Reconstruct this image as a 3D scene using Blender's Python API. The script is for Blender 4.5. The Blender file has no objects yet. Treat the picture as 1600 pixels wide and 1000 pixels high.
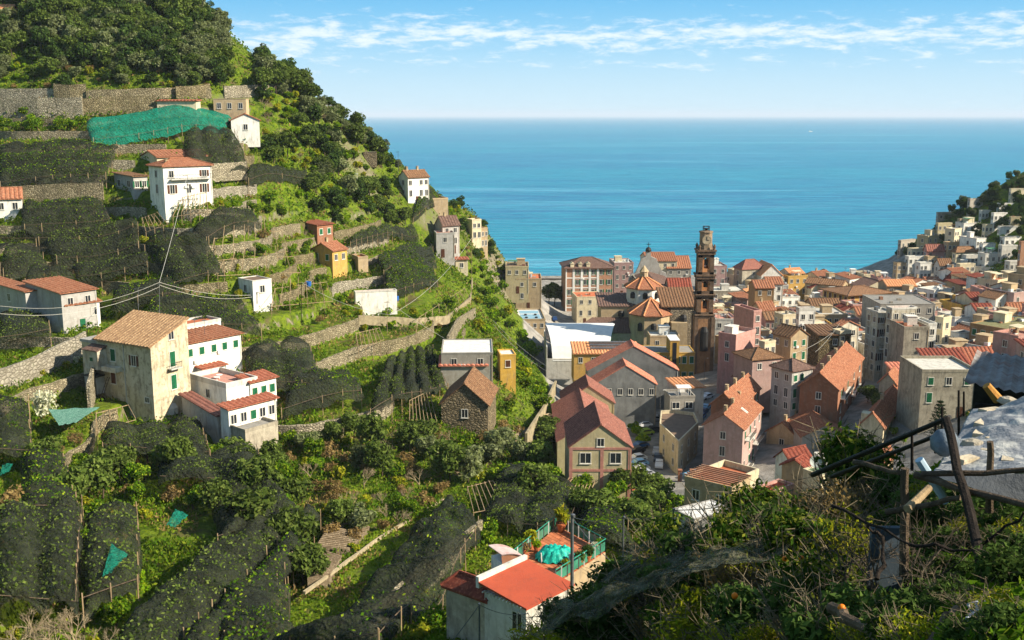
import bpy, math, random
import numpy as np
from mathutils import Vector, Matrix
random.seed(7); rng = np.random.default_rng(7)
C = bpy.context.scene.collection
scene = bpy.context.scene
# ---------------------------------------------------------------- camera, sky, sun, exposure
FPX = 1650.0; TH = math.atan(320/FPX); CT, ST = math.cos(TH), math.sin(TH); HC = 80.0
cam_d = bpy.data.cameras.new('camera'); cam = bpy.data.objects.new('camera', cam_d); C.objects.link(cam)
cam.location = (0, 0, HC); cam.rotation_euler = (math.pi/2-TH, 0, 0)
cam_d.sensor_width = 36; cam_d.lens = 36*FPX/1600; cam_d.clip_start = .3; cam_d.clip_end = 120000
scene.camera = cam
SUN_EL = math.radians(33); SUN_AZ = math.radians(107)     # azimuth clockwise from the view direction (+Y)
sdir = Vector((math.cos(SUN_EL)*math.sin(SUN_AZ), math.cos(SUN_EL)*math.cos(SUN_AZ), math.sin(SUN_EL)))
world = bpy.data.worlds.new('World'); scene.world = world; world.use_nodes = True
wn = world.node_tree.nodes; wl = world.node_tree.links; wn.clear()
def W(t, **k):
    n = wn.new(t)
    for a, b in k.items(): setattr(n, a, b)
    return n
sky = W('ShaderNodeTexSky', sky_type='NISHITA', sun_disc=False, sun_elevation=SUN_EL, sun_rotation=SUN_AZ,
        altitude=60, air_density=1.0, dust_density=0.3, ozone_density=3.0)
bg = W('ShaderNodeBackground'); bg.inputs['Strength'].default_value = 0.1
wo = W('ShaderNodeOutputWorld')
geo = W('ShaderNodeTexCoord'); sep = W('ShaderNodeSeparateXYZ'); wl.new(geo.outputs['Generated'], sep.inputs[0])
def WM(op, a, b=None, c=None, clamp=False):
    n = W('ShaderNodeMath', operation=op, use_clamp=clamp)
    for i, v in enumerate((a, b, c)):
        if v is None: continue
        if isinstance(v, (int, float)): n.inputs[i].default_value = v
        else: wl.new(v, n.inputs[i])
    return n.outputs[0]
az_ = WM('ARCTAN2', sep.outputs['X'], sep.outputs['Y'])
el_ = WM('ARCSINE', sep.outputs['Z'])
# cloud bands: thin rows of small cumulus a few degrees over the horizon, the whole way round
cx = W('ShaderNodeCombineXYZ'); wl.new(WM('MULTIPLY', az_, 24.0), cx.inputs[0]); wl.new(WM('MULTIPLY', el_, 95.0), cx.inputs[1])
n1 = W('ShaderNodeTexNoise'); n1.inputs['Scale'].default_value = 1.35; n1.inputs['Detail'].default_value = 9; n1.inputs['Roughness'].default_value = .66; n1.inputs['Distortion'].default_value = .25
wl.new(cx.outputs[0], n1.inputs['Vector'])
cx2 = W('ShaderNodeCombineXYZ'); wl.new(WM('MULTIPLY', az_, 3.0), cx2.inputs[0]); wl.new(WM('MULTIPLY', el_, 9.0), cx2.inputs[1])
n2 = W('ShaderNodeTexNoise'); n2.inputs['Scale'].default_value = 1.0; n2.inputs['Detail'].default_value = 3; wl.new(cx2.outputs[0], n2.inputs['Vector'])
elw = WM('ADD', el_, WM('MULTIPLY', WM('SUBTRACT', n2.outputs['Fac'], .5), .05))
def band(c, w, k):
    return WM('MULTIPLY', WM('MAXIMUM', WM('SUBTRACT', 1.0, WM('ABSOLUTE', WM('DIVIDE', WM('SUBTRACT', elw, c), w))), 0.0), k)
bsum = WM('MAXIMUM', WM('MAXIMUM', band(.070, .030, 1.0), band(.044, .014, .55)), WM('MAXIMUM', band(.112, .013, .62), band(.25, .1, .5)))
cl = WM('ADD', WM('MULTIPLY', n1.outputs['Fac'], 1.0), WM('MULTIPLY', bsum, .30))
ramp = W('ShaderNodeMapRange', interpolation_type='SMOOTHSTEP'); ramp.inputs['From Min'].default_value = .63; ramp.inputs['From Max'].default_value = .90
ramp.inputs['To Max'].default_value = .72
wl.new(cl, ramp.inputs['Value'])
hs = W('ShaderNodeHueSaturation'); hs.inputs['Hue'].default_value = .485; hs.inputs['Saturation'].default_value = .85; hs.inputs['Value'].default_value = 1.0
wl.new(sky.outputs[0], hs.inputs['Color'])
cr = W('ShaderNodeValToRGB'); cr.color_ramp.interpolation = 'B_SPLINE'
e_ = cr.color_ramp.elements; e_[0].position = 0; e_[0].color = (.60, .80, .90, 1); e_[1].position = .5; e_[1].color = (.07, .40, .78, 1)
for p_, c_ in ((.10, (.53, .76, .90, 1)), (.20, (.36, .67, .90, 1)), (.34, (.16, .52, .85, 1))): q_ = e_.new(p_); q_.color = c_
wl.new(WM('DIVIDE', WM('MAXIMUM', el_, 0.0), .3), cr.inputs[0])
sc_ = W('ShaderNodeVectorMath', operation='SCALE'); sc_.inputs['Scale'].default_value = 5.5; wl.new(cr.outputs[0], sc_.inputs[0])
hz = W('ShaderNodeMapRange'); hz.inputs['From Min'].default_value = .12; hz.inputs['From Max'].default_value = .5
hz.inputs['To Min'].default_value = 1.0; hz.inputs['To Max'].default_value = 0.0; wl.new(el_, hz.inputs['Value'])
mh = W('ShaderNodeMix', data_type='RGBA'); wl.new(sc_.outputs[0], mh.inputs['B'])
wl.new(hz.outputs[0], mh.inputs['Factor']); wl.new(hs.outputs[0], mh.inputs['A'])
mc = W('ShaderNodeMix', data_type='RGBA'); mc.inputs['B'].default_value = (5.4, 5.6, 5.7, 1)
wl.new(ramp.outputs[0], mc.inputs['Factor']); wl.new(mh.outputs['Result'], mc.inputs['A'])
wl.new(mc.outputs['Result'], bg.inputs['Color']); wl.new(bg.outputs[0], wo.inputs[0])
sun_d = bpy.data.lights.new('sun', 'SUN'); sun_d.energy = 5.0; sun_d.angle = math.radians(.53); sun_d.color = (1, .90, .74)
sun = bpy.data.objects.new('sun', sun_d); C.objects.link(sun); sun.rotation_euler = sdir.to_track_quat('Z', 'Y').to_euler()
sun.location = (200, 50, 200)
scene.view_settings.view_transform = 'Standard'; scene.view_settings.look = 'None'
scene.view_settings.exposure = 1.0; scene.view_settings.gamma = 1; scene.view_settings.use_curve_mapping = False
scene.render.engine = 'CYCLES'
scene.cycles.max_bounces = 5; scene.cycles.diffuse_bounces = 3; scene.cycles.glossy_bounces = 2
scene.cycles.transparent_max_bounces = 10; scene.cycles.volume_bounces = 0

# ---------------------------------------------------------------- sea air: one closed box of thin even haze round everything
hm = bpy.data.materials.new('haze_air'); hm.use_nodes = True; hn = hm.node_tree.nodes; hn.clear(); ho = hn.new('ShaderNodeOutputMaterial'); hv = hn.new('ShaderNodeVolumePrincipled')
hv.inputs['Color'].default_value = (.80, .90, 1, 1); hv.inputs['Density'].default_value = .00005; hv.inputs['Anisotropy'].default_value = .0; hm.node_tree.links.new(hv.outputs[0], ho.inputs['Volume'])
_x0, _x1, _y0, _y1, _z0, _z1 = -46000, 46000, -300, 71000, -9, 175
_m = bpy.data.meshes.new('haze'); _m.from_pydata([(_x0,_y0,_z0),(_x1,_y0,_z0),(_x1,_y1,_z0),(_x0,_y1,_z0),(_x0,_y0,_z1),(_x1,_y0,_z1),(_x1,_y1,_z1),(_x0,_y1,_z1)], [], [(0,3,2,1),(4,5,6,7),(0,1,5,4),(1,2,6,5),(2,3,7,6),(3,0,4,7)])
_m.materials.append(hm); haze = bpy.data.objects.new('haze', _m); C.objects.link(haze); haze['kind'] = 'stuff'; haze['label'] = 'thin pale sea air that fades the far water towards the horizon'
# ---------------------------------------------------------------- pixels (of the 1600x1000 photo) and places
def ray(px, py):
    u = (px-800)/FPX; v = (500-py)/FPX
    return u, CT+v*ST, -ST+v*CT
def at(px, py, Y):                      # point seen at a pixel at depth Y
    a, b, c = ray(px, py); return Vector((a/b*Y, Y, HC+c/b*Y))
def atz(px, py, z):                     # point seen at a pixel at height z
    a, b, c = ray(px, py); t = (z-HC)/c; return Vector((a*t, b*t, z))
def proj(p):
    X, Y, Z = p[0], p[1], p[2]-HC
    f = Y*CT-Z*ST; up = Y*ST+Z*CT
    return 800+FPX*X/f, 500-FPX*up/f

def lin(c):
    if isinstance(c, str): c = tuple(int(c[i:i+2], 16) for i in (0, 2, 4))
    return tuple(((v/255)/12.92 if v/255 <= .04045 else ((v/255+.055)/1.055)**2.4) for v in c)+(1,)

# ---------------------------------------------------------------- mesh builder
class MB:
    def __init__(s): s.v = []; s.f = []; s.m = []; s.mi = 0
    def add(s, vs, fs):
        o = len(s.v); s.v += [tuple(p) for p in vs]; s.f += [tuple(o+i for i in f) for f in fs]; s.m += [s.mi]*len(fs); return s
    def box(s, x0, y0, z0, x1, y1, z1):
        return s.add([(x0,y0,z0),(x1,y0,z0),(x1,y1,z0),(x0,y1,z0),(x0,y0,z1),(x1,y0,z1),(x1,y1,z1),(x0,y1,z1)],
                     [(0,3,2,1),(4,5,6,7),(0,1,5,4),(1,2,6,5),(2,3,7,6),(3,0,4,7)])
    def prism(s, poly, z0, z1):
        n = len(poly)
        zz0 = z0 if hasattr(z0, '__len__') else [z0]*n; zz1 = z1 if hasattr(z1, '__len__') else [z1]*n
        vs = [(p[0],p[1],zz0[i]) for i, p in enumerate(poly)]+[(p[0],p[1],zz1[i]) for i, p in enumerate(poly)]
        return s.add(vs, [tuple(range(n))[::-1], tuple(range(n, 2*n))]+[(i,(i+1)%n,n+(i+1)%n,n+i) for i in range(n)])
    def slab(s, quad, t):              # thick panel from 3-D corners, thickness t downwards
        n = len(quad)
        vs = [tuple(p) for p in quad]+[(p[0],p[1],p[2]-t) for p in quad]
        return s.add(vs, [tuple(range(n)), tuple(range(n, 2*n))[::-1]]+[(i,n+i,n+(i+1)%n,(i+1)%n) for i in range(n)])
    def tube(s, a, b, r, r2=None, n=6):
        a = Vector(a); b = Vector(b); r2 = r if r2 is None else r2
        d = (b-a)
        if d.length < 1e-6: return s
        d.normalize(); e = d.orthogonal().normalized(); g = d.cross(e)
        vs = [a+e*(r*math.cos(2*math.pi*i/n))+g*(r*math.sin(2*math.pi*i/n)) for i in range(n)]
        vs += [b+e*(r2*math.cos(2*math.pi*i/n))+g*(r2*math.sin(2*math.pi*i/n)) for i in range(n)]
        return s.add(vs, [(i,(i+1)%n,n+(i+1)%n,n+i) for i in range(n)]+[tuple(range(n))[::-1], tuple(range(n,2*n))])
    def path(s, pts, r, n=5):
        for a, b in zip(pts[:-1], pts[1:]): s.tube(a, b, r, n=n)
        return s
    def lathe(s, prof, cx=0, cy=0, n=12, ph=0):
        o = len(s.v); k = len(prof)
        for r, z in prof:
            for i in range(n):
                a = 2*math.pi*i/n+ph; s.v.append((cx+r*math.cos(a), cy+r*math.sin(a), z))
        for j in range(k-1):
            for i in range(n):
                s.f.append((o+j*n+i, o+j*n+(i+1)%n, o+(j+1)*n+(i+1)%n, o+(j+1)*n+i)); s.m.append(s.mi)
        s.f.append(tuple(o+i for i in range(n))[::-1]); s.m.append(s.mi)
        s.f.append(tuple(o+(k-1)*n+i for i in range(n))); s.m.append(s.mi)
        return s
    def mesh(s, name):
        me = bpy.data.meshes.new(name); me.from_pydata(s.v, [], s.f); me.validate(); me.update(); return me
    def obj(s, name, mats, parent=None, smooth=False):
        return link(name, s.mesh(name), mats, parent, smooth, s.m if any(s.m) else None)
def link(name, me, mats, parent=None, smooth=False, mi=None):
    if not isinstance(mats, (list, tuple)): mats = [mats]
    if len(me.materials) == 0:
        for m in mats: me.materials.append(m)
    if mi is not None and len(mi) == len(me.polygons): me.polygons.foreach_set('material_index', mi)
    if smooth: me.polygons.foreach_set('use_smooth', [True]*len(me.polygons))
    o = bpy.data.objects.new(name, me); C.objects.link(o)
    if parent is not None: o.parent = parent
    return o
def npmesh(name, V, F):
    V = np.asarray(V, dtype=np.float32); F = np.asarray(F, dtype=np.int32); k = F.shape[1]
    me = bpy.data.meshes.new(name)
    me.vertices.add(len(V)); me.vertices.foreach_set('co', V.ravel())
    me.loops.add(F.size); me.loops.foreach_set('vertex_index', F.ravel())
    me.polygons.add(len(F)); me.polygons.foreach_set('loop_start', np.arange(0, F.size, k, dtype=np.int32))
    me.polygons.foreach_set('loop_total', np.full(len(F), k, dtype=np.int32))
    me.update(calc_edges=True); return me
THINGS = []
def tag(o, label, cat, group=None, kind=None, auto=False):
    if label: o['label'] = label
    if cat: o['category'] = cat
    if group: o['group'] = group
    if kind: o['kind'] = kind
    if auto: THINGS.append(o)
    return o
def empty(name, loc, rz=0):
    o = bpy.data.objects.new(name, None); C.objects.link(o); o.location = loc; o.rotation_euler = (0, 0, rz); o.empty_display_size = .5; return o
def struct(o): o['kind'] = 'structure'; return o

# ---------------------------------------------------------------- materials
MATS = {}
def nodes(name):
    m = bpy.data.materials.new(name); m.use_nodes = True; nt = m.node_tree; nt.nodes.clear()
    out = nt.nodes.new('ShaderNodeOutputMaterial')
    def N(t, ins=None, **k):
        n = nt.nodes.new(t)
        for a, b in k.items(): setattr(n, a, b)
        for a, b in (ins or {}).items():
            if hasattr(b, 'is_linked') or isinstance(b, bpy.types.NodeSocket): nt.links.new(b, n.inputs[a])
            else: n.inputs[a].default_value = b
        return n
    return m, nt, out, N
def noise(N, vec, scale, detail=4, rough=.6, **k):
    return N('ShaderNodeTexNoise', {'Vector': vec, 'Scale': scale, 'Detail': detail, 'Roughness': rough}, **k)
def rng_(N, v, a, b, c=0., d=1.):
    return N('ShaderNodeMapRange', {'Value': v, 'From Min': a, 'From Max': b, 'To Min': c, 'To Max': d}).outputs[0]
def mix(N, f, a, b, blend='MIX'):
    n = N('ShaderNodeMix', data_type='RGBA', blend_type=blend)
    nt = n.id_data
    for k, v in (('Factor', f), ('A', a), ('B', b)):
        if isinstance(v, bpy.types.NodeSocket): nt.links.new(v, n.inputs[k])
        else: n.inputs[k].default_value = v
    return n.outputs['Result']
def mat(name, c1, c2=None, scale=1.2, rough=.85, bump=.25, bscale=8, stain=None, stain_amt=.6, spec=.2, metal=0, stretch=1., var=.12, c3=None):
    """surface with two-tone mottling, drip-shaped stains and fine relief, in object space"""
    if name in MATS: return MATS[name]
    m, nt, out, N = nodes(name)
    tc = N('ShaderNodeTexCoord').outputs['Object']; oi = N('ShaderNodeObjectInfo').outputs['Random']
    c1 = lin(c1); c2 = lin(c2) if c2 else tuple(v*.78 for v in c1[:3])+(1,)
    mp = N('ShaderNodeMapping', {'Vector': tc, 'Scale': (1, 1, stretch)}).outputs[0]
    nz = noise(N, mp, scale, 6, .65)
    col = mix(N, rng_(N, nz.outputs[0], .38, .66), c1, c2)
    if c3:
        nz3 = noise(N, mp, scale*2.7, 3, .6)
        col = mix(N, rng_(N, nz3.outputs[0], .52, .62), col, lin(c3))
    if stain:
        ms = N('ShaderNodeMapping', {'Vector': tc, 'Scale': (1, 1, .28)}).outputs[0]
        ns = noise(N, ms, 1.1, 7, .72)
        col = mix(N, rng_(N, ns.outputs[0], .5, .72, 0, stain_amt), col, lin(stain))
    v = N('ShaderNodeMapRange', {'Value': oi, 'To Min': 1-var, 'To Max': 1+var}).outputs[0]
    hsv = N('ShaderNodeHueSaturation', {'Color': col, 'Value': v})
    b = N('ShaderNodeBsdfPrincipled', {'Base Color': hsv.outputs[0], 'Roughness': rough, 'Metallic': metal, 'Specular IOR Level': spec})
    if bump:
        nb = noise(N, tc, bscale, 4, .7)
        bp = N('ShaderNodeBump', {'Height': nb.outputs[0], 'Strength': bump, 'Distance': .12}); nt.links.new(bp.outputs[0], b.inputs['Normal'])
    nt.links.new(b.outputs[0], out.inputs[0]); MATS[name] = m; return m
def leafmat(name, c1, c2, c3, scale=.9, trans=.35):
    if name in MATS: return MATS[name]
    m, nt, out, N = nodes(name)
    g = N('ShaderNodeNewGeometry'); oi = N('ShaderNodeObjectInfo').outputs['Random']
    nz = noise(N, g.outputs['Position'], scale, 3)
    rp = g.outputs['Random Per Island']
    col = mix(N, rng_(N, nz.outputs[0], .38, .62), lin(c1), lin(c2))
    col = mix(N, rng_(N, rp, .55, 1.0, 0, .8), col, lin(c3))
    v = N('ShaderNodeMapRange', {'Value': oi, 'To Min': .78, 'To Max': 1.22}).outputs[0]
    h = N('ShaderNodeHueSaturation', {'Color': col, 'Value': v}).outputs[0]
    d = N('ShaderNodeBsdfDiffuse', {'Color': h}); t = N('ShaderNodeBsdfTranslucent', {'Color': h})
    mx = N('ShaderNodeMixShader', {0: trans}); nt.links.new(d.outputs[0], mx.inputs[1]); nt.links.new(t.outputs[0], mx.inputs[2])
    nt.links.new(mx.outputs[0], out.inputs[0]); MATS[name] = m; return m
def stonemat(name, c1, c2, mortar, scale=2.2, flat=.75, green=.25):
    """rubble masonry: irregular stones with dark joints"""
    if name in MATS: return MATS[name]
    m, nt, out, N = nodes(name)
    tc = N('ShaderNodeTexCoord').outputs['Object']
    wn_ = noise(N, tc, 3, 2)
    ad = N('ShaderNodeVectorMath', {0: tc, 1: N('ShaderNodeVectorMath', {0: wn_.outputs['Color'], 'Scale': .25}, operation='SCALE').outputs[0]}, operation='ADD').outputs[0]
    mp = N('ShaderNodeMapping', {'Vector': ad, 'Scale': (1, 1, 1/flat)}).outputs[0]
    vo = N('ShaderNodeTexVoronoi', {'Vector': mp, 'Scale': scale}, feature='F1')
    ve = N('ShaderNodeTexVoronoi', {'Vector': mp, 'Scale': scale}, feature='DISTANCE_TO_EDGE')
    cs = N('ShaderNodeSeparateColor', {'Color': vo.outputs['Color']})
    col = mix(N, cs.outputs[0], lin(c1), lin(c2))
    big = noise(N, tc, .35, 5)
    col = mix(N, rng_(N, big.outputs[0], .45, .7, 0, .5), col, lin(mortar))
    col = mix(N, rng_(N, ve.outputs['Distance'], .02, .12, .85, 0), col, lin(mortar))
    gr = noise(N, tc, .8, 6, .75)
    col = mix(N, rng_(N, gr.outputs[0], .56, .66, 0, green*2), col, lin('4a5a1c'))
    oi = N('ShaderNodeObjectInfo').outputs['Random']
    col = N('ShaderNodeHueSaturation', {'Color': col, 'Value': rng_(N, oi, 0, 1, .72, 1.2), 'Saturation': rng_(N, oi, 0, 1, 1.25, .75)}).outputs[0]
    b = N('ShaderNodeBsdfPrincipled', {'Base Color': col, 'Roughness': .9, 'Specular IOR Level': .1})
    bp = N('ShaderNodeBump', {'Height': rng_(N, ve.outputs['Distance'], 0, .25), 'Strength': .8, 'Distance': .18}); nt.links.new(bp.outputs[0], b.inputs['Normal'])
    nt.links.new(b.outputs[0], out.inputs[0]); MATS[name] = m; return m
# ---------------------------------------------------------------- land form
CP = [(0,0,330),(150,0,332),(285,0,338),(440,130,328),(545,192,342),(625,268,352),(690,310,372),(740,332,392),(768,385,402),(795,425,430),
(803,500,372),(800,560,302),(855,600,264),(868,640,238),(872,715,203),(800,700,182),(760,640,196),(700,640,190),(760,560,226),(720,500,257),
(745,460,300),(745,430,330),(700,400,330),(640,440,272),(600,500,228),(500,500,216),(400,500,206),(300,480,206),(242,645,172),(420,690,165),
(500,620,180),(500,700,160),(600,700,166),(600,800,140),(700,780,149),(500,800,133),(480,900,113),(500,1000,96),(620,1000,98),(640,900,116),
(300,800,128),(300,900,108),(200,1000,88),(0,1000,82),(0,800,118),(0,700,140),(100,700,146),(0,620,163),(0,560,180),(100,560,182),(0,500,200),
(100,480,209),(0,400,222),(200,400,224),(0,330,238),(200,330,238),(290,332,230),(400,330,244),(0,270,252),(250,240,260),(0,200,272),(200,200,274),
(0,150,286),(300,150,292),(380,180,297),(0,60,302),(200,60,310),(350,80,320),(450,200,303),(500,260,300),(400,260,272),(500,330,282),(600,330,322),
(600,400,286),(450,400,252),(500,450,236),(850,760,160),(950,800,140),(800,860,120),(730,960,88),(640,940,106),(700,900,109),(560,560,205),
(640,560,210),(660,300,338),(560,250,325),(-200,300,250),(-200,600,160),(-200,900,90),(-300,0,330),(455,118,326),(455,152,352),(480,188,356),(520,202,364),(562,232,370),(602,262,374),(640,310,382),(702,348,400),(748,378,418),(778,425,440)]
WP = [(-2,72,39),(10,88,33),(10,186,12.2),(40,186,12),(70,190,14),(10,262,10.5),(50,262,10.5),(90,262,13),(12,330,8),(60,330,8),(110,330,11),
(10,430,5),(60,430,5),(120,430,7),(0,500,3.2),(60,505,3.2),(120,505,3.2),(165,500,3),
(-8,545,-3),(60,545,-3),(140,545,-3),(200,548,-2),(60,640,-7),(-100,620,-7),(200,640,-7),(320,640,-5),
(-40,440,44),(-60,480,30),(-90,540,2),(-35,520,-2),(-18,470,12),(-140,440,80),(-200,500,40),(-150,400,104),(-260,420,110),(-260,330,150),(-180,350,118),(-300,540,20),
(127,267,19),(170,300,34),(150,390,13),(178,380,20),(180,511,1),(187,504,13),(201,497,28),(223,490,46),(246,482,64),(262,478,74),(300,500,90),(330,440,95),(225,540,4),(262,572,8),(300,610,5),
(260,400,74),(220,380,48),(225,300,66),(200,200,62),(84,204,20),(125,200,36),(175,150,66),
(0,0,78),(0,-30,82),(3,8,75.6),(5.4,25,69.2),(.6,22,67.6),(9,21,71.9),(-4,18,65),(2.5,15,71),(6,14,73.6),(14,14,76),(25,20,84),(40,10,91),(60,40,74),(90,20,96),(18,34,70),(30,50,72),  # unseen rise at right, added and tuned in height to shade the near slope
(-10,15,60),(-25,20,52),(-50,30,44),(-60,60,38),(-100,40,46),(-20,50,42),(0,42,54),(10,42,58),(20,62,47),(32,92,35),(42,130,24),(12,120,29),(8,66,42),(60,110,44),(80,80,56),(120,100,62),(60,150,24),(95,150,36)]
P = [tuple(at(x, y, D)) for x, y, D in CP]+[tuple(map(float, p)) for p in WP]
P = np.array(P); XY = P[:, :2]/100.; Zc = P[:, 2]
def _k(d2): return .5*d2*np.log(d2+1e-9)
d2 = ((XY[:, None]-XY[None])**2).sum(-1); n_ = len(P)
A = np.zeros((n_+3, n_+3)); A[:n_, :n_] = _k(d2)+np.eye(n_)*.0015; A[:n_, n_] = 1; A[:n_, n_+1:] = XY; A[n_, :n_] = 1; A[n_+1:, :n_] = XY.T
Wt = np.linalg.solve(A, np.concatenate([Zc, [0, 0, 0]]))
def tps(X, Y):
    X = np.asarray(X, float)/100; Y = np.asarray(Y, float)/100; sh = X.shape; X = X.ravel(); Y = Y.ravel(); r = np.empty(len(X))
    for i in range(0, len(X), 20000):
        a = X[i:i+20000]; b = Y[i:i+20000]
        dd = (a[:, None]-XY[None, :, 0])**2+(b[:, None]-XY[None, :, 1])**2
        r[i:i+20000] = _k(dd)@Wt[:n_]+Wt[n_]+Wt[n_+1]*a+Wt[n_+2]*b
    return r.reshape(sh)
# value noise
_g = rng.random((256, 256))
def vn(x, y):
    x = np.asarray(x, float); y = np.asarray(y, float)
    xi = np.floor(x).astype(int); yi = np.floor(y).astype(int); fx = x-xi; fy = y-yi; fx = fx*fx*(3-2*fx); fy = fy*fy*(3-2*fy)
    g = lambda a, b: _g[a % 256, b % 256]
    return (g(xi, yi)*(1-fx)+g(xi+1, yi)*fx)*(1-fy)+(g(xi, yi+1)*(1-fx)+g(xi+1, yi+1)*fx)*fy
def fbm(x, y, o=4):
    s = 0; a = 1; t = 0
    for i in range(o): s = s+a*vn(x*2**i+i*17.3, y*2**i+i*9.1); t += a; a *= .5
    return s/t-.5
# smooth height grid (2 m) for look-ups
GX0, GY0, GS = -330., -40., 2.
gx = np.arange(GX0, 340, GS); gy = np.arange(GY0, 660, GS)
GXX, GYY = np.meshgrid(gx, gy)
HS = tps(GXX, GYY)
TX = np.interp(gy, [0, 180, 260, 300, 370, 450, 525, 700], [12, 10, 10, 4, 3, 2, -4, -4])   # left edge of the town floor
town_m = (GXX > TX[:, None]) & (HS < 24) & (GYY > 172) & (GYY < 516) & (GXX < np.interp(gy, [0, 380, 440, 700], [400, 400, 168, 158])[:, None])
hillm = np.clip((HS-6)/10, 0, 1)*np.where(town_m, 0, 1)*np.clip((GYY-25)/40, 0, 1)
HS = HS+hillm*fbm(GXX/34, GYY/34, 3)*5.0
HS = np.where(town_m, np.clip(HS, 2.6, 30), HS)
def _bil(G, x, y):
    fx = (x-GX0)/GS; fy = (y-GY0)/GS
    fx = min(max(fx, 0), len(gx)-1.001); fy = min(max(fy, 0), len(gy)-1.001)
    i = int(fx); j = int(fy); a = fx-i; b = fy-j
    return (G[j, i]*(1-a)+G[j, i+1]*a)*(1-b)+(G[j+1, i]*(1-a)+G[j+1, i+1]*a)*b
def hs(x, y): return float(_bil(HS, x, y))
def bilv(G, X, Y):
    fx = np.clip((X-GX0)/GS, 0, len(gx)-1.001); fy = np.clip((Y-GY0)/GS, 0, len(gy)-1.001)
    i = fx.astype(int); j = fy.astype(int); a = fx-i; b = fy-j
    return (G[j, i]*(1-a)+G[j, i+1]*a)*(1-b)+(G[j+1, i]*(1-a)+G[j+1, i+1]*a)*b
# terrace mask: the cultivated left hillside
STEP = 3.3
TM = np.clip((HS-25.5)/3, 0, 1)*np.clip((88-HS)/4, 0, 1)*np.clip((GYY-78)/8, 0, 1)*np.clip((-GXX-4+np.clip((250-GYY)/40, -1, 1)*6)/8, 0, 1)
TM = TM*np.clip((345-GYY)/15, 0, 1)*np.clip((-GXX-20-(GYY-250)*.16)/8, 0, 1)**(GYY > 250)
_f = GYY*CT-(HS-HC)*ST; PXG = 800+FPX*GXX/np.maximum(_f, 1); PYG = 500-FPX*(GYY*ST+(HS-HC)*CT)/np.maximum(_f, 1)
TM = TM*(1-np.clip((PXG-395)/30, 0, 1)*np.clip((350-PYG)/25, 0, 1))
def stepv(h, m):
    t = h/STEP; k = np.floor(t); f = t-k
    s = np.clip((f-.93)/.07, 0, 1)
    st = STEP*(k+f*.14*(1-s)+s)
    return h*(1-m)+st*m
def ground(x, y): return float(stepv(np.array(hs(x, y)), np.array(float(_bil(TM, x, y)))))
def hit(px, py, lift=0., t0=6., t1=640., H=None, fn=None):
    """first point along the pixel's sight line that meets the (smooth) land raised by lift"""
    fn = fn or hs
    a, b, c = ray(px, py); a /= b; c /= b
    Y = t0; last = Y
    while Y < t1:
        if HC+c*Y <= fn(a*Y, Y)+lift:
            lo, hi = last, Y
            for _ in range(14):
                m_ = (lo+hi)/2
                if HC+c*m_ <= fn(a*m_, m_)+lift: hi = m_
                else: lo = m_
            return Vector((a*hi, hi, HC+c*hi))
        last = Y; Y += max(.15, Y*.006)
    return None
# --- terrain meshes
def grid_mesh(name, xs, ys, hf, mats):
    X, Y = np.meshgrid(xs, ys); Z = hf(X, Y)
    V = np.stack([X.ravel(), Y.ravel(), Z.ravel()], 1); w = len(xs)
    i, j = np.meshgrid(np.arange(w-1), np.arange(len(ys)-1)); a = (j*w+i).ravel()
    F = np.stack([a, a+1, a+w+1, a+w], 1)
    me = npmesh(name, V, F)
    tw = ((X > np.interp(Y, gy, TX)) & (bilv(HS, X, Y) < 22) & (Y > 174)).astype(np.float32)
    at_ = me.attributes.new('paved', 'FLOAT', 'POINT'); at_.data.foreach_set('value', tw.ravel())
    o = link(name, me, mats, smooth=True); return struct(o)
def Hfull(X, Y):
    h = bilv(HS, X, Y); m = bilv(TM, X, Y); z = stepv(h, m)
    rough = np.clip((h-8)/10, 0, 1)*np.clip((Y-20)/30, .1, 1)
    tw = (X > np.interp(Y, gy, TX)) & (h < 24) & (Y > 172) & (Y < 516) & (X < np.interp(Y, [0, 380, 440, 700], [400, 400, 168, 158]))
    return z+np.where(tw, 0, rough*(fbm(X/4.0, Y/4.0, 3)*.9)*(1-.55*m))
m, nt, out, N = nodes('hillside_ground')
g = N('ShaderNodeNewGeometry'); pos = g.outputs['Position']
sp = N('ShaderNodeSeparateXYZ', {0: g.outputs['Normal']})
nA = noise(N, pos, .09, 5); nB = noise(N, pos, .8, 6, .7); nC = noise(N, pos, .33, 4)
col = mix(N, rng_(N, nA.outputs[0], .42, .6), lin('3c5212'), lin('4c5820'))
col = mix(N, rng_(N, nB.outputs[0], .42, .62), col, lin('66761c'))
col = mix(N, rng_(N, nC.outputs[0], .54, .66, 0, .8), col, lin('5a4d38'))
rock = mix(N, rng_(N, nB.outputs[0], .35, .65), lin('8f8471'), lin('5c5546'))
rk = rng_(N, sp.outputs['Z'], .44, .56, 1, 0)
col = mix(N, rk, col, rock)
asph = mix(N, rng_(N, nC.outputs[0], .4, .62), lin('7a766e'), lin('98938a'))
pv = N('ShaderNodeAttribute', attribute_name='paved')
col = mix(N, pv.outputs['Fac'], col, asph)
bs = N('ShaderNodeBsdfPrincipled', {'Base Color': col, 'Roughness': .95, 'Specular IOR Level': .05})
bp = N('ShaderNodeBump', {'Height': nB.outputs[0], 'Strength': .7, 'Distance': .6}); nt.links.new(bp.outputs[0], bs.inputs['Normal'])
nt.links.new(bs.outputs[0], out.inputs[0]); MATS['ground'] = m
hx = np.arange(-215, 24, .75); hy = np.arange(70, 362, .75)
grid_mesh('terraced_hillside', hx, hy, Hfull, m)
def Hout(X, Y):
    z = Hfull(X, Y); ins = (X > -214) & (X < 22.5) & (Y > 71) & (Y < 361)
    return z-np.where(ins, 3.5, 0)
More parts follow.
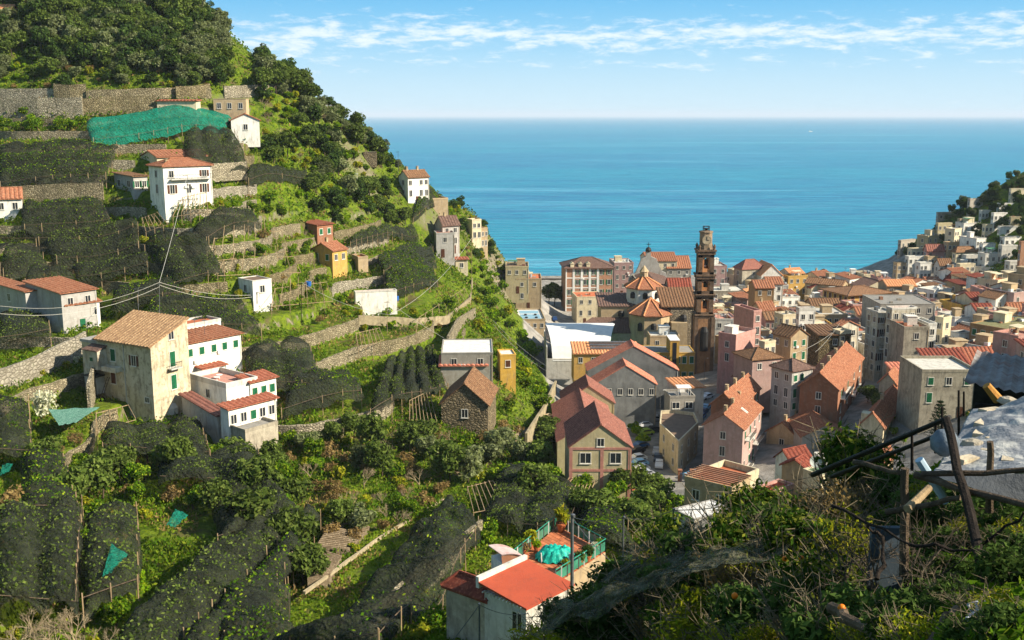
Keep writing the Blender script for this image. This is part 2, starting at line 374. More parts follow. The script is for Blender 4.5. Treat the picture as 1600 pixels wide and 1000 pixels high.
xs = np.unique(np.concatenate([np.arange(-320, -30, 2.5), np.arange(-30, 60, .8), np.arange(60, 336, 2.5)]))
ys = np.unique(np.concatenate([np.arange(-30, 70, 1.0), np.arange(70, 650, 2.5)]))
grid_mesh('valley_ground', xs, ys, Hout, m)
# --- sea
m, nt, out, N = nodes('sea_water')
pos = N('ShaderNodeNewGeometry').outputs['Position']
mpa = N('ShaderNodeMapping', {'Vector': pos, 'Scale': (.00012, .0011, 1), 'Rotation': (0, 0, .03)}).outputs[0]
pa = noise(N, mpa, 2.2, 6, .62, noise_dimensions='2D')
mpb = N('ShaderNodeMapping', {'Vector': pos, 'Scale': (.012, .05, 1), 'Rotation': (0, 0, -.12)}).outputs[0]
pb = noise(N, mpb, 1.0, 8, .72, noise_dimensions='2D')
mpc = N('ShaderNodeMapping', {'Vector': pos, 'Scale': (.00035, .0028, 1), 'Rotation': (0, 0, .06)}).outputs[0]
pc = noise(N, mpc, 1.6, 7, .66, noise_dimensions='2D')
sy = N('ShaderNodeSeparateXYZ', {0: pos}).outputs['Y']
col = mix(N, rng_(N, pa.outputs[0], .40, .60), lin('0a7c94'), lin('0a688e'))
col = mix(N, rng_(N, pb.outputs[0], .40, .64, 0, .75), col, lin('2698aa'))
col = mix(N, rng_(N, sy, 500, 900, .65, 0), col, lin('148ea0'))
col = mix(N, rng_(N, pc.outputs[0], .60, .70, 0, .8), col, lin('5fa9bd'))
wv = N('ShaderNodeTexWave', {'Vector': N('ShaderNodeMapping', {'Vector': pos, 'Rotation': (0, 0, -.1), 'Scale': (.22, 1, 1)}).outputs[0], 'Scale': .022, 'Distortion': 11.0, 'Detail': 5, 'Detail Scale': 1.6, 'Detail Roughness': .65}, bands_direction='Y')
wf = rng_(N, sy, 550, 3600, .5, .2)
dk = N('ShaderNodeMath', {0: rng_(N, wv.outputs[1], .35, .9, 1, 0), 1: wf}, operation='MULTIPLY').outputs[0]
col = mix(N, dk, col, lin('0a5878'))
bs = N('ShaderNodeBsdfPrincipled', {'Base Color': col, 'Roughness': .32, 'Specular IOR Level': .5, 'IOR': 1.33})
hh = N('ShaderNodeMath', {0: wv.outputs[1], 1: N('ShaderNodeMath', {0: pb.outputs[0], 1: 2.0}, operation='MULTIPLY').outputs[0]}, operation='ADD').outputs[0]
bp = N('ShaderNodeBump', {'Height': hh, 'Strength': .9, 'Distance': 1.6})
nt.links.new(bp.outputs[0], bs.inputs['Normal']); nt.links.new(bs.outputs[0], out.inputs[0]); MATS['sea'] = m
b = MB(); b.add([(-45000, 300, 0), (45000, 300, 0), (45000, 70000, 0), (-45000, 70000, 0)], [(0,1,2,3)]); struct(b.obj('sea', m))
# ---------------------------------------------------------------- building kit
def plaster(name, c, stain='75695a', amt=.65, c2=None): return mat('plaster_'+name, c, c2, .5, .9, .25, 6, stain, amt, .1, c3=c2 or '%02x%02x%02x' % tuple(int(int(c[i:i+2], 16)*.9+18) for i in (0, 2, 4)))
WALL = dict(white=('e2ded2',), cream=('cdbf9e',), ochre=('c29a52',), yellow=('c49c48',), pink=('b98c80',), mauve=('a0827c',), dustpink=('ae9086',),
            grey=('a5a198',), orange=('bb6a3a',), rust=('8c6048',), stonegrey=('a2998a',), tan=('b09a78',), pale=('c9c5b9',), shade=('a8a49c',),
            brownstone=('927450',), concrete=('989286',), khaki=('b0a37e',), coral=('ac8064',))
def wallmat(k):
    if k == 'stone': return stonemat('stone_wall', '9a8b70', '6f6450', '4b4438', 1.7, .7, .05)
    if k == 'oldstone': return mat('old_plaster_stone', 'a9a08c', '837a6a', .45, .95, .6, 5, '4f493f', .75, .1, c3='a59c88')
    if k == 'aged': return mat('aged_plaster', 'c9c2ae', '9d9381', .35, .95, .35, 5, '55493a', .85, .1, c3='b3a68c')
    if k == 'metal': return mat('grey_sheet_wall', '7c7c78', '5f5f5c', .3, .6, .1, 9, '4a4640', .5, .3)
    return plaster(k, WALL[k][0])
def tilemat(k):
    pal = dict(orange=('955f44', '784a36', 'a87c5e'), red=('7e4032', '643026', '92543f'), brown=('7d5a40', '5b4230', '9c7a58'), darkbrown=('6a5248', '4c3c36', '84695a'),
               pale=('c98a5c', 'b0714a', 'd8a578'), maroon=('8c5a4c', '70483e', '9c6c5c'), bright=('985640', '7e4836', 'a87258'), rose=('b87058', 'a05c48', 'c98a70'))[k]
    return mat('roof_tile_'+k, pal[0], pal[1], 1.6, .85, .5, 7, '33281f', .35, .15, c3=pal[2])
def flatmat(k):
    pal = dict(grey=('8f8b83',), light=('c4bfb2',), red=('a8503a',), white=('d5d2ca',), olive=('84805a',), terracotta=('b86a48',), pinkish=('b98878',), dark=('4a4845',), green=('6f8f6a',), brown=('7a6656',))[k]
    return mat('flat_roof_'+k, pal[0], None, .8, .9, .2, 5, '4f4a42', .5, .1)
glass_m = None
m, nt, out, N = nodes('window_glass')
bs = N('ShaderNodeBsdfPrincipled', {'Base Color': (.02, .025, .03, 1), 'Roughness': .12, 'Specular IOR Level': .5}); nt.links.new(bs.outputs[0], out.inputs[0]); glass_m = m
frame_m = mat('painted_frame', 'cfcabd', None, 2, .6, 0)
greenp = mat('green_shutter_paint', '17603c', '124c30', 2, .6, .1); brownp = mat('brown_shutter_paint', '5a3826', '452a1c', 2, .7, .1)
metal_m = mat('grey_metal', '7d7f80', '606264', 3, .45, .05, metal=.6); rail_m = mat('dark_iron', '2c2b2a', None, 3, .6, 0)
whitep = mat('white_paint', 'd9d7d0', 'c8c4ba', 1, .6, .05); wood_m = mat('weathered_wood', '6a5a48', '453a2e', 3, .9, .6, 20, stretch=.2)
woodd_m = mat('dark_wood', '2f2720', '1d1814', 3, .9, .5, 20, stretch=.2); woodl_m = mat('pale_wood', 'a08a68', '7d6a50', 3, .9, .4, 20, stretch=.2)
PRO = {}
def winmesh(w, h, kind):
    k = (round(w, 1), round(h, 1), kind)
    if k in PRO: return PRO[k]
    w, h, _ = k; t = .11
    f = MB(); f.box(-w/2-t, -.07, -h/2-t, w/2+t, 0, -h/2); f.box(-w/2-t, -.07, h/2, w/2+t, 0, h/2+t); f.box(-w/2-t, -.07, -h/2, -w/2, 0, h/2); f.box(w/2, -.07, -h/2, w/2+t, 0, h/2)
    f.box(-.04, -.05, -h/2, .04, -.012, h/2); f.box(-w/2-t-.08, -.16, -h/2-t-.06, w/2+t+.08, .0, -h/2-t)
    g_ = MB(); g_.box(-w/2, -.012, -h/2, w/2, .05, h/2)
    s_ = None
    if kind in ('green', 'brown'):          # closed louvred shutters
        s_ = []
        for sx in (-w/2, .01):
            q_ = MB(); q_.box(sx, -.085, -h/2, sx+w/2-.01, -.052, h/2); s_.append(q_)
            q_.box(sx+.06, -.1, -h*.42, sx+w/2-.07, -.084, h*.42)
    if kind in ('greenopen', 'brownopen'):
        s_ = [MB().box(-w/2-t-w/2, -.05, -h/2, -w/2-t-.01, -.003, h/2), MB().box(w/2+t+.01, -.05, -h/2, w/2+t+w/2, -.003, h/2)]
    PRO[k] = (f.mesh('window'), g_.mesh('pane'), [q_.mesh('shutter') for q_ in s_] if s_ else []); return PRO[k]
def window(parent, face, u, z, w=1.0, h=1.4, kind='dark', wR=0):
    fm, gm, sm = winmesh(w, h, kind)
    o = link('window', fm, frame_m, parent)
    if face == 'R': o.location = (u, -.004, z)
    else: o.location = (-.004, u, z); o.rotation_euler = (0, 0, -math.pi/2)
    link('pane', gm, glass_m, o)
    for q_ in sm: link('shutter', q_, greenp if kind.startswith('green') else brownp, o)
    return o
def slope(b, p0, p1, p2, p3, per=.85, amp=.13, th=.14):
    """tiled slope: p0->p1 eaves, p3->p2 ridge; real ribs running up the slope"""
    p0, p1, p2, p3 = map(Vector, (p0, p1, p2, p3)); n = max(2, int((p1-p0).length/per)); nrm = (p1-p0).cross(p3-p0).normalized()
    if nrm.z < 0: nrm = -nrm
    prof = [(0, 0), (.28, 1), (.62, 1), (.9, 0)]
    vs = []; fs = []
    for i in range(n):
        for t, a in prof:
            s_ = (i+t)/n; s_ = min(s_, 1); off = nrm*(amp*a)
            vs += [p0.lerp(p1, s_)+off, p3.lerp(p2, s_)+off]
    vs += [p1, p2]; k = len(vs)//2
    for i in range(k-1): fs.append((2*i, 2*i+2, 2*i+3, 2*i+1))
    b.add(vs, fs)
    dn = Vector((0, 0, -th)); q = [p0-nrm*.01, p1-nrm*.01, p2-nrm*.01, p3-nrm*.01]
    vs = q+[v+dn for v in q]; b.add(vs, [(0,1,2,3),(7,6,5,4),(0,4,5,1),(1,5,6,2),(2,6,7,3),(3,7,4,0)])
HOUSES = []
def PH(name, label, pts, yb, wall, rc, cat, par=.6, wins=()):
    '''flat roofed building on an irregular plan: roof corners (pixels, first one the nearest) and the base row below the first'''
    p = hit(pts[0][0], yb, 0, 150); q = at(pts[0][0], pts[0][1], p.y); zt = q.z
    W3 = [atz(x, y, zt) for x, y in pts]; root = empty(name, (p.x, p.y, p.z)); tag(root, label, cat); h = zt-p.z
    P2 = [(v.x-p.x, v.y-p.y) for v in W3]
    if sum(P2[i][0]*P2[(i+1) % len(P2)][1]-P2[(i+1) % len(P2)][0]*P2[i][1] for i in range(len(P2))) < 0: P2 = P2[::-1]; P2 = P2[-1:]+P2[:-1]
    MB().prism(P2, -4, h).obj('wall', wallmat(wall), root)
    cxx = sum(v[0] for v in P2)/len(P2); cyy = sum(v[1] for v in P2)/len(P2); ins = [(cxx+(x-cxx)*.93, cyy+(y-cyy)*.93) for x, y in P2]
    MB().prism(ins, h-.1, h+.06).obj('roof', flatmat(rc), root)
    pm = MB()
    for i in range(len(P2)):
        a, b_ = Vector(P2[i]), Vector(P2[(i+1) % len(P2)]); d = (b_-a).normalized(); n_ = Vector((d.y, -d.x))
        pm.prism([tuple(a+n_*.05-d*.02*i), tuple(b_+n_*.05), tuple(b_-n_*.2), tuple(a-n_*.2)], h-.02-.003*i, h+par+.004*i)
    pm.obj('parapet', wallmat(wall), root)
    for (i, cols, rows, kd) in wins:
        a, b_ = Vector(P2[i]), Vector(P2[(i+1) % len(P2)]); d = (b_-a)
        for r in range(rows):
            for c in range(cols):
                o = window(root, 'R', 0, 0, 1.0, 1.4, kd); pt = a+d*((c+.5)/cols); n_ = Vector((d.y, -d.x)).normalized(); pt = pt+n_*.01
                o.location = (pt.x, pt.y, h-1.7-3.1*r); o.rotation_euler = (0, 0, math.atan2(d.y, d.x))
    return root, P2, h
def H(name, label, Np, L, R, wall='white', roof='flat', rc='grey', wins=None, hh=None, D=None, phi=None, rise=None, over=.45, ch=0, par=.5, cat='house', group=None, balc=None, sk=0, st=3.1, ant=0, ww=1.0, wh=1.4, deep=4., top=True, shift=0):
    px, yb, yt = Np if len(Np) == 3 else (Np[0], None, Np[1])
    if D: 
        q = at(px, yt, D); zt = q.z; N_ = Vector((q.x, q.y, 0)); hgt = hh or (zt-hs(q.x, q.y))
    elif yb is None:
        q = hit(px, yt, hh, 100 if px < 700 else 150); zt = q.z; N_ = Vector((q.x, q.y, 0)); hgt = hh
    else:
        p = hit(px, yb, 0, 100 if px < 700 else 150); q = at(px, yt, p.y); zt = q.z; N_ = Vector((p.x, p.y, 0)); hgt = zt-p.z
    def onz(pt): r = atz(pt[0], pt[1], zt); return Vector((r.x-N_.x, r.y-N_.y))
    if phi is None:
        s_ = Vector((0, 0))
        if not isinstance(R, (int, float)): v = onz(R); s_ += v
        if not isinstance(L, (int, float)): v = onz(L); s_ += Vector((v.y, -v.x))
        if not isinstance(R, (int, float)) and not isinstance(L, (int, float)) and onz(R).length > 1.4*onz(L).length: s_ = onz(R)
        phi = math.atan2(s_.y, s_.x)
    else: phi = math.radians(phi)
    dR = Vector((math.cos(phi), math.sin(phi))); dL = Vector((-dR.y, dR.x))
    def length(pt, d):
        if isinstance(pt, (int, float)): return float(pt)
        view = Vector((N_.x, N_.y)).normalized()
        if abs(view.dot(d)) > .93: return max(2., onz(pt).dot(d))
        u = (pt[0]-800)/FPX; k0 = N_.y*CT-(zt-HC)*ST
        t = (u*k0-N_.x)/(d.x-u*d.y*CT); return min(max(t, 1.5), 90)
    wR = length(R, dR); wL = length(L, dL)
    root = empty(name, (N_.x, N_.y, zt-hgt), phi); root['label'] = label; root['category'] = cat
    if group: root['group'] = group
    wm = wallmat(wall); zt = hgt; zb = -deep
    b = MB(); rise = rise if rise is not None else (wL if roof == 'gR' else wR)*.24
    tm = tilemat(rc) if roof in ('gR', 'gL', 'hip', 'shedR', 'shedL', 'sR') else flatmat(rc)
    V = Vector
    if roof == 'gR':
        b.add([(0,0,zb),(wR,0,zb),(wR,wL,zb),(0,wL,zb),(0,0,zt),(wR,0,zt),(wR,wL,zt),(0,wL,zt),(0,wL/2,zt+rise),(wR,wL/2,zt+rise)],
              [(0,3,2,1),(0,1,5,4),(2,3,7,6),(1,2,6,9,5),(3,0,4,8,7),(4,5,9,8),(6,7,8,9)])
        r = MB(); k = rise/(wL/2); o_ = over; zr = zt+rise+.16; ze = zt-k*o_+.16
        slope(r, (-o_*.6,-o_,ze), (wR+o_*.6,-o_,ze), (wR+o_*.6,wL/2,zr), (-o_*.6,wL/2,zr)); slope(r, (wR+o_*.6,wL+o_,ze), (-o_*.6,wL+o_,ze), (-o_*.6,wL/2,zr), (wR+o_*.6,wL/2,zr))
        rid = MB(); rid.tube((-o_*.6, wL/2, zr+.05), (wR+o_*.6, wL/2, zr+.05), .17)
    elif roof == 'gL':
        b.add([(0,0,zb),(wR,0,zb),(wR,wL,zb),(0,wL,zb),(0,0,zt),(wR,0,zt),(wR,wL,zt),(0,wL,zt),(wR/2,0,zt+rise),(wR/2,wL,zt+rise)],
              [(0,3,2,1),(1,2,6,5),(3,0,4,7),(0,1,5,8,4),(2,3,7,9,6),(5,6,9,8),(7,4,8,9)])
        r = MB(); k = rise/(wR/2); o_ = over; zr = zt+rise+.16; ze = zt-k*o_+.16
        slope(r, (-o_,wL+o_*.6,ze), (-o_,-o_*.6,ze), (wR/2,-o_*.6,zr), (wR/2,wL+o_*.6,zr)); slope(r, (wR+o_,-o_*.6,ze), (wR+o_,wL+o_*.6,ze), (wR/2,wL+o_*.6,zr), (wR/2,-o_*.6,zr))
        rid = MB(); rid.tube((wR/2, -o_*.6, zr+.05), (wR/2, wL+o_*.6, zr+.05), .17)
    else:
        b.box(0, 0, zb, wR, wL, zt); rid = None; r = MB()
        if roof == 'hip':
            o_ = over; m_ = min(wR, wL)/2; zr = zt+rise+.05; ze = zt+.02
            if wR >= wL: a_, c_ = V((m_, wL/2, zr)), V((wR-m_, wL/2, zr))
            else: a_, c_ = V((wR/2, m_, zr)), V((wR/2, wL-m_, zr))
            e = [V((-o_,-o_,ze)), V((wR+o_,-o_,ze)), V((wR+o_,wL+o_,ze)), V((-o_,wL+o_,ze))]
            if (a_-c_).length < .3: c_ = a_+V((.15, 0, 0))
            vs = e+[a_, c_]+[v-V((0, 0, .2)) for v in e]
            fs = [(0,1,5,4),(1,2,5),(2,3,4,5),(3,0,4)] if wR >= wL else [(0,1,4),(1,2,5,4),(2,3,5),(3,0,4,5)]
            fs += [(0,6,7,1),(1,7,8,2),(2,8,9,3),(3,9,6,0),(9,8,7,6)]; r.add(vs, fs)
            rid = MB()
            for q1, q2 in ((e[0],a_),(e[3],a_ if wR >= wL else c_),(e[1],c_ if wR >= wL else a_),(e[2],c_),(a_,c_)): rid.tube(q1+V((0,0,.06)), q2+V((0,0,.06)), .13, n=5)
        elif roof in ('shedR', 'sR'):      # low eaves along the N-R face, rising away (towards L); sR: low along the N-L face
            o_ = over
            if roof == 'shedR': slope(r, (-o_,-o_,zt+.12), (wR+o_,-o_,zt+.12), (wR+o_,wL+o_,zt+rise), (-o_,wL+o_,zt+rise)); b.prism([(0,0),(wR,0),(wR,wL),(0,wL)], zt-.01, [zt+.02,zt+.02,zt+rise-.3,zt+rise-.3])
            else: slope(r, (-o_,wL+o_,zt+.12), (-o_,-o_,zt+.12), (wR+o_,-o_,zt+rise), (wR+o_,wL+o_,zt+rise)); b.prism([(0,0),(wR,0),(wR,wL),(0,wL)], zt-.01, [zt+.02,zt+rise-.3,zt+rise-.3,zt+.02])
        else:
            t = .22; r.box(t, t, zt-.1, wR-t, wL-t, zt+.05)
    b.obj('wall', wm, root)
    if r.v: r.obj('roof', tm, root)
    if rid and rid.v: rid.obj('ridge', tm, root)
    if roof == 'flat' and par > 0:
        pm = MB(); t = .2
        pm.box(-.06, -.06, zt+.002, wR+.06, t, zt+par); pm.box(-.06, wL-t, zt+.002, wR+.06, wL+.06, zt+par); pm.box(-.06, t, zt+.002, t, wL-t, zt+par); pm.box(wR-t, t, zt+.002, wR+.06, wL-t, zt+par)
        pm.obj('parapet', wallmat('pale' if wall in ('white', 'aged') else wall), root)
    for fc, spec in (wins or {}).items():
        nc, nr = spec[0], spec[1]; kd = spec[2] if len(spec) > 2 else 'dark'; span = wR if fc == 'R' else wL
        for rr in range(nr):
            z = zt-1.75-rr*st
            if z < 1: break
            for cc in range(nc):
                if nc*nr > 5 and random.random() < .08: continue
                u = span*(cc+.5)/nc
                kk = kd if not isinstance(kd, (list, tuple)) else random.choice(kd)
                hv = wh+(.5 if (rr % 2 == 1 and wh < 1.6) else 0)
                window(root, fc, u+random.uniform(-.1, .1), z-(.2 if hv > wh else 0), min(ww, span/nc*.55), hv, kk)
    for fc, u0, u1, rw in (balc or []):    # balconies: slab + rail
        span = wR if fc == 'R' else wL; a0, a1 = span*u0, span*u1; z = zt-2.85-rw*st
        s_ = MB(); rl = MB(); dd = 1.1
        if fc == 'R':
            s_.box(a0, -dd, z-.18, a1, -.01, z); rl.box(a0, -dd, z+.9, a1, -dd+.06, z+.98); rl.box(a0, -dd, z+.9, a0+.06, 0, z+.96); rl.box(a1-.06, -dd, z+.9, a1, 0, z+.96)
            for q in np.arange(a0, a1, .35): rl.box(q, -dd+.01, z, q+.04, -dd+.05, z+.9)
        else:
            s_.box(-dd, a0, z-.18, -.01, a1, z); rl.box(-dd, a0, z+.9, -dd+.06, a1, z+.98)
            for q in np.arange(a0, a1, .35): rl.box(-dd+.01, q, z, -dd+.05, q+.04, z+.9)
        o = s_.obj('balcony', wallmat('pale'), root); rl.obj('railing', rail_m, o)
    rr_ = random.Random(label)
    for i in range(ch):
        cb = MB(); x = wR*rr_.uniform(.15, .85); y = wL*rr_.uniform(.3, .6)
        if roof == 'gR': x = wR*(i+.35)/ch; y = wL*.52
        if roof == 'gL': y = wL*(i+.35)/ch; x = wR*.48
        zc = zt+(rise if roof[0] == 'g' else .1); cb.box(x-.3, y-.3, zc-.6, x+.3, y+.3, zc+1.0); cb.box(x-.38, y-.38, zc+1.0, x+.38, y+.38, zc+1.1); cb.box(x-.2, y-.2, zc+1.1, x+.2, y+.2, zc+1.35); cb.box(x-.36, y-.36, zc+1.35, x+.36, y+.36, zc+1.43)
        cb.obj('chimney', wallmat('tan'), root)
    for i in range(sk):
        if roof != 'gR': break
        k = rise/(wL/2); x = wR*(i+.5)/sk; y = wL*.22; s_ = MB(); z = zt+k*y+.3
        s_.slab([(x-.5,y-.7,z-k*.7),(x+.5,y-.7,z-k*.7),(x+.5,y+.7,z+k*.7),(x-.5,y+.7,z+k*.7)], .12); s_.obj('skylight', whitep, root)
    for i in range(ant):
        x = wR*rr_.uniform(.2, .8); y = wL*rr_.uniform(.2, .8); z0 = zt+(rise*.5 if roof != 'flat' else 0); am = MB()
        am.tube((x,y,z0), (x,y,z0+3.0), .035, n=4)
        for q in range(5): am.box(x-.5+q*.04, y-.5+q*.25, z0+2.7, x+.5-q*.04, y-.46+q*.25, z0+2.74)
        am.tube((x,y-.6,z0+2.72), (x,y+.7,z0+2.72), .025, n=4); am.obj('antenna', metal_m, root)
    if roof == 'flat' and top and wR*wL > 40:   # things fixed on the roof: stair head, tank, dish
        if rr_.random() < .75:
            x = wR*rr_.uniform(.1, .5); y = wL*rr_.uniform(.3, .6); s_ = MB(); w_ = min(3.0, wR*.4); s_.box(x, y, zt+.05, x+w_, min(y+w_, wL-.3), zt+2.2); s_.box(x-.15, y-.15, zt+2.2, x+w_+.15, min(y+w_, wL-.3)+.15, zt+2.35)
            s_.obj('stair_head', wallmat(rr_.choice(['white', 'cream', 'pale', 'tan'])), root)
        if rr_.random() < .6:
            x = wR*rr_.uniform(.55, .9); y = wL*rr_.uniform(.15, .8); s_ = MB(); s_.lathe([(.1, zt+.5), (.55, zt+.7), (.45, zt+.62)], x, y, 10); s_.tube((x, y, zt), (x, y, zt+.6), .05)
            s_.obj('satellite_dish', metal_m, root)
        if rr_.random() < .5:
            x = wR*rr_.uniform(.5, .8); y = wL*rr_.uniform(.2, .5); s_ = MB(); s_.tube((x, y, zt+.05), (x, y, zt+1.3), .55, n=10); s_.obj('water_tank', mat('tank_'+rr_.choice('ab'), rr_.choice(['9aa3a8', '3f6fa0']), None, 1, .5, 0), root)
    if hgt > 5 and wR > 4:      # fixed fittings: downpipe, door, small box units on the wall
        q_ = MB(); x = wR-.25; q_.box(x, -.1, -.5, x+.1, -.006, hgt-.2); q_.obj('downpipe', wallmat(rr_.choice(['pale', 'tan', 'stonegrey'])), root)
        q_ = MB(); x = wR*rr_.uniform(.15, .7); q_.box(x, -.07, -.5, x+1.1, -.006, 2.1); q_.obj('door', brownp if rr_.random() < .6 else greenp, root)
        for i in range(rr_.randint(0, 2)):
            q_ = MB(); x = wR*rr_.uniform(.1, .85); z = hgt-rr_.uniform(2.6, 5.5)
            if z > 2.5: q_.box(x, -.38, z, x+.8, -.006, z+.55); q_.obj('air_unit', whitep, root)
    if roof == 'flat' and top and wR*wL > 25:
        for i in range(rr_.randint(2, 4)):
            q_ = MB(); x = wR*rr_.uniform(.08, .8); y = wL*rr_.uniform(.08, .8); a = rr_.uniform(.4, 1.3); q_.box(x, y, hgt+.06, x+a, y+rr_.uniform(.4, 1.2), hgt+rr_.uniform(.3, 1.0)); q_.obj(rr_.choice(['vent_box', 'planter', 'vent_box']), rr_.choice([whitep, wallmat('rust'), metal_m, wallmat('stonegrey')]), root)
        if rr_.random() < .35:
            q_ = MB(); x = wR*rr_.uniform(.1, .4); y = wL*.1; w_ = min(3.2, wR*.5)
            for (px_, py_) in ((x, y), (x+w_, y), (x, y+2.2), (x+w_, y+2.2)): q_.box(px_-.05, py_-.05, hgt, px_+.05, py_+.05, hgt+2.1)
            q_.slab([(x-.2, y-.2, hgt+2.15), (x+w_+.2, y-.2, hgt+2.15), (x+w_+.2, y+2.4, hgt+2.35), (x-.2, y+2.4, hgt+2.35)], .06); q_.obj('roof_canopy', rr_.choice([whitep, wallmat('tan'), mat('awning_green', '4f7a5c'), wallmat('cream')]), root)
    HOUSES.append((label, root, px, yt, wR, wL, hgt, phi)); root['_t'] = 1; del root['_t']
    return root, wR, wL, hgt
# ---------------------------------------------------------------- the town (corner pixel, left and right eaves ends as seen)
T = dict(hh=10, ant=1)
G3 = 'gable roofed apartment houses in the middle of town'
# far row along the shore
H('seafront_house', 'tan stone house with arched windows at the foot of the cliff', (806,437), 12, (846,436), 'tan', 'flat', 'terracotta', {'R': (2,3)}, hh=10.5, phi=0, cat='house', st=4)
H('seafront_house', 'low brownish block with dark flat roof against the cliff edge', (790,418), 12, (826,418), 'khaki', 'flat', 'brown', {'R': (3,1)}, hh=9, phi=0, cat='house')
r_, a_, b_, c_ = H('palazzo', 'tall pink and white palazzo with dark dormered roof beside the sea', (884,419), 15, (958,418), 'coral', 'hip', 'darkbrown', {'R': (6,4,'greenopen')}, hh=17.5, phi=4, rise=3.4, cat='palazzo', st=4, ww=1.1, wh=2.0, over=.9)
for i in range(5): x = a_*.68*i/4; pm = MB(); pm.box(x-.45 if i else 0, -.16, -2, x+.45, -.005, c_-.1); pm.obj('pilaster', whitep, r_)
for i in range(1, 5): pm = MB(); pm.box(.46, -.12, c_-i*4.0-.2, a_*.68-.46, -.006, c_-i*4.0+.2); pm.obj('string_course', whitep, r_)
for i in range(3):
    dm = MB(); x = a_*.68*(i+.8)/4; dm.box(x-.7, -.1, c_+.3, x+.7, 2.2, c_+1.7); dm.add([(x-.9,-.3,c_+1.7),(x+.9,-.3,c_+1.7),(x,-.3,c_+2.4),(x-.9,2.6,c_+1.7),(x+.9,2.6,c_+1.7),(x,2.6,c_+2.4)], [(0,1,2),(5,4,3),(0,3,4,1),(1,4,5,2),(2,5,3,0)]); dm.obj('dormer', wallmat('cream'), r_)
H('seafront_house', 'brownish pink flat roofed building right of the pink and white palazzo', (960,412), 14, (990,412), 'mauve', 'flat', 'light', {'R': (3,3)}, hh=14, phi=4, cat='house', st=4)
H('annex_house', 'cream low annex with terracotta strip roof in front of the palazzo', (901,506,465), (885,457), (943,466), 'cream', 'flat', 'terracotta', {'R': (3,2), 'L': (1,2)}, phi=6, par=.3, st=4)
H('scaffolded_house', 'grey sheeted building with orange tile roof left of the bell tower', (1042,419), 14, (1080,419), 'concrete', 'gR', 'orange', {'R': (3,2)}, hh=13, phi=2, rise=4, cat='house', st=4)
H('long_roof_house', 'long orange tile roof behind the church facade', (1010,408), 16, (1058,408), 'cream', 'gR', 'orange', {'R': (4,1)}, hh=14, phi=2, rise=2.5, D=430)
H('red_roof_house', 'small red tile roof between church drum and bell tower', (1046,458), 10, (1082,458), 'cream', 'gR', 'red', {'R': (2,1)}, hh=9, phi=2, rise=4.0, D=340)
H('mauve_house', 'mauve three storey house just right of the bell tower', (1112,417), 16, (1136,416), 'mauve', 'flat', 'light', {'R': (2,3)}, hh=14, phi=3, ant=1, st=4)
H('low_stone_house', 'long grey stone house with pale flat roof right of the bell tower', (1112,456), 12, (1165,457), 'oldstone', 'flat', 'light', {'R': (4,2)}, hh=9, phi=2, par=.4, st=4)
H('old_chapel', 'old grey stone chapel front under dark red hip roof near the sea', (1160,421), (1147,413), (1196,421), 'oldstone', 'hip', 'maroon', {'R': (3,3), 'L': (1,2)}, hh=13, phi=18, rise=3.5, cat='chapel', st=4)
H('white_shed_roof_house', 'white house with long pale sloping roof right of the old chapel', (1190,430), 14, (1222,434), 'white', 'gL', 'pale', {'R': (3,2)}, hh=8, phi=5, rise=4, D=420)
H('small_house', 'brown stone cottage with orange roof below the old chapel', (1180,450), 8, (1210,451), 'brownstone', 'gR', 'orange', {'R': (2,1)}, hh=7, phi=3, D=355)
H('small_house', 'white walled house under short orange roof near shore', (1199,444), 8, (1224,444), 'white', 'gR', 'orange', {'R': (2,2)}, hh=8, phi=3, D=380)
H('courtyard_house', 'yellow house with shaded courtyard front and brown roof', (1232,433), (1224,428), (1262,433), 'ochre', 'flat', 'brown', {'R': (3,2), 'L': (1,2)}, hh=10, phi=14, st=4)
H('long_low_house', 'long low brown roofed house running diagonally to the beach', (1316,447), (1258,430), (1334,444), 'tan', 'gL', 'brown', {'L': (5,1)}, hh=7, phi=55, rise=1.6)
H('red_gable_house', 'cream gabled house with small red roof beside the big yellow building', (1268,450), (1262,446), (1292,450), 'cream', 'gL', 'red', {'R': (2,2)}, hh=7, phi=14, rise=1.8)
H('beach_house', 'low red roofed house at the edge of the beach', (1282,433), 10, (1306,432), 'tan', 'hip', 'red', {'R': (3,1)}, hh=5, phi=0, rise=2.4, cat='house')
H('beach_bar', 'beach bar with brown roof and awnings near the blue water', (1310,438), 12, (1345,438), 'rust', 'hip', 'maroon', {'R': (4,1)}, hh=5, phi=0, rise=2.4, cat='bar')
H('yellow_palace', 'big yellow ochre building with brown eaves behind the old quarter', (1326,461), (1286,449), (1392,455), 'ochre', 'hip', 'brown', {'R': (5,2,'brown'), 'L': (5,2,'brown')}, hh=10, rise=1.6, cat='building', st=4.2, ww=1.4, wh=2.0, over=1.2)
H('brown_roof_house', 'cream gabled house with dark brown roof behind the yellow building', (1352,450), (1330,441), (1392,447), 'cream', 'gL', 'darkbrown', {'R': (2,1)}, hh=10, rise=2.4, D=385)
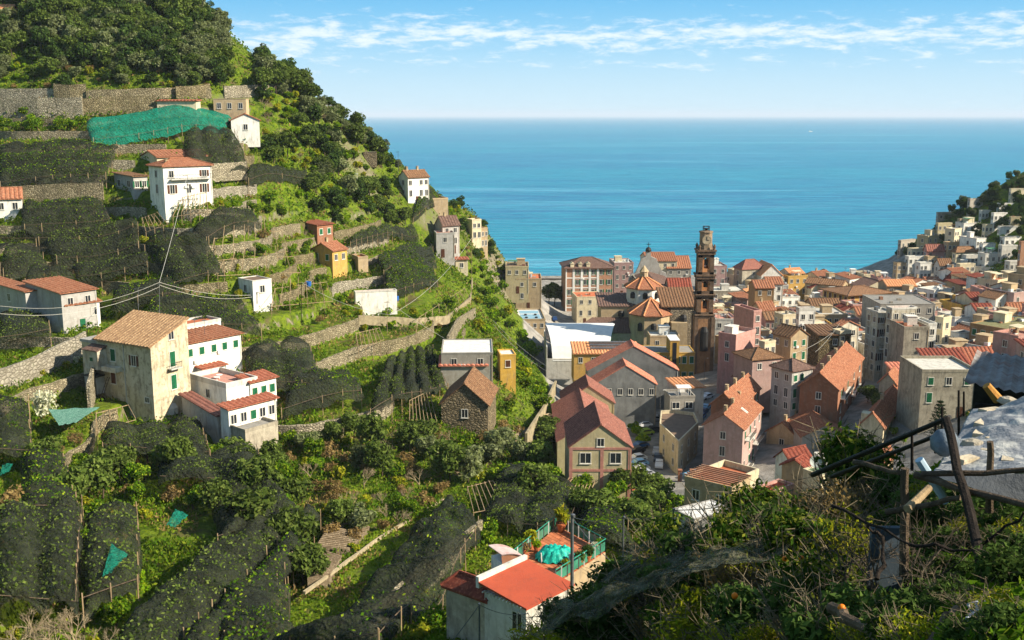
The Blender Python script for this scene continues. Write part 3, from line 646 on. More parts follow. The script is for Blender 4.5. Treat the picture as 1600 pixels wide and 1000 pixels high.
# middle of town
H('orange_roof_cluster', 'cluster house with crossing orange roofs below the brown cottage', (1188,485), (1174,474), (1212,482), 'tan', 'gR', 'orange', {'R': (2,2), 'L': (1,2)}, hh=9, phi=22, rise=2.2, ch=1)
H('white_terrace_house', 'white flat roofed house left of the long brown stone roof', (1219,466), (1211,460), (1250,466), 'white', 'flat', 'light', {'R': (3,2)}, hh=8, phi=10)
H('brown_roof_row', 'plain brown tiled roof below the yellow building', (1268,478), 8, (1318,480), 'tan', 'gR', 'brown', {'R': (3,1)}, hh=8, phi=0, rise=1.8)
H('terrace_house', 'cream house with roof terrace and balconies in mid town', (1224,494), (1210,482), (1248,490), 'cream', 'flat', 'light', {'R': (2,3), 'L': (2,3)}, hh=11, phi=20)
H('tower_house', 'tall narrow white house with coral red roof terrace', (1249,486), (1244,482), (1274,484), 'white', 'flat', 'red', {'R': (2,3), 'L': (1,3)}, hh=15, phi=8, par=.9)
H('wide_terrace_house', 'wide pale flat roof right of the tall white tower house', (1280,493), 13, (1324,493), 'tan', 'flat', 'light', {'R': (4,2)}, hh=9, phi=0, par=.4)
H('sloped_roof_house', 'small house with faded orange roof and laundry terrace', (1310,512), (1300,502), (1342,506), 'aged', 'gL', 'orange', {'R': (2,2), 'L': (1,2)}, hh=10, phi=22, rise=1.5, D=272)
H('cream_cottage', 'cream cottage with flat roof beside big bare stone wall', (1313,520), (1301,514), (1330,518), 'cream', 'flat', 'light', {'R': (2,2)}, hh=8, phi=20, D=262)
H('plain_block', 'dark stone block with tiled roof and bare wall in mid town', (1280,524), (1262,512), (1330,532), 'stone', 'shedR', 'brown', {'R': (1,1)}, hh=13, phi=4, rise=.8, D=262)
H('pink_apartments', 'tall apartment block with pink front and white sunny side', (1150,529), (1123,527), (1181,512), 'pink', 'flat', 'light', {'L': (1,2)}, hh=14, phi=48, cat='apartment block', par=1.0, D=256)
H('white_stair_tower', 'slim white tower with three small windows rising behind the pink apartments', (1178,488), (1147,483), (1190,486), 'pink', 'flat', 'terracotta', {'R': (1,3)}, hh=19, phi=20, cat='apartment block', D=274)
H('brown_hip_house', 'house with mottled brown tile roof behind the pink apartments', (1236,527), (1208,519), (1263,521), 'tan', 'gL', 'brown', {'R': (2,2,'green'), 'L': (2,1)}, hh=9, rise=1.9, phi=30, D=252)
H('small_flat_house', 'cream small flat house at the right foot of pink apartments', (1195,537), (1186,532), (1212,534), 'cream', 'flat', 'olive', {'R': (2,1), 'L': (1,1)}, hh=7, phi=30, D=246)
H('brown_hip_cottage', 'hip roofed brown house above the stepped orange rooftops', (1176,562), (1147,566), (1222,552), 'dustpink', 'hip', 'brown', {'R': (2,1)}, hh=9, phi=20, rise=1.8, D=236)
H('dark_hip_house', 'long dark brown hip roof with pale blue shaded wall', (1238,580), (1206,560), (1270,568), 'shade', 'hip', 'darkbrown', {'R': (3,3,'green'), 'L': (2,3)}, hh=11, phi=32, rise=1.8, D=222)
for a in (('orange_gable_house', 'rust walled gable house with orange roof, farthest of the stepped row', (1188,626,593), (1145,585), (1218,569), 'rust', dict(ch=2)),
          ('orange_gable_house', 'low gable house with orange roof, second of the stepped row', (1151,640,636), (1111,624), (1187,605), 'rust', dict(ch=3, hh=9, D=212)),
          ('pink_gable_house', 'pink gable house with orange roof and skylight, nearest of the stepped row', (1158,741,671), (1100,659), (1190,636), 'dustpink', dict(ch=3, sk=1)),
          ('rust_gable_house', 'large rust walled gable house with long orange roof and yellow balconies', (1306,674,609), (1250,594), (1348,558), 'rust', dict(ch=4))):
    n_, l_, c1_, c2_, c3_, w_, k_ = a
    H(n_, l_, c1_, c2_, c3_, w_, 'gR', 'orange', {'R': (4,3,['dark','green','brownopen']), 'L': (1,2)}, group=G3, balc=[('R', .1, .45, 0), ('R', .55, .95, 1), ('R', .1, .45, 2)], rise=3.2 if 'large' in l_ else 2.6, **k_)
H('ridge_house', 'gable house with two tone orange roof left of the nearer grey gable house', (1246,684), (1198,677), (1290,655), 'tan', 'gR', 'orange', {'L': (1,1)}, hh=8, phi=48, rise=2.6, ch=3, D=216)
H('grey_gable_house', 'grey walled gable house with pale orange roof in front of the rust gable house', (1252,712,682), (1250,655), (1323,689), 'grey', 'gL', 'orange', {'R': (1,1)}, phi=-2, rise=2.4, ch=0)
r_, a_, b_, c_ = H('curved_roof_house', 'long house with bright orange roof bending away at right of town', (1378,700,668), (1344,650), (1418,612), 'cream', 'gR', 'orange', {'R': (5,1,['green','dark'])}, rise=2.6, ch=1)
dm = MB(); dm.box(1.0, b_*.62, c_+.2, 3.2, b_*1.02, c_+2.1); dm.obj('dormer', wallmat('cream'), r_)
H('far_orange_house', 'short orange roof house beyond the bending orange roof', (1400,600), (1374,586), (1416,590), 'cream', 'gR', 'orange', {'R': (2,2)}, hh=7, phi=60, rise=2, D=224)
H('rose_roof_house', 'house with rose coloured sheet roof in front of old stone flats', (1400,585), (1385,563), (1436,583), 'tan', 'shedR', 'rose', {'R': (3,1)}, hh=7, phi=5, rise=1.6, D=236)
# right: old quarter
H('old_flats', 'tall old stone flats with balconies at the middle right of town', (1372,490), (1354,482), (1398,500), 'aged', 'flat', 'grey', {'R': (2,5,['dark','brownopen']), 'L': (2,5)}, hh=18, phi=12, cat='apartment block', balc=[('R', .2, .8, 1), ('R', .2, .8, 2)], D=262)
H('grey_roof_hall', 'big aged block under grey pitched sheet roof in the old quarter', (1376,476), 16, (1462,476), 'concrete', 'flat', 'grey', {'R': (5,3)}, hh=16, phi=0, cat='building', par=.25, D=300)
H('white_stack_flats', 'white aged flats with red roof terrace in the old quarter', (1394,484), (1385,478), (1433,488), 'aged', 'flat', 'red', {'R': (3,4), 'L': (1,4)}, hh=19, phi=10, cat='apartment block', balc=[('R', .1, .5, 1)], D=258)
H('stained_block', 'windowless stained grey block with terracotta roof terrace', (1413,514), 9, (1452,515), 'oldstone', 'flat', 'terracotta', {'R': (1,1)}, hh=12, phi=2, cat='house', par=.6, D=246)
H('white_narrow_house', 'narrow white house with small red awning beside the stained block', (1451,508), 8, (1464,508), 'white', 'flat', 'light', {'R': (1,3)}, hh=12, phi=5, D=252)
H('cream_tower_house', 'slim cream tower house with blue roof tank in the old quarter', (1474,499), (1462,495), (1487,495), 'cream', 'flat', 'grey', {'R': (1,4), 'L': (1,4)}, hh=15, phi=35, D=254)
H('dark_roof_cube', 'small white cube house with dark flat roof', (1499,522), (1486,517), (1519,519), 'white', 'flat', 'dark', {'R': (1,1), 'L': (1,1)}, hh=8, phi=20, par=.3, D=248)
H('brick_brown_palazzo', 'large brown stone palazzo with green shutters and skylight at right', (1574,516), (1516,503), (1640,508), 'brownstone', 'flat', 'olive', {'R': (3,3,'green'), 'L': (4,3,'green')}, hh=13, phi=35, cat='palazzo', par=.3, st=3.6, D=240)
H('yellow_villa', 'yellow villa with brown shutters and roof pavilion', (1502,480), (1468,470), (1562,473), 'yellow', 'flat', 'terracotta', {'R': (6,2,'brown'), 'L': (4,2,'brown')}, hh=9, phi=14, cat='villa', par=.7, D=310)
H('yellow_pavilion', 'cream roof pavilion standing behind the yellow villa parapet', (1502,465), (1488,458), (1540,461), 'ochre', 'flat', 'light', {'R': (3,1)}, hh=13, phi=14, par=.2, D=318, top=False)
H('verandah_house', 'white house with glazed verandah left of the yellow villa', (1460,455), (1433,446), (1487,449), 'white', 'flat', 'light', {'R': (4,1), 'L': (3,1)}, hh=8, phi=28, par=.3, D=345, ww=1.6)
H('red_tile_barn', 'low cream house with red brown tile roof below the headland', (1402,437), (1394,424), (1446,436), 'cream', 'shedR', 'brown', {'R': (3,1)}, hh=6, phi=8, rise=1.6, D=430)
H('flat_tan_house', 'tan house with mossy green flat roof below the headland', (1436,436), 10, (1474,438), 'tan', 'flat', 'green', {'R': (3,1)}, hh=7, phi=0, D=410)
H('brick_roof_house', 'low orange roofed house below the verandah house', (1386,447), 9, (1432,448), 'tan', 'gR', 'pale', {'R': (3,1)}, hh=6, phi=0, rise=1.5, D=370)
H('red_mansard_house', 'house with dark red roof and chimneys in front of the long pale building', (1484,440), (1476,432), (1512,437), 'tan', 'hip', 'red', {'R': (3,2)}, hh=9, phi=15, rise=3, ch=2, D=375)
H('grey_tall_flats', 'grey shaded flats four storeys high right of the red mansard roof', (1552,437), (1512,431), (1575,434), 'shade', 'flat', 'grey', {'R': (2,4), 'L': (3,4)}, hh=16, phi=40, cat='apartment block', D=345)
H('long_pale_flats', 'long pale terrace of flats at the foot of the headland', (1556,420), (1480,405), (1578,418), 'pale', 'flat', 'grey', {'R': (2,2), 'L': (8,2)}, hh=10, phi=62, cat='apartment block', D=395)
H('pink_red_roof_house', 'pink shaded house with maroon roof at the right picture edge', (1582,462), (1574,448), (1625,456), 'mauve', 'gR', 'maroon', {'R': (3,2), 'L': (1,2)}, hh=9, phi=10, rise=2, D=320)
H('corner_orange_house', 'orange roofed low house by the right picture edge', (1576,484), (1568,478), (1625,482), 'tan', 'gR', 'orange', {'R': (3,1)}, hh=7, phi=8, rise=1.6, D=290)
H('grey_villa', 'grey lichened villa with white roof edge behind the tall conifer', (1441,582), 12, (1527,583), 'oldstone', 'flat', 'light', {'R': (3,2,['green','dark'])}, hh=9, phi=0, cat='villa', par=.6, D=200, top=False)
H('red_roof_villa', 'white house with reddish brown pitched roof right behind the grey villa', (1456,577), 8, (1520,578), 'white', 'shedR', 'red', {'R': (1,1)}, hh=9, phi=0, rise=2.6, D=212)
H('red_sheet_hall', 'long red sheet roofed hall sloping down at the right', (1500,566), (1490,545), (1556,568), 'tan', 'shedR', 'bright', {'R': (3,1)}, hh=7, phi=5, rise=2.6, D=222)
# centre: industrial group
for lab, n_, l_, r_, w_, kw in (
    ('brown ribbed hall with pinkish front wall, nearest of the industrial gables', (889,765,699), (891,661), (987,699), 'khaki', dict(rise=3.6, phi=0)),
    ('long lower brown ribbed hall joining the two taller gables', (871,697,690), (878,632), (966,690), 'khaki', dict(rise=3.4, phi=0, D=196, hh=8)),
    ('brown ribbed hall with stepped gable behind the lower hall', (879,640,630), (880,612), (960,632), 'khaki', dict(rise=3.8, phi=0, D=222, hh=10))):
    rt, a_, b_, c_ = H('industrial_hall', lab, n_, l_, r_, w_, 'gL', 'maroon', {'R': (2,2)} if 'nearest' in lab else {}, cat='factory hall', group='gabled halls of the old factory', ww=1.6, wh=1.6, st=3.6, over=.25, **kw)
    if 'nearest' in lab:
        f_ = MB()
        for z in (c_-.15, c_-3.7): f_.box(-.05, -.09, z-.25, a_+.05, -.005, z+.15)
        for x in (0, a_*.5, a_-.5): f_.box(x-.02, -.08, -2, x+.5, -.006, c_-.4)
        f_.obj('frame_beam', plaster('beam', 'b07a6c'), rt); window(rt, 'R', a_*.5, c_+.8, 1.0, 1.2)
for lab, n_, l_, r_, kw in (('grey sheet walled shed with split orange roof in front of its twin', (928,601), 7, (1026,610), dict(rise=4.6, D=243, hh=10)),
                        ('grey sheet walled shed with split orange roof behind its twin', (918,579), 7, (1060,599), dict(rise=6.2, D=256, hh=12))):
    H('industrial_shed', lab, n_, l_, r_, 'metal', 'gL', 'rose', {'R': (6,1)} if 'front' in lab else {}, cat='factory shed', group='grey factory sheds', phi=0, over=.2, **kw)
rt, a_, b_, c_ = H('school', 'two storey yellow school with red and green shutters', (1001,552), 9, (1086,553), 'yellow', 'flat', 'grey', {'R': (8,2,['green','brown'])}, hh=9, phi=0, cat='school', par=.2, D=268, st=4.2, ww=1.3, wh=1.8, top=False)
f_ = MB(); f_.box(a_*.53, -.8, -3, a_*.7, 6, c_+3.5); f_.obj('stair_tower', plaster('yellow', 'd2a43c'), rt); f_ = MB(); f_.box(a_*.53-.1, -.9, c_+3.5, a_*.7+.1, 6.1, c_+3.7); f_.obj('tower_roof', whitep, rt)
f_ = MB(); f_.box(a_*.58, -.86, .5, a_*.65, -.8, c_+3); f_.obj('tower_window', glass_m, rt)
rt, a_, b_, c_ = H('school_wing', 'low yellow wing with long row of roof lights left of the school', (897,553), 12, (1000,556), 'ochre', 'shedR', 'pale', {'R': (5,1)}, hh=5, phi=0, cat='school', D=282, rise=.8)
for rw in range(3):
    for i in range(11):
        f_ = MB(); x = a_*(.26+.066*i); y = b_*(.3+.24*rw); z = c_+.3+.8*y/b_; f_.box(x, y, z-.1, x+1.2, y+.9, z+.45); f_.obj('roof_light', metal_m, rt)
H('stone_annex', 'pale roofed annex between apse and yellow school', (1016,527), 8, (1062,527), 'tan', 'flat', 'light', {'R': (2,1)}, hh=6, phi=0, D=296)
H('garage', 'low garage with ribbed cream roof beside the grey sheds', (1060,607), (1057,594), (1100,602), 'pale', 'shedR', 'pale', {}, hh=5, phi=12, rise=.6, D=240, cat='garage')
H('garage', 'white walled open garage at the street corner', (1047,622), 6, (1086,622), 'concrete', 'flat', 'grey', {'R': (2,1)}, hh=4.5, phi=4, D=232, cat='garage', ww=2.4)
r_, P2_, h_ = PH('wedge_building', 'wedge shaped cream building with brown terrace roof between two streets', [(1060,694),(1091,664),(1084,649),(1052,645),(1033,646),(1031,666)], 742, 'cream', 'brown', 'building', .7, [(0,3,2,'dark'),(5,2,2,'dark')])
H('grey_shed', 'small stone hut by the white retaining wall left of the factory', (850,655), (843,625), (866,640), 'tan', 'flat', 'light', {}, hh=5, phi=35, D=214, cat='hut', top=False)
# tent, pool terrace
p0 = at(854, 548, 300); p1 = at(967, 548, 300); g0 = hs(p0.x, 300)
rt = empty('sports_hall', (p0.x, 300, g0)); tag(rt, 'white barrel roofed sports tent with green end beside the church', 'tent'); w_ = p1.x-p0.x; zz = p0.z-g0; ln = 26
cv = MB(); k = 12; ring = [(math.sin(math.pi*.5*i/k)) for i in range(k+1)]
ys_ = [ln*i/k for i in range(k+1)]; zs_ = [zz-3+8.4*math.sin(math.pi*i/k)**.55 for i in range(k+1)]
vs = []; 
for i in range(k+1): vs += [(0+.3*abs(i-k/2), ys_[i], zs_[i]), (w_-.5*abs(i-k/2)-1.5*(1-abs(i-k/2)/(k/2))*0, ys_[i], zs_[i])]
cv.add(vs, [(2*i, 2*i+1, 2*i+3, 2*i+2) for i in range(k)]); cv.obj('canopy', mat('tent_fabric', 'd6d6d2', 'c6c7c4', .6, .6, .05), rt)
ev = MB(); ev.add(vs[1::2]+[(w_-3, 0, 0), (w_-3, ln, 0)], [tuple(range(k+1))+(k+2, k+1)]); ev.obj('end_panel', mat('green_tarp', '0f7a55', '0a5c40', 1, .7, .1), rt)
wv_ = MB(); wv_.box(0, .1, -3, w_-3, .3, zz-2.4); wv_.box(0, .3, -3, .25, ln, zz+1); wv_.obj('side_wall', wallmat('pale'), rt)
rt2, a_, b_, c_ = H('clubhouse', 'flat clubhouse with pale blue roof court at the cliff foot', (810,501), 20, (852,500), 'tan', 'flat', 'white', {'R': (4,1)}, hh=5, phi=3, cat='building', par=.6, D=352, top=False)
f_ = MB(); f_.box(1.2, 1.5, c_+.06, a_-1.2, b_*.55, c_+.1); f_.box(1.2, b_*.62, c_+.06, a_-1.2, b_-2, c_+.1); f_.obj('blue_court', mat('blue_court', '8fb4c4', '7aa3b8', .5, .6, 0), rt2)
f_ = MB()
for i in range(4): f_.lathe([(.5, c_+.1), (.5, c_+.5), (.3, c_+.6)], 3+(i % 2)*3.4, 4+(i//2)*5, 8)
f_.obj('roof_vent', rail_m, rt2)
# church: nave, transept, apse, drum
def church():
    base = at(1020, 535, 312); gz = hs(base.x, 312); r = empty('church', (base.x, 312, gz)); tag(r, 'large stone church with orange pyramid roofs and ornate grey facade', 'church')
    s = 312/FPX/.985
    X = lambda px: (px-1020)*s; Z = lambda py, dy=0: at(1020, py, 312+dy).z-gz
    st_ = wallmat('tan'); osm = wallmat('oldstone'); br = tilemat('darkbrown'); og = tilemat('brown')
    def polyroof(n, cx, cy, R, z0, z1, ph, nm, mt, sq=1):
        b = MB(); ring = [(cx+R*math.cos(ph+2*math.pi*i/n), cy+sq*R*math.sin(ph+2*math.pi*i/n), z0) for i in range(n)]
        b.add(ring+[(cx, cy, z1)]+[(x, y, z-.3) for x, y, z in ring], [(i, (i+1)%n, n) for i in range(n)]+[(i, n+1+i, n+1+(i+1)%n, (i+1)%n) for i in range(n)]+[tuple(range(n+1, 2*n+1))[::-1]])
        b.obj(nm, mt, r); rb = MB()
        for x, y, z in ring: rb.tube((x, y, z+.1), (cx, cy, z1+.1), .22, n=5)
        rb.obj('ridge', tilemat('pale'), r)
    # apse (8-sided)
    cy = 6.2; R = 6.6; b = MB(); b.lathe([(R, -4), (R, Z(495)), (R+.35, Z(495)), (R+.35, Z(493))], X(1019), cy, 8, math.pi/8); b.obj('apse_wall', st_, r)
    polyroof(8, X(1019), cy, R+.7, Z(493.5), Z(466, 6), math.pi/8, 'apse_roof', tilemat('orange'))
    for px_ in (1001, 1021, 1041):
        w = MB(); w.lathe([(.9, Z(518)), (.9, Z(508)), (.5, Z(505.5))], X(px_), cy-R*.93+abs(px_-1021)*.06, 8); w.obj('arched_window', rail_m, r)
    # drum on the crossing
    cy2 = 22; b = MB(); b.lathe([(5.6, 2), (5.6, Z(452, 16.5)), (6.0, Z(452, 16.5)), (6.0, Z(451, 16.5))], X(1017.5), cy2, 8, math.pi/8); b.obj('drum', wallmat('white'), r)
    polyroof(8, X(1017.5), cy2, 6.4, Z(451.5, 16.5), Z(430, 22), math.pi/8, 'drum_roof', tilemat('orange'))
    for a in (-2.36, -1.57, -.78):
        w = MB(); w.lathe([(.8, Z(467, 16.5)), (.8, Z(460, 16.5)), (.4, Z(457.5, 16.5))], X(1017.5)+5.3*math.cos(a), cy2+5.3*math.sin(a), 8); w.obj('arched_window', rail_m, r)
    w = MB(); w.lathe([(1.3, Z(432, 22)), (1.3, Z(424, 22)), (1.6, Z(424, 22)), (.9, Z(420, 22)), (.2, Z(415, 22))], X(1018), cy2, 8); w.obj('lantern', st_, r)
    # right transept / nave
    x0, x1 = X(1049), X(1091); b = MB(); z0 = Z(483); b.box(x0, 3, -4, x1, 15, z0); b.obj('transept_wall', wallmat('stone'), r)
    b = MB(); slope(b, (x0-3, 2.6, z0+.2), (x1+.5, 2.6, z0+.2), (x1+.5, 15.4, z0+4.2), (x0-3, 15.4, z0+4.2)); b.obj('transept_roof', tilemat('brown'), r)
    w = MB(); w.lathe([(1.0, z0-5.5), (1.0, z0-3), (.6, z0-2.2)], x0+4, 2.75, 8); w.obj('arched_window', rail_m, r)
    b = MB(); b.box(x0, .2, -4, X(1074), 3, Z(505)); b.obj('sacristy_wall', st_, r)
    # left aisle roofs
    x0, x1 = X(888), X(990); b = MB(); b.box(x0, 4, -4, x1, 16, Z(525)); b.obj('aisle_wall', osm, r)
    b = MB(); slope(b, (x0, 3.6, Z(525)+.2), (x1, 3.6, Z(525)+.2), (x1, 16, Z(496, 16)), (x0+8, 16, Z(496, 16))); b.obj('aisle_roof', br, r)
    x0 = X(945); b = MB(); b.box(x0, 16, -4, x1+2, 30, Z(478, 16)); b.obj('nave_wall', st_, r)
    b = MB(); slope(b, (x0-1, 15.6, Z(479, 16)+.1), (x1+6, 15.6, Z(479, 16)+.1), (x1+6, 30, Z(457, 30)), (x0-1, 30, Z(457, 30))); b.obj('nave_roof', br, r)
    for i, px_ in enumerate((978,)):
        w = MB(); w.lathe([(1.0, Z(494, 16)), (1.0, Z(488, 16)), (.6, Z(485, 16))], X(px_), 15.9, 8); w.obj('arched_window', rail_m, r)
    # ornate rear of the facade with volutes
    dy = 62; sx = (312+dy)/FPX/.985; XX = lambda px: (px-1020)*sx+base.x*(dy/312.)
    pts = [(980,470),(980,437),(984,428),(990,427),(996,414),(999,404),(1006,401),(1007,393),(1013,393),(1014,401),(1023,405),(1027,416),(1032,424),(1038,427),(1041,437),(1041,470)]
    b = MB(); o = len(pts); P_ = [(XX(x), dy, Z(y, dy)) for x, y in pts]; Q_ = [(x, dy+1.6, z) for x, _, z in P_]
    b.add(P_+Q_, [tuple(range(o)), tuple(range(o, 2*o))[::-1]]+[(i, i+o, (i+1)%o+o, (i+1)%o) for i in range(o)]); b.obj('facade', wallmat('grey'), r)
    b = MB(); b.lathe([(1.0, Z(394, dy)), (1.1, Z(391, dy)), (.8, Z(388, dy)), (.1, Z(386, dy))], XX(1010), dy+.8, 8); b.box(XX(1010)-.08, dy+.7, Z(386, dy), XX(1010)+.08, dy+.9, Z(379, dy)); b.box(XX(1010)-.7, dy+.7, Z(382.5, dy), XX(1010)+.7, dy+.9, Z(381.6, dy)); b.obj('cupola_cross', rail_m, r)
    b = MB(); b.box(XX(986), 30, -4, XX(1036)-2, dy, Z(445, 40)); b.obj('nave_body', osm, r); b = MB()
    zr = Z(438, 40); zl = Z(447, 40); xm = (XX(986)+XX(1036))/2-1
    slope(b, (XX(984), 30, zl), (XX(984), dy, zl), (xm, dy, zr), (xm, 30, zr)); slope(b, (XX(1036), dy, zl), (XX(1036), 30, zl), (xm, 30, zr), (xm, dy, zr)); b.obj('nave_rear_roof', br, r)
church()
def tower():
    D = 300; p = at(1095, 600, D); gz = hs(p.x, D); s = D/FPX/.985
    r = empty('bell_tower', (p.x, D, gz)); tag(r, 'tall dark stone bell tower with orange panels, clock stage and bell frame', 'bell tower')
    Z = lambda y: at(1095, y, D).z-gz
    dk = mat('dark_tuff', '76614f', '554638', .8, .95, .5, 6, '332a24', .5, .1); og = mat('tower_plaster', 'c48858', 'a87048', .7, .9, .3, 5, '6a4a34', .5, .1); gs = mat('tower_grey', 'a08a72', '80705a', .7, .95, .4, 6, '3a3029', .6, .1)
    def stage(w, z0, z1, arch):
        b = MB(); h = w/2; c = .26*w
        b.box(-h, -h, z0, -h+c, -h+c, z1); b.box(h-c, -h, z0, h, -h+c, z1); b.box(-h, h-c, z0, -h+c, h, z1); b.box(h-c, h-c, z0, h, h, z1)
        b.box(-h, -h, z1-.9, h, h, z1); b.box(-h, -h, z0, h, h, z0+1.0); b.obj('pier', dk, r)
        b = MB(); q = h-.22; g = w*.14; za = z0+(z1-z0)*.74
        for sx in (-1, 1):
            for (xa, xb) in ((-q+c*.4, -g), (g, q-c*.4)):
                b.box(xa, sx*q-.35 if sx > 0 else -q, z0+1, xb, sx*q if sx > 0 else -q+.35, z1-.9); b.box(sx*q-.35 if sx > 0 else -q, xa, z0+1, sx*q if sx > 0 else -q+.35, xb, z1-.9)
            b.box(-g, sx*q-.35 if sx > 0 else -q, za+g*.8, g, sx*q if sx > 0 else -q+.35, z1-.9); b.box(sx*q-.35 if sx > 0 else -q, -g, za+g*.8, sx*q if sx > 0 else -q+.35, g, z1-.9)
            b.box(-g, sx*q-.35 if sx > 0 else -q, z0+1, g, sx*q if sx > 0 else -q+.35, z0+2.0)
        b.obj('arched_panel', og, r)
        b = MB()
        for a in range(4):
            ang = a*math.pi/2; n = 8; vs = []
            for rr2, yy in ((g, 0), (g*1.35, 0)):
                for i in range(n+1):
                    t = math.pi*i/n; x = rr2*math.cos(t); z = za+rr2*math.sin(t); vs.append((x*math.cos(ang)+(q+.05)*math.sin(ang), x*math.sin(ang)-(q+.05)*math.cos(ang), z))
            b.add(vs, [(i, i+1, n+2+i, n+1+i) for i in range(n)])
        b.obj('arch_moulding', gs, r)
        b = MB(); b.lathe([(.9, za-1.6), (.75, za-1.2), (.5, za-.4), (.2, za)], 0, 0, 10); b.obj('bell', mat('bronze', '3f3a2c', None, 1, .5, 0, metal=.7), r)
    def cornice(w, z, t=.8):
        b = MB(); b.box(-w/2-.25, -w/2-.25, z-t*.5, w/2+.25, w/2+.25, z+t*.2); b.box(-w/2-.5, -w/2-.5, z+t*.2, w/2+.5, w/2+.5, z+t*.55); b.obj('cornice', dk, r)
    w1 = 26*s; b = MB(); b.box(-w1/2-.2, -w1/2-.2, -5, w1/2+.2, w1/2+.2, Z(492)); b.obj('base_shaft', mat('tower_lower', 'a07a58', '7d5f46', .6, .9, .4, 5, '4a382c', .7, .1), r)
    b = MB()
    for x in (-1, 1):
        for y in (-1, 1): b.box(x*w1/2-.5, y*w1/2-.5, -5, x*w1/2+.5, y*w1/2+.5, Z(493))
    b.obj('corner_buttress', dk, r)
    b = MB(); b.lathe([(1.2, Z(545)), (1.2, Z(515)), (.7, Z(508))], 0, -w1/2-.1, 10); b.obj('arched_door', rail_m, r)
    cornice(w1, Z(492), 1.2); stage(w1*.98, Z(491), Z(461), 1); cornice(w1*.98, Z(460)); stage(w1*.96, Z(458), Z(433), 1)
    cornice(w1*.97, Z(431), 1.2); stage(w1*.92, Z(429), Z(396), 1); cornice(w1*.94, Z(393), 1.3)
    for x in (-1, 1):
        for y in (-1, 1):
            b = MB(); b.lathe([(.55, Z(391)), (.3, Z(387)), (.45, Z(384)), (.05, Z(380))], x*w1*.44, y*w1*.44, 8); b.obj('finial', dk, r)
    w2 = 19*s; b = MB(); b.lathe([(w2*.52, Z(391)), (w2*.52, Z(363)), (w2*.58, Z(363)), (w2*.58, Z(361))], 0, 0, 8, math.pi/8); b.obj('clock_stage', gs, r)
    b = MB(); n = 16
    for i in range(n):
        a = 2*math.pi*i/n; b.box(1.15*math.cos(a)-.06, -w2*.5-.1, Z(374)+1.15*math.sin(a)-.06, 1.15*math.cos(a)+.06, -w2*.5-.02, Z(374)+1.15*math.sin(a)+.06)
    b.tube((0, -w2*.49, Z(374)), (0, -w2*.5-.03, Z(374)), 1.35, n=20); 
    o = b.obj('clock_face', mat('clock_white', 'b8a98e', '97876c', 1, .8, 0), r)
    h_ = MB(); h_.box(-.06, -w2*.5-.12, Z(374), .06, -w2*.5-.06, Z(374)+.95); h_.box(0, -w2*.5-.12, Z(374)-.06, .7, -w2*.5-.06, Z(374)+.06); h_.obj('clock_hand', rail_m, o)
    b = MB()
    for x in (-.75, .75):
        for y in (-.75, .75): b.tube((x, y, Z(361)), (x, y, Z(353.5)), .1, n=5)
    for z in (Z(357), Z(353.5)): b.box(-.85, -.85, z-.06, .85, .85, z+.06)
    b.lathe([(.5, Z(360)), (.4, Z(358)), (.15, Z(357))], 0, 0, 8); b.obj('bell_frame', rail_m, r)
tower()
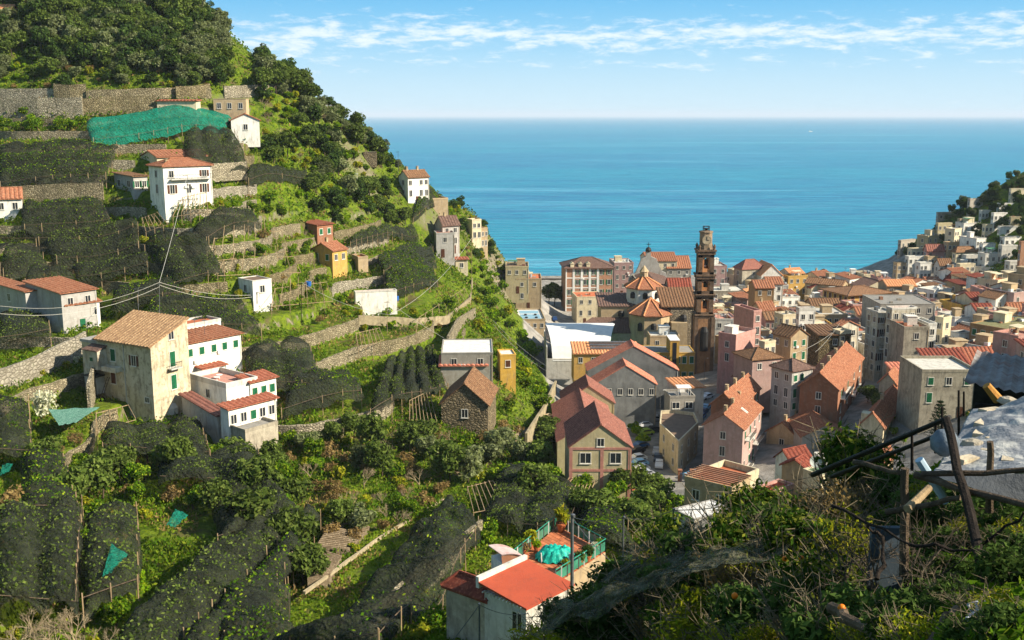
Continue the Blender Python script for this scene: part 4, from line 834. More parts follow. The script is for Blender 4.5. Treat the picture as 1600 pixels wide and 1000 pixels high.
# headland village
HG = 'houses climbing the headland'
HL = [((1408,377),(1404,374),(1431,377),'stonegrey','flat','grey','blue grey roofed stone house at the seaward tip of the headland',34,9),
((1450,370),(1433,364),(1474,368),'khaki','flat','grey','khaki flats with blue terrace above the headland tip',32,9),
((1466,350),(1464,346),(1488,350),'khaki','flat','green','olive house with green roof under the ruined terrace house',14,11),
((1466,333),(1463,328),(1498,322),'stonegrey','flat','brown','ruined looking stone house with sunlit gold end wall',10,7),
((1500,343),(1496,339),(1516,342),'tan','flat','grey','small low stone house right of the gold walled ruin',10,5),
((1516,312),(1513,309),(1536,308),'stonegrey','flat','brown','grey stone house highest on the seaward ridge of the headland',20,9),
((1492,359),(1477,357),(1503,352),'cream','flat','light','cream house catching gold light at the middle of the headland',40,12),
((1506,350),(1493,346),(1533,356),'white','flat','light','wide white house behind the gold lit cream house',16,9),
((1526,374),(1500,366),(1541,382),'white','flat','light','white stepped house with blue shaded walls on the headland',20,9),
((1448,391),(1443,388),(1484,395),'pink','gR','maroon','pink house with dark red roof low on the headland',4,9),
((1494,394),(1488,388),(1530,392),'cream','hip','brown','cream house with curved brown hip roof low on the headland',10,7),
((1553,334),(1549,329),(1574,336),'white','flat','light','tall white house with arched terraces on the upper headland',15,10),
((1562,319),(1558,316),(1590,321),'white','flat','light','white terraced house with bluish parapets above the tall white house',10,5),
((1580,296),(1577,293),(1640,294),'cream','flat','white','cream villa with white cornice near the headland top',5,8),
((1580,340),(1576,337),(1640,341),'khaki','flat','light','long yellowish house below the headland villa',5,6),
((1562,355),(1559,352),(1640,359),'white','flat','light','long white row of small arched rooms on the headland slope',4,6),
((1596,379),(1593,378),(1660,379),'coral','flat','brown','coral walled block cut by the right picture edge',5,22),
((1402,412),(1396,408),(1424,414),'tan','flat','grey','tan house at the water line under the headland tip',12,8),
((1438,412),(1430,408),(1456,413),'white','flat','light','narrow white house left below the pink headland house',12,9),
((1468,414),(1460,410),(1488,415),'pale','gR','brown','brown roofed pale house under the pink headland house',10,7),
((1500,414),(1494,410),(1524,415),'cream','flat','light','cream flats under the curved brown hip roof',12,9),
((1536,382),(1530,378),(1556,384),'white','flat','grey','small white cube right of the stepped white headland house',14,7),
((1566,385),(1560,381),(1590,388),'pale','flat','grey','grey white house left of the coral block',12,8),
((1540,352),(1535,349),(1556,354),'cream','flat','light','little cream house on the dark slope left of the long white row',14,6),
((1570,372),(1562,368),(1596,375),'white','flat','light','lowest white house under the long white row',12,6),
((1534,330),(1530,327),(1550,332),'pale','flat','grey','small pale house left of the tall white arched house',12,5),
((1450,402),(1444,398),(1466,403),'tan','flat','terracotta','tan terrace house wedged left of the pink headland house',12,6),
((1578,410),(1570,405),(1602,412),'pale','flat','grey','pale block below the coral block',10,9),
((1482,380),(1474,376),(1500,383),'tan','flat','grey','tan terrace house above the pink headland house',14,8),
((1510,400),(1504,396),(1530,402),'pale','flat','light','pale low house right of the cream headland house',12,7),
((1425,390),(1418,386),(1446,392),'cream','flat','grey','cream house just above the narrow pale house at the headland foot',14,8),
((1420,402),(1414,398),(1444,404),'pale','flat','grey','pale narrow house just above the water at the headland foot',14,10),
((1540,398),(1528,395),(1566,404),'pale','flat','grey','pale low house at the foot of the dark headland slope',10,7)]
for (c_, l_, r_, w_, rf, rc_, lab, ph, h_) in HL:
    # stand each on the slope where it is seen
    q = None
    q = hit(c_[0], c_[1], h_*.62+1.5, 300); dd = q.y if q else 480
    H('headland_house', lab, c_, l_, r_, w_, rf, rc_, {'R': (3,2), 'L': (1,2)}, D=dd, phi=ph, hh=h_+2.5, rise=2, group=HG, deep=14, par=.4)
# filler rooftops between the described houses
FILL = [(1118,500,1146,'pinkish'),(1142,498,1150,'light'),(1196,500,1214,'brown'),(1224,520,1244,'light'),(1274,470,1296,'light'),(1296,462,1318,'white'),(1214,447,1232,'brown'),(1340,492,1356,'terracotta'),(1333,478,1352,'grey'),(1322,500,1342,'white'),
(1436,470,1452,'grey'),(1340,520,1362,'terracotta'),(1350,540,1376,'brown'),(1492,498,1516,'light'),(1520,470,1540,'red'),(1470,446,1480,'terracotta'),(1536,455,1552,'pinkish'),(1240,436,1256,'terracotta'),(1330,432,1350,'light'),(1556,492,1586,'pinkish'),(1526,488,1556,'red'),(1190,520,1206,'light'),(1350,430,1372,'brown'),(1372,436,1392,'terracotta')]
fl = ['low rooftop between the %s']
near = ['pink apartments and church','tower and pink apartments','brown cottage and terrace house','white tower house and brown hip roof','yellow building and white terrace house','yellow building front and beach','old chapel and yellow courtyard house',
'wide pale roof and old flats','yellow building and wide pale roof','sloped roof cottage and wide terrace','grey roofed hall and verandah house','stone block and old flats','stone block and gable houses','yellow villa and cream tower house','yellow villa and grey flats','verandah house and red mansard','grey flats and yellow villa','courtyard house and beach','brown gabled roof and beach bar','right edge and brown palazzo','yellow villa and pink edge house','pink apartments and brown hip roof','beach bar and headland','brown gabled roof and headland foot']
for (x0, y, x1, rc_), nr in zip(FILL, near):
    cm = random.choice(['white', 'cream', 'tan', 'pale', 'aged', 'pink'])
    tile = rc_ in ('brown', 'red', 'terracotta') and random.random() < .6
    H('small_town_house', ('tiled ' if tile else 'flat ')+'low rooftop between '+nr, (x0, y), 9, (x1, y), cm, 'gR' if tile else 'flat', {'brown': 'brown', 'red': 'red', 'terracotta': 'orange'}[rc_] if tile else rc_, {'R': (2,2)}, hh=7.5, phi=random.uniform(-4, 12), rise=1.6, group='small houses packed in the old town')

# low houses squeezed into the remaining gaps of the old town
random.seed(77)
occ = []
for (l_, r_, *_q) in HOUSES:
    wR_, wL_ = _q[2], _q[3]; m_ = Matrix.Translation(r_.location) @ Matrix.Rotation(r_.rotation_euler.z, 4, 'Z')
    for i in range(4):
        for j in range(4): v = m_ @ Vector((wR_*(i+.5)/4, wL_*(j+.5)/4, 0)); occ.append((v.x, v.y))
occ = np.array(occ); ngap = 0
for Yg in np.arange(222, 498, 7.5):
    for Xg in np.arange(30, 182, 7.5):
        X = Xg+random.uniform(-1.5, 1.5); Y = Yg+random.uniform(-1.5, 1.5); h = hs(X, Y)
        if h > 26 or X < 40+(Y-222)*.02 or (X < 62 and Y < 330) or (Y > 480 and X < 60) or ngap > 230: continue
        if np.min((occ[:, 0]-X)**2+(occ[:, 1]-Y)**2) < 5.2**2 or random.random() < .12: continue
        x_, y_ = proj((X, Y, h+7))
        if x_ > 1640 or x_ < 1105 or y_ < 424: continue
        wd = random.uniform(6, 8.5); hh_ = random.uniform(4.5, 8.0); rf = random.choice(['flat', 'flat', 'gR', 'gL', 'shedR', 'flat'])
        rc_ = random.choice(['light', 'white', 'terracotta', 'grey', 'pinkish']) if rf == 'flat' else random.choice(['orange', 'orange', 'brown', 'red', 'pale'])
        p_ = proj((X-wd/2, Y-wd/2, h+hh_)); wl_ = random.choice(['white', 'white', 'cream', 'tan', 'pale', 'aged', 'pink', 'ochre', 'dustpink'])
        r_, a_, b_, c_ = H('infill_house', 'x', p_, wd, wd, wl_, rf, rc_, {'R': (2, 2), 'L': (1, 2)}, D=Y-wd/2, phi=random.choice([0, 8, 15, 22, 30, 38]), hh=hh_, rise=random.uniform(1, 1.8), ch=random.choice([0, 1]), ant=random.choice([0, 1]), group='low houses in the gaps of the old town')
        r_['_w'] = {'white': 'white', 'cream': 'cream', 'tan': 'tan', 'pale': 'pale grey', 'aged': 'weathered', 'pink': 'pink', 'ochre': 'ochre', 'dustpink': 'dusty pink'}[wl_]+(' flat roofed' if rf == 'flat' else ' tile roofed')+' low house'
        THINGS.append(r_); ngap += 1
print('gap houses', ngap)
# ---------------------------------------------------------------- plants
def leafcloud(name, centers, radii, n, size, flat=.35, seed=1, asp=1.6, shell=.55):
    """n leaf-sized quads spread through lobes (a crown), each facing its own way"""
    r = np.random.default_rng(seed); centers = np.asarray(centers, float); radii = np.asarray(radii, float)
    w = radii**2; w = w/w.sum(); k = r.choice(len(centers), n, p=w)
    d = r.normal(size=(n, 3)); d /= np.linalg.norm(d, axis=1)[:, None]
    rad = (shell+(1-shell)*r.random(n)**.6)*radii[k]; pos = centers[k]+d*rad[:, None]*np.array([1, 1, .82])
    nr = d*.8+r.normal(size=(n, 3))*.7; nr[:, 2] += .25; nr /= np.linalg.norm(nr, axis=1)[:, None]
    t = np.cross(nr, r.normal(size=(n, 3))); t /= np.linalg.norm(t, axis=1)[:, None]; b = np.cross(nr, t)
    s = size*(.6+.8*r.random(n))[:, None]; t = t*s*asp/2; b = b*s/2
    V = np.stack([pos-t, pos-b*.9, pos+t, pos+b*.9], 1).reshape(-1, 3); F = np.arange(4*n).reshape(-1, 4)
    return npmesh(name, V, F)
LM = dict(olive=leafmat('olive_leaves', '6c744a', '565f34', '949a70'), oak=leafmat('oak_leaves', '55672a', '445422', '7d8a44'),
          citrus=leafmat('lemon_leaves', '4c7016', '3c5a12', 'a0b02c'), bright=leafmat('bright_leaves', '6a8a14', '56780f', 'a0a828'),
          yellow=leafmat('yellow_green_leaves', '8a8f1e', '6f7a1a', 'b8a832'), dark=leafmat('dark_leaves', '3f5426', '30421e', '5e7236'),
          brown=leafmat('dry_leaves', '8c7548', '705c38', 'a8925c'), blossom=leafmat('blossom', 'c9c6a8', 'a8ad84', 'dedbc8'), conifer=leafmat('conifer_needles', '2c3f24', '22321c', '42563a'),
          grass=leafmat('grass_blades', '647e1c', '4f6c16', '928f36', .25), nearcitrus=leafmat('near_citrus_leaves', '38521a', '284012', '8a8a34'), weed=leafmat('weed_leaves', '4f6c16', '3e5912', '80882a', .25))
bark = mat('bark', '5d5040', '3d342a', 3, .95, .6, 10, stretch=.3); barkl = mat('pale_bark', '8d8370', '655c4c', 3, .95, .6, 10, stretch=.3)
def crown_specs(seed, R, Hh, k):
    r = random.Random(seed); cs = []; rs = []
    for i in range(k):
        a = r.uniform(0, 6.28); q = R*r.uniform(.1, .72)
        cs.append((q*math.cos(a), q*math.sin(a), Hh*r.uniform(.42, .86))); rs.append(R*r.uniform(.3, .52))
    return cs, rs
def trunk_mesh(seed, R, Hh, th, limbs=5):
    r = random.Random(seed); b = MB(); top = Vector((r.uniform(-.2, .2)*R, r.uniform(-.2, .2)*R, Hh*.5)); b.tube((0, 0, -1.2), top*.6, th, th*.75); b.tube(top*.6, top, th*.75, th*.5)
    for i in range(limbs):
        a = 6.28*i/limbs+r.uniform(-.4, .4); e = Vector((R*.6*math.cos(a), R*.6*math.sin(a), Hh*r.uniform(.55, .85))); m_ = top*.75+(e-top*.75)*.5+Vector((0, 0, .1*Hh))
        b.tube(top*.75, m_, th*.42, th*.28, n=5); b.tube(m_, e, th*.28, th*.1, n=4)
        b.tube(m_, m_+Vector((r.uniform(-1, 1), r.uniform(-1, 1), r.uniform(.3, 1)))*R*.35, th*.2, th*.06, n=4)
    return b.mesh('trunk')
TK = {}
def tree_kind(key, leaf, R, Hh, n, size, lobes=14, variants=2, th=.16, brk=None):
    vs = []
    for v in range(variants):
        sd = sum(map(ord, key))*7+v; cs, rs = crown_specs(sd, R, Hh, lobes); me = leafcloud('crown', cs, rs, n, size, seed=sd); me.materials.append(LM[leaf])
        tm_ = trunk_mesh(sd, R, Hh, th); tm_.materials.append(brk or bark); vs.append((tm_, me))
    TK[key] = (vs, R, Hh)
tree_kind('olive_tree', 'olive', 2.6, 5.2, 1500, .36, 16, 3)
tree_kind('oak_tree', 'oak', 3.0, 6.0, 1600, .42, 16, 3)
tree_kind('dark_tree', 'dark', 2.6, 5.6, 1400, .4, 14, 2)
tree_kind('lemon_tree', 'citrus', 1.9, 3.6, 1100, .27, 12, 3)
tree_kind('green_shrub', 'bright', 1.3, 1.9, 700, .26, 10, 3, .08)
tree_kind('weed_shrub', 'weed', 1.4, 2.0, 700, .26, 10, 2, .08)
tree_kind('yellow_shrub', 'yellow', 1.3, 2.1, 650, .25, 9, 2, .08)
tree_kind('brown_shrub', 'brown', 1.5, 2.6, 620, .2, 9, 2, .1, barkl)
tree_kind('blossom_tree', 'blossom', 1.7, 3.4, 700, .2, 11, 1, .1)
tree_kind('umbrella_pine', 'oak', 3.4, 8.5, 1500, .45, 12, 1, .22)
def bare_tree_mesh(seed, Hh=4.5):
    r = random.Random(seed); b = MB()
    def br(p, d, l, th, k):
        e = p+d*l; b.tube(p, e, th, th*.7, n=4 if k < 3 else 5)
        if k == 0: return
        for _ in range(3):
            nd = (d+Vector((r.gauss(0, .5), r.gauss(0, .5), r.gauss(.15, .35)))).normalized(); br(e, nd, l*r.uniform(.6, .85), th*.62, k-1)
    br(Vector((0, 0, -.5)), Vector((0, 0, 1)), Hh*.24, .10, 5); return b.mesh('branches')
def thin(me, k=.5):
    return me
BT = [bare_tree_mesh(s_) for s_ in (3, 8)]
for q in BT: q.materials.append(mat('bare_twigs', '9a8a6c', '6e604a', 2, .9, .2))
TREES = []
def tree(key, x, y, s=1., z=None, label=None, cat='tree', group=None, sq=1.):
    vs, R, Hh = TK[key]; tm_, me = vs[random.randrange(len(vs))]
    o = empty(key, (x, y, ground(x, y)-.1 if z is None else z), random.uniform(0, 6.28)); o.scale = (s, s, s*sq)
    t = bpy.data.objects.new('trunk', tm_); C.objects.link(t); t.parent = o; c = bpy.data.objects.new('crown', me); C.objects.link(c); c.parent = o
    tag(o, label, cat, group, auto=label is None); TREES.append((o, key)); return o
def bare_tree(x, y, s=1., label=None):
    o = empty('bare_tree', (x, y, ground(x, y)-.1), random.uniform(0, 6.28)); o.scale = (s, s, s); me = random.choice(BT)
    t = bpy.data.objects.new('branches', me); C.objects.link(t); t.parent = o; tag(o, label, 'tree', 'bare winter trees on the terraces', auto=label is None); TREES.append((o, 'bare_tree')); return o
def pix(px, py, lift=0, t0=60):
    return hit(px, py, lift, t0)
OCC = []     # building footprints to keep plants off (x, y, radius)
def free(x, y, r=0):
    return all((x-a)**2+(y-b)**2 > (c+r)**2 for a, b, c in OCC)
# ---------------------------------------------------------------- houses on the left hillside
def OC(t, pad=1.0):
    r, a, b, h = t; c = r.matrix_basis @ Vector((a/2, b/2, 0)); 
    n = max(1, int(max(a, b)/6))
    for i in range(n):
        q = r.matrix_basis @ (Vector((a*(i+.5)/n, b/2, 0)) if a > b else Vector((a/2, b*(i+.5)/n, 0))); OCC.append((q.x, q.y, max(min(a, b)/2, max(a, b)/n/2)+pad))
    return t

def HB(name, label, Np, L, R, wall, roof, rc, wins=None, **k):
    k.pop('D', None); k['deep'] = min(k.get('deep', 3), 3)
    if len(Np) == 3: k.pop('hh', None)
    return OC(H(name, label, Np, L, R, wall, roof, rc, wins, **k))
def cream_house():
    # corner nearest the camera, gable side facing the sun, roof falling to the shaded left side
    D = hit(242, 650, 0, 100).y; n = at(242, 650, D); zt = at(242, 540, D).z; zb = n.z; h = zt-zb
    phi = math.radians(60); r = empty('farmhouse', (n.x, n.y, zb), phi); tag(r, 'big cream house with ribbed brown tile roof and tall green shutters', 'house')
    wR, wL = 8.0, 13.0; rise = 3.2; b = MB(); wm = wallmat('aged'); OCC.append((n.x-2, n.y+7, 8)); OCC.append((n.x+2, n.y+4, 6))
    # low eaves over face L (x=0), rising to x=wR
    b.add([(0,0,-5),(wR,0,-5),(wR,wL,-5),(0,wL,-5),(0,0,h),(wR,0,h+rise),(wR,wL,h+rise),(0,wL,h)], [(0,3,2,1),(4,5,6,7),(0,1,5,4),(1,2,6,5),(2,3,7,6),(3,0,4,7)]); b.obj('wall', mat('plaster_cream_house', 'cfc3a6', 'b9ab8c', .4, .95, .4, 5, '5e5342', .85, .1, c3='a89a80'), r)
    rf = MB(); slope(rf, (-.6,wL+.3,h-.15), (-.6,-.4,h-.15), (wR+.2,-.4,h+rise+.15), (wR+.2,wL+.3,h+rise+.15), per=.75, amp=.1, th=.22); rf.obj('roof', tilemat('brown') if 0 else mat('cream_ribbed_tiles', 'a07f5c', '7d5f44', 1.4, .85, .5, 6, '4a3a2c', .4, c3='bd9c74'), r)
    for u, z, w, hh_, k in ((.55, h+.9, 1.0, 1.3, 'dark'), (.55, h-3.1, 1.1, 2.5, 'green'), (.55, h-7.0, 1.1, 2.4, 'green')): window(r, 'R', wR*u, z, w, hh_, k)
    s_ = MB(); s_.box(wR*.55-1.2, -1.0, h-4.7, wR*.55+1.2, -.01, h-4.5); o = s_.obj('balcony', wallmat('pale'), r); s_ = MB()
    for q in np.arange(-1.2, 1.2, .3): s_.box(wR*.55+q, -1.0, h-4.5, wR*.55+q+.04, -.96, h-3.6)
    s_.box(wR*.55-1.2, -1.02, h-3.62, wR*.55+1.2, -.95, h-3.55); s_.obj('railing', rail_m, o)
    a_ = MB(); a_.lathe([(1.4, -.6), (1.4, .4), (1.0, 1.2), (.4, 1.6)], wR*.5, .9, 10); a_.obj('vault_arch', wallmat('pale'), r)
    for u, z, w, hh_, k in ((.32, h-3.0, 1.0, 1.7, 'brownopen'), (.70, h-2.6, 1.1, 2.0, 'green'), (.72, h-6.6, 1.1, 1.8, 'brown'), (.12, h-9.3, .9, .8, 'dark')): window(r, 'L', wL*u, z, w, hh_, k)
    s_ = MB(); s_.box(-.12, wL*.5-.1, -3, -.01, wL*.5+.05, h-.3); s_.obj('drainpipe', wallmat('pale'), r)
    # lower part to the left with small rooms and stair
    ext = MB(); ext.box(.3, wL, -5, wR, wL+4.2, h-1.2); ext.obj('side_wing', plaster('cream_house', 'cdc5b0'), r); e2 = MB(); e2.box(.1, wL+.01, h-1.2, wR, wL+4.4, h-.7); e2.obj('wing_parapet', wallmat('shade'), r)
    bx = MB(); bx.box(-1.9, wL*.82, h-5.0, -.01, wL*.82+3.2, h-1.7); o = bx.obj('bay_room', wallmat('aged'), r); bx = MB(); bx.slab([(-2.2,wL*.8,h-1.7),(0,wL*.8,h-1.1),(0,wL*.82+3.5,h-1.1),(-2.2,wL*.82+3.5,h-1.7)], .15); bx.obj('bay_roof', tilemat('darkbrown'), o)
    bx = MB(); bx.box(-1.95, wL*.82+1.2, h-3.6, -1.9, wL*.82+1.9, h-3.0); bx.obj('bay_window', greenp, o)
    tr = MB(); tr.box(-1.4, wL*.55, h-5.2, -.01, wL*.82-.01, h-4.4); tr.obj('terrace_parapet', wallmat('aged'), r)
    bx = MB(); bx.box(-1.7, wL*.9, h-9.4, -.01, wL*.9+2.6, h-6.4); o = bx.obj('store_room', wallmat('shade'), r); bx = MB(); bx.box(-1.9, wL*.88, h-6.4, 0, wL*.9+2.8, h-6.2); bx.obj('store_roof', rail_m, o)
    bx = MB(); bx.box(-1.75, wL*.9+.9, h-8.2, -1.7, wL*.9+1.6, h-7.5); bx.obj('store_window', glass_m, o)
    lad = MB()
    for yy in (wL*.78, wL*.78+.5): lad.tube((-2.6, yy, h-11), (-.2, yy, h-6.5), .05, n=4)
    for q in range(9): lad.tube((-2.6+.27*q, wL*.78, h-11+.5*q), (-2.6+.27*q, wL*.78+.5, h-11+.5*q), .035, n=4)
    lad.obj('steps', wood_m, r)
cream_house()
# white long house right behind it, two levels, and the glazed lower house
HB('long_white_house', 'long white two storey house with brick red eaves behind the cream house', (291,600,538), 7, (376,515), 'white', 'shedR', 'orange', {'R': (5,1,['green','dark','green'])}, phi=52, rise=.7, D=174, hh=9, deep=8, over=.5, ant=2, wh=1.3)
HB('roof_terrace_house', 'white roof terrace rooms rising over the long white house', (287,545,512), 5, (345,498), 'white', 'flat', 'terracotta', {'R': (1,1)}, phi=52, D=182, hh=9, deep=8, top=False)
T_ = HB('terrace_house', 'white terrace level with grey parapet in front of the long white house', (356,655,607), (296,592), (402,584), 'white', 'flat', 'pinkish', {'L': (1,1)}, phi=50, par=.9, top=False)
for (x, y) in ((.3, .5), (.5, .6)):
    b = MB(); X_, Y_ = T_[1]*x, T_[2]*y; b.lathe([(.08, T_[3]+.06), (.05, T_[3]+.7), (.55, T_[3]+.72), (.55, T_[3]+.77)], X_, Y_, 12); b.obj('terrace_table', whitep, T_[0])
HB('awning_room', 'small red roofed glazed corner room on the white terrace', (318,600,577), (298,573), (352,563), 'white', 'shedR', 'bright', {'R': (2,1)}, phi=50, rise=.5)
HB('glazed_house', 'white house with long glazed gallery stepping down to a stone base', (360,702,640), (344,632), (431,603), 'white', 'shedR', 'bright', {'R': (5,2,['green','dark','dark'])}, phi=50, rise=.5, ww=1.4)
HB('upper_glazed_room', 'upper glazed room under red roof with green frames', (393,640,598), (372,592), (431,586), 'white', 'shedR', 'bright', {'R': (3,1,'green'), 'L': (1,1,'green')}, phi=50, rise=.7)
HB('stone_terrace', 'rough stone terrace block below the glazed gallery', (385,712,676), (345,668), (434,642), 'oldstone', 'flat', 'grey', {}, phi=50, par=.5, top=False)
HB('blue_shed_wall', 'low shaded store with pink brown roof left of the glazed house', (342,690,650), (284,640), (356,642), 'shade', 'shedR', 'maroon', {}, phi=40, D=156, hh=6, deep=6, rise=.8)
# upper white house B and its glazed annex
B_ = HB('white_house', 'white three storey house with orange hip roof and yellow edged balconies', (259,335,260), (232,262), (330,252), 'white', 'hip', 'orange', {'R': (3,2,['brownopen','dark']), 'L': (1,2)}, phi=42, D=212, hh=11, rise=1.5, deep=6, balc=[('R', .12, .95, 0)], ch=1)
HB('veranda_house', 'roof pavilion with orange gables above the white three storey house', (246,262,246), (220,250), (330,241), 'cream', 'gR', 'orange', {}, phi=40, D=218, hh=10, rise=1.3)
HB('glass_annex', 'greenish glazed annex with brown roof left of the white three storey house', (210,303,276), (178,266), (230,273), 'shade', 'shedR', 'brown', {'R': (2,1,'greenopen'), 'L': (2,1)}, phi=44, D=208, hh=5, rise=.6, deep=5, ww=1.5)
HB('white_cottage', 'white cottage with orange roof cut by the left picture edge', (-30,340,311), 6, (34,311), 'white', 'gR', 'orange', {'R': (3,1)}, phi=24, D=222, hh=6, rise=2.0)
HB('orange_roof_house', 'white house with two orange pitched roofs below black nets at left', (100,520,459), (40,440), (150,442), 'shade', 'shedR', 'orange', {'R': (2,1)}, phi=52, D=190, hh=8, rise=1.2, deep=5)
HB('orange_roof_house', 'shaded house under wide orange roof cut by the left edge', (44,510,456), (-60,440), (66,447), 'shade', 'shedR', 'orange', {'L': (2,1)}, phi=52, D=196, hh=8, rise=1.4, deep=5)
HB('porch', 'white porch with orange awning roof and white posts', (106,518,478), 3, (155,458), 'white', 'shedR', 'orange', {'R': (3,1)}, phi=50, D=184, hh=5, rise=.9)
HB('white_box_house', 'small white box house beside the curved path walls', (396,470,440), (372,434), (424,437), 'white', 'flat', 'brown', {'R': (1,1), 'L': (1,1)}, phi=44, D=216, hh=4.5, par=.2, top=False)
# centre-left cluster
HB('ochre_house', 'ochre house with orange gable roof and green shutter among terraces', (520,420,392), (487,385), (542,382), 'ochre', 'gR', 'orange', {'L': (2,1,['green']), 'R': (2,1)}, phi=58, D=262, hh=7, rise=1.6, ch=1)
HB('terracotta_shed', 'terracotta shed with red roof and turquoise door', (496,374,352), (465,350), (520,345), 'rust', 'shedR', 'bright', {'R': (2,1,['green'])}, phi=52, D=276, hh=4.5, rise=.8)
HB('low_terrace_house', 'low house with reddish terrace roof in front of ochre house', (500,405,392), 5, (484,392), 'cream', 'flat', 'terracotta', {}, phi=10, D=250, hh=4) if False else None
HB('garden_cottage', 'tan garden cottage with flat roof right of the ochre house', (560,418,404), (545,400), (575,402), 'tan', 'flat', 'terracotta', {'R': (1,1)}, phi=25, D=262, hh=4, top=False)
HB('white_terrace_cottage', 'white walled cottage terrace with reddish rim below the ochre house', (556,475,458), (553,456), (620,450), 'white', 'flat', 'terracotta', {'R': (3,1)}, phi=18, D=242, hh=3.5, par=.3, top=False)
HB('ridge_white_house', 'white three storey house standing alone on the ridge against the sea', (638,318,277), (623,270), (670,270), 'white', 'gR', 'brown', {'R': (4,2), 'L': (1,2)}, phi=40, D=330, hh=9, rise=1.8, ch=2, deep=8)
HB('dark_gable_house', 'house with steep dark brown gable near the cliff', (692,395,352), (680,345), (718,350), 'shade', 'gR', 'darkbrown', {'R': (2,2)}, phi=32, D=318, hh=9, rise=2.4, ch=1, deep=8)
HB('flat_grey_house', 'shaded white block with terracotta rim in front of dark gable house', (682,400,366), 6, (710,366), 'shade', 'flat', 'terracotta', {'R': (1,1)}, phi=10, D=308, hh=8, top=False, deep=8)
HB('porch_house', 'small red roofed porch on posts by the cliff path', (712,420,406), 3, (731,405), 'cream', 'shedR', 'bright', {'R': (1,1)}, phi=10, D=300, hh=4, rise=.5, deep=8)
HB('cliff_house', 'cream house on the cliff edge over the sea', (738,380,345), (729,340), (752,342), 'cream', 'flat', 'terracotta', {'R': (2,2)}, phi=30, D=392, hh=9, deep=12, top=False)
HB('cliff_house', 'lower cream house at the cliff corner with roof terrace', (752,395,358), (742,354), (762,352), 'tan', 'flat', 'terracotta', {'R': (2,2)}, phi=30, D=388, hh=9, deep=14, top=False)
HB('ridge_hut', 'low hut with terracotta roof right of the white ridge house', (676,325,312), (668,308), (700,308), 'tan', 'flat', 'terracotta', {}, phi=20, D=345, hh=3, top=False)
# house F group
HB('white_roof_house', 'house with white terrace roof and brick red band above brown barn', (690,600,553), 13, (770,552), 'concrete', 'flat', 'white', {'R': (2,1)}, phi=2, D=222, hh=6.5, par=.25, top=False, deep=6)
HB('red_lean_to', 'brick red lean to roof along the front of the white roofed house', (689,600,572), 3.2, (760,573), 'concrete', 'shedR', 'rose', {}, phi=2, D=214, hh=5, rise=1.4, deep=6)
HB('barn', 'stone barn with mossy left slope and brown tile roof', (690,664,630), 12, (762,640), 'stone', 'gL', 'brown', {'R': (1,1)}, phi=-6, D=196, hh=6, rise=3.6, deep=6)
HB('yellow_terrace_house', 'small yellow house with white pergola right of the white roofed house', (782,600,556), (770,548), (806,556), 'yellow', 'flat', 'white', {'R': (1,1,'brown')}, phi=8, D=222, hh=6, par=.3, top=False, deep=6)
# hilltop left
HB('chapel_hut', 'grey hut with pale roof at the top left corner', (-8,30,16), 6, (17,16), 'stone', 'gR', 'pale', {}, phi=5, D=300, hh=4.5, rise=1.6)
HB('white_net_house', 'white house with orange roof at the right end of the green net', (362,212,188), (345,182), (405,192), 'white', 'gL', 'orange', {'R': (1,2)}, phi=14, D=292, hh=6, rise=1.6, deep=6)
HB('open_kitchen', 'long open shelter with red roof and turquoise panels above the green net', (246,175,158), 5, (306,160), 'cream', 'shedR', 'bright', {}, phi=3, D=292, hh=3.6, rise=.4, deep=4)
HB('vine_shelter', 'open shelter with green roof sheet beside the red roofed shelter', (334,172,155), 4, (384,155), 'tan', 'flat', 'green', {'R': (3,1)}, phi=3, D=292, hh=3.6, par=.15, top=False)
HB('stone_hut', 'tiny flat hut in the scrub on the ridge slope', (568,246,238), 3, (588,238), 'stone', 'flat', 'light', {}, phi=5, D=322, hh=2.5, top=False, par=.1)

# ---------------------------------------------------------------- terrace walls along the contours of the stepped hillside
stone_t = stonemat('terrace_stone', 'ada184', '857a62', '4e4838', 1.9, .7, .22)
def contours(level, x0, x1, y0, y1, st_=1.6):
    X = np.arange(x0, x1, st_); Y = np.arange(y0, y1, st_); XX, YY = np.meshgrid(X, Y); Z = bilv(HS, XX, YY)-level
    Z[Z == 0] = 1e-6; seg = {}
    def cross(i, j, d):
        if d == 0: a, b_ = Z[j, i], Z[j, i+1]; t = a/(a-b_); return (X[i]+t*st_, Y[j])
        a, b_ = Z[j, i], Z[j+1, i]; t = a/(a-b_); return (X[i], Y[j]+t*st_)
    adj = {}
    S = np.sign(Z)
    mixed = np.abs(S[:-1, :-1]+S[1:, :-1]+S[:-1, 1:]+S[1:, 1:]) < 4
    for j, i in zip(*np.nonzero(mixed)):
        es = []
        if S[j, i] != S[j, i+1]: es.append((i, j, 0))
        if S[j+1, i] != S[j+1, i+1]: es.append((i, j+1, 0))
        if S[j, i] != S[j+1, i]: es.append((i, j, 1))
        if S[j, i+1] != S[j+1, i+1]: es.append((i+1, j, 1))
        for q in range(0, len(es)-1, 2):
            adj.setdefault(es[q], []).append(es[q+1]); adj.setdefault(es[q+1], []).append(es[q])
    used = set(); out_ = []
    for s0 in sorted(adj, key=lambda e: len(adj[e])):
        if s0 in used: continue
        ch = [s0]; used.add(s0); cur = s0
        while True:
            nx = [e for e in adj[cur] if e not in used]
            if not nx: break
            cur = nx[0]; used.add(cur); ch.append(cur)
        if len(ch) > 4: out_.append([cross(*e) for e in ch])
    return out_
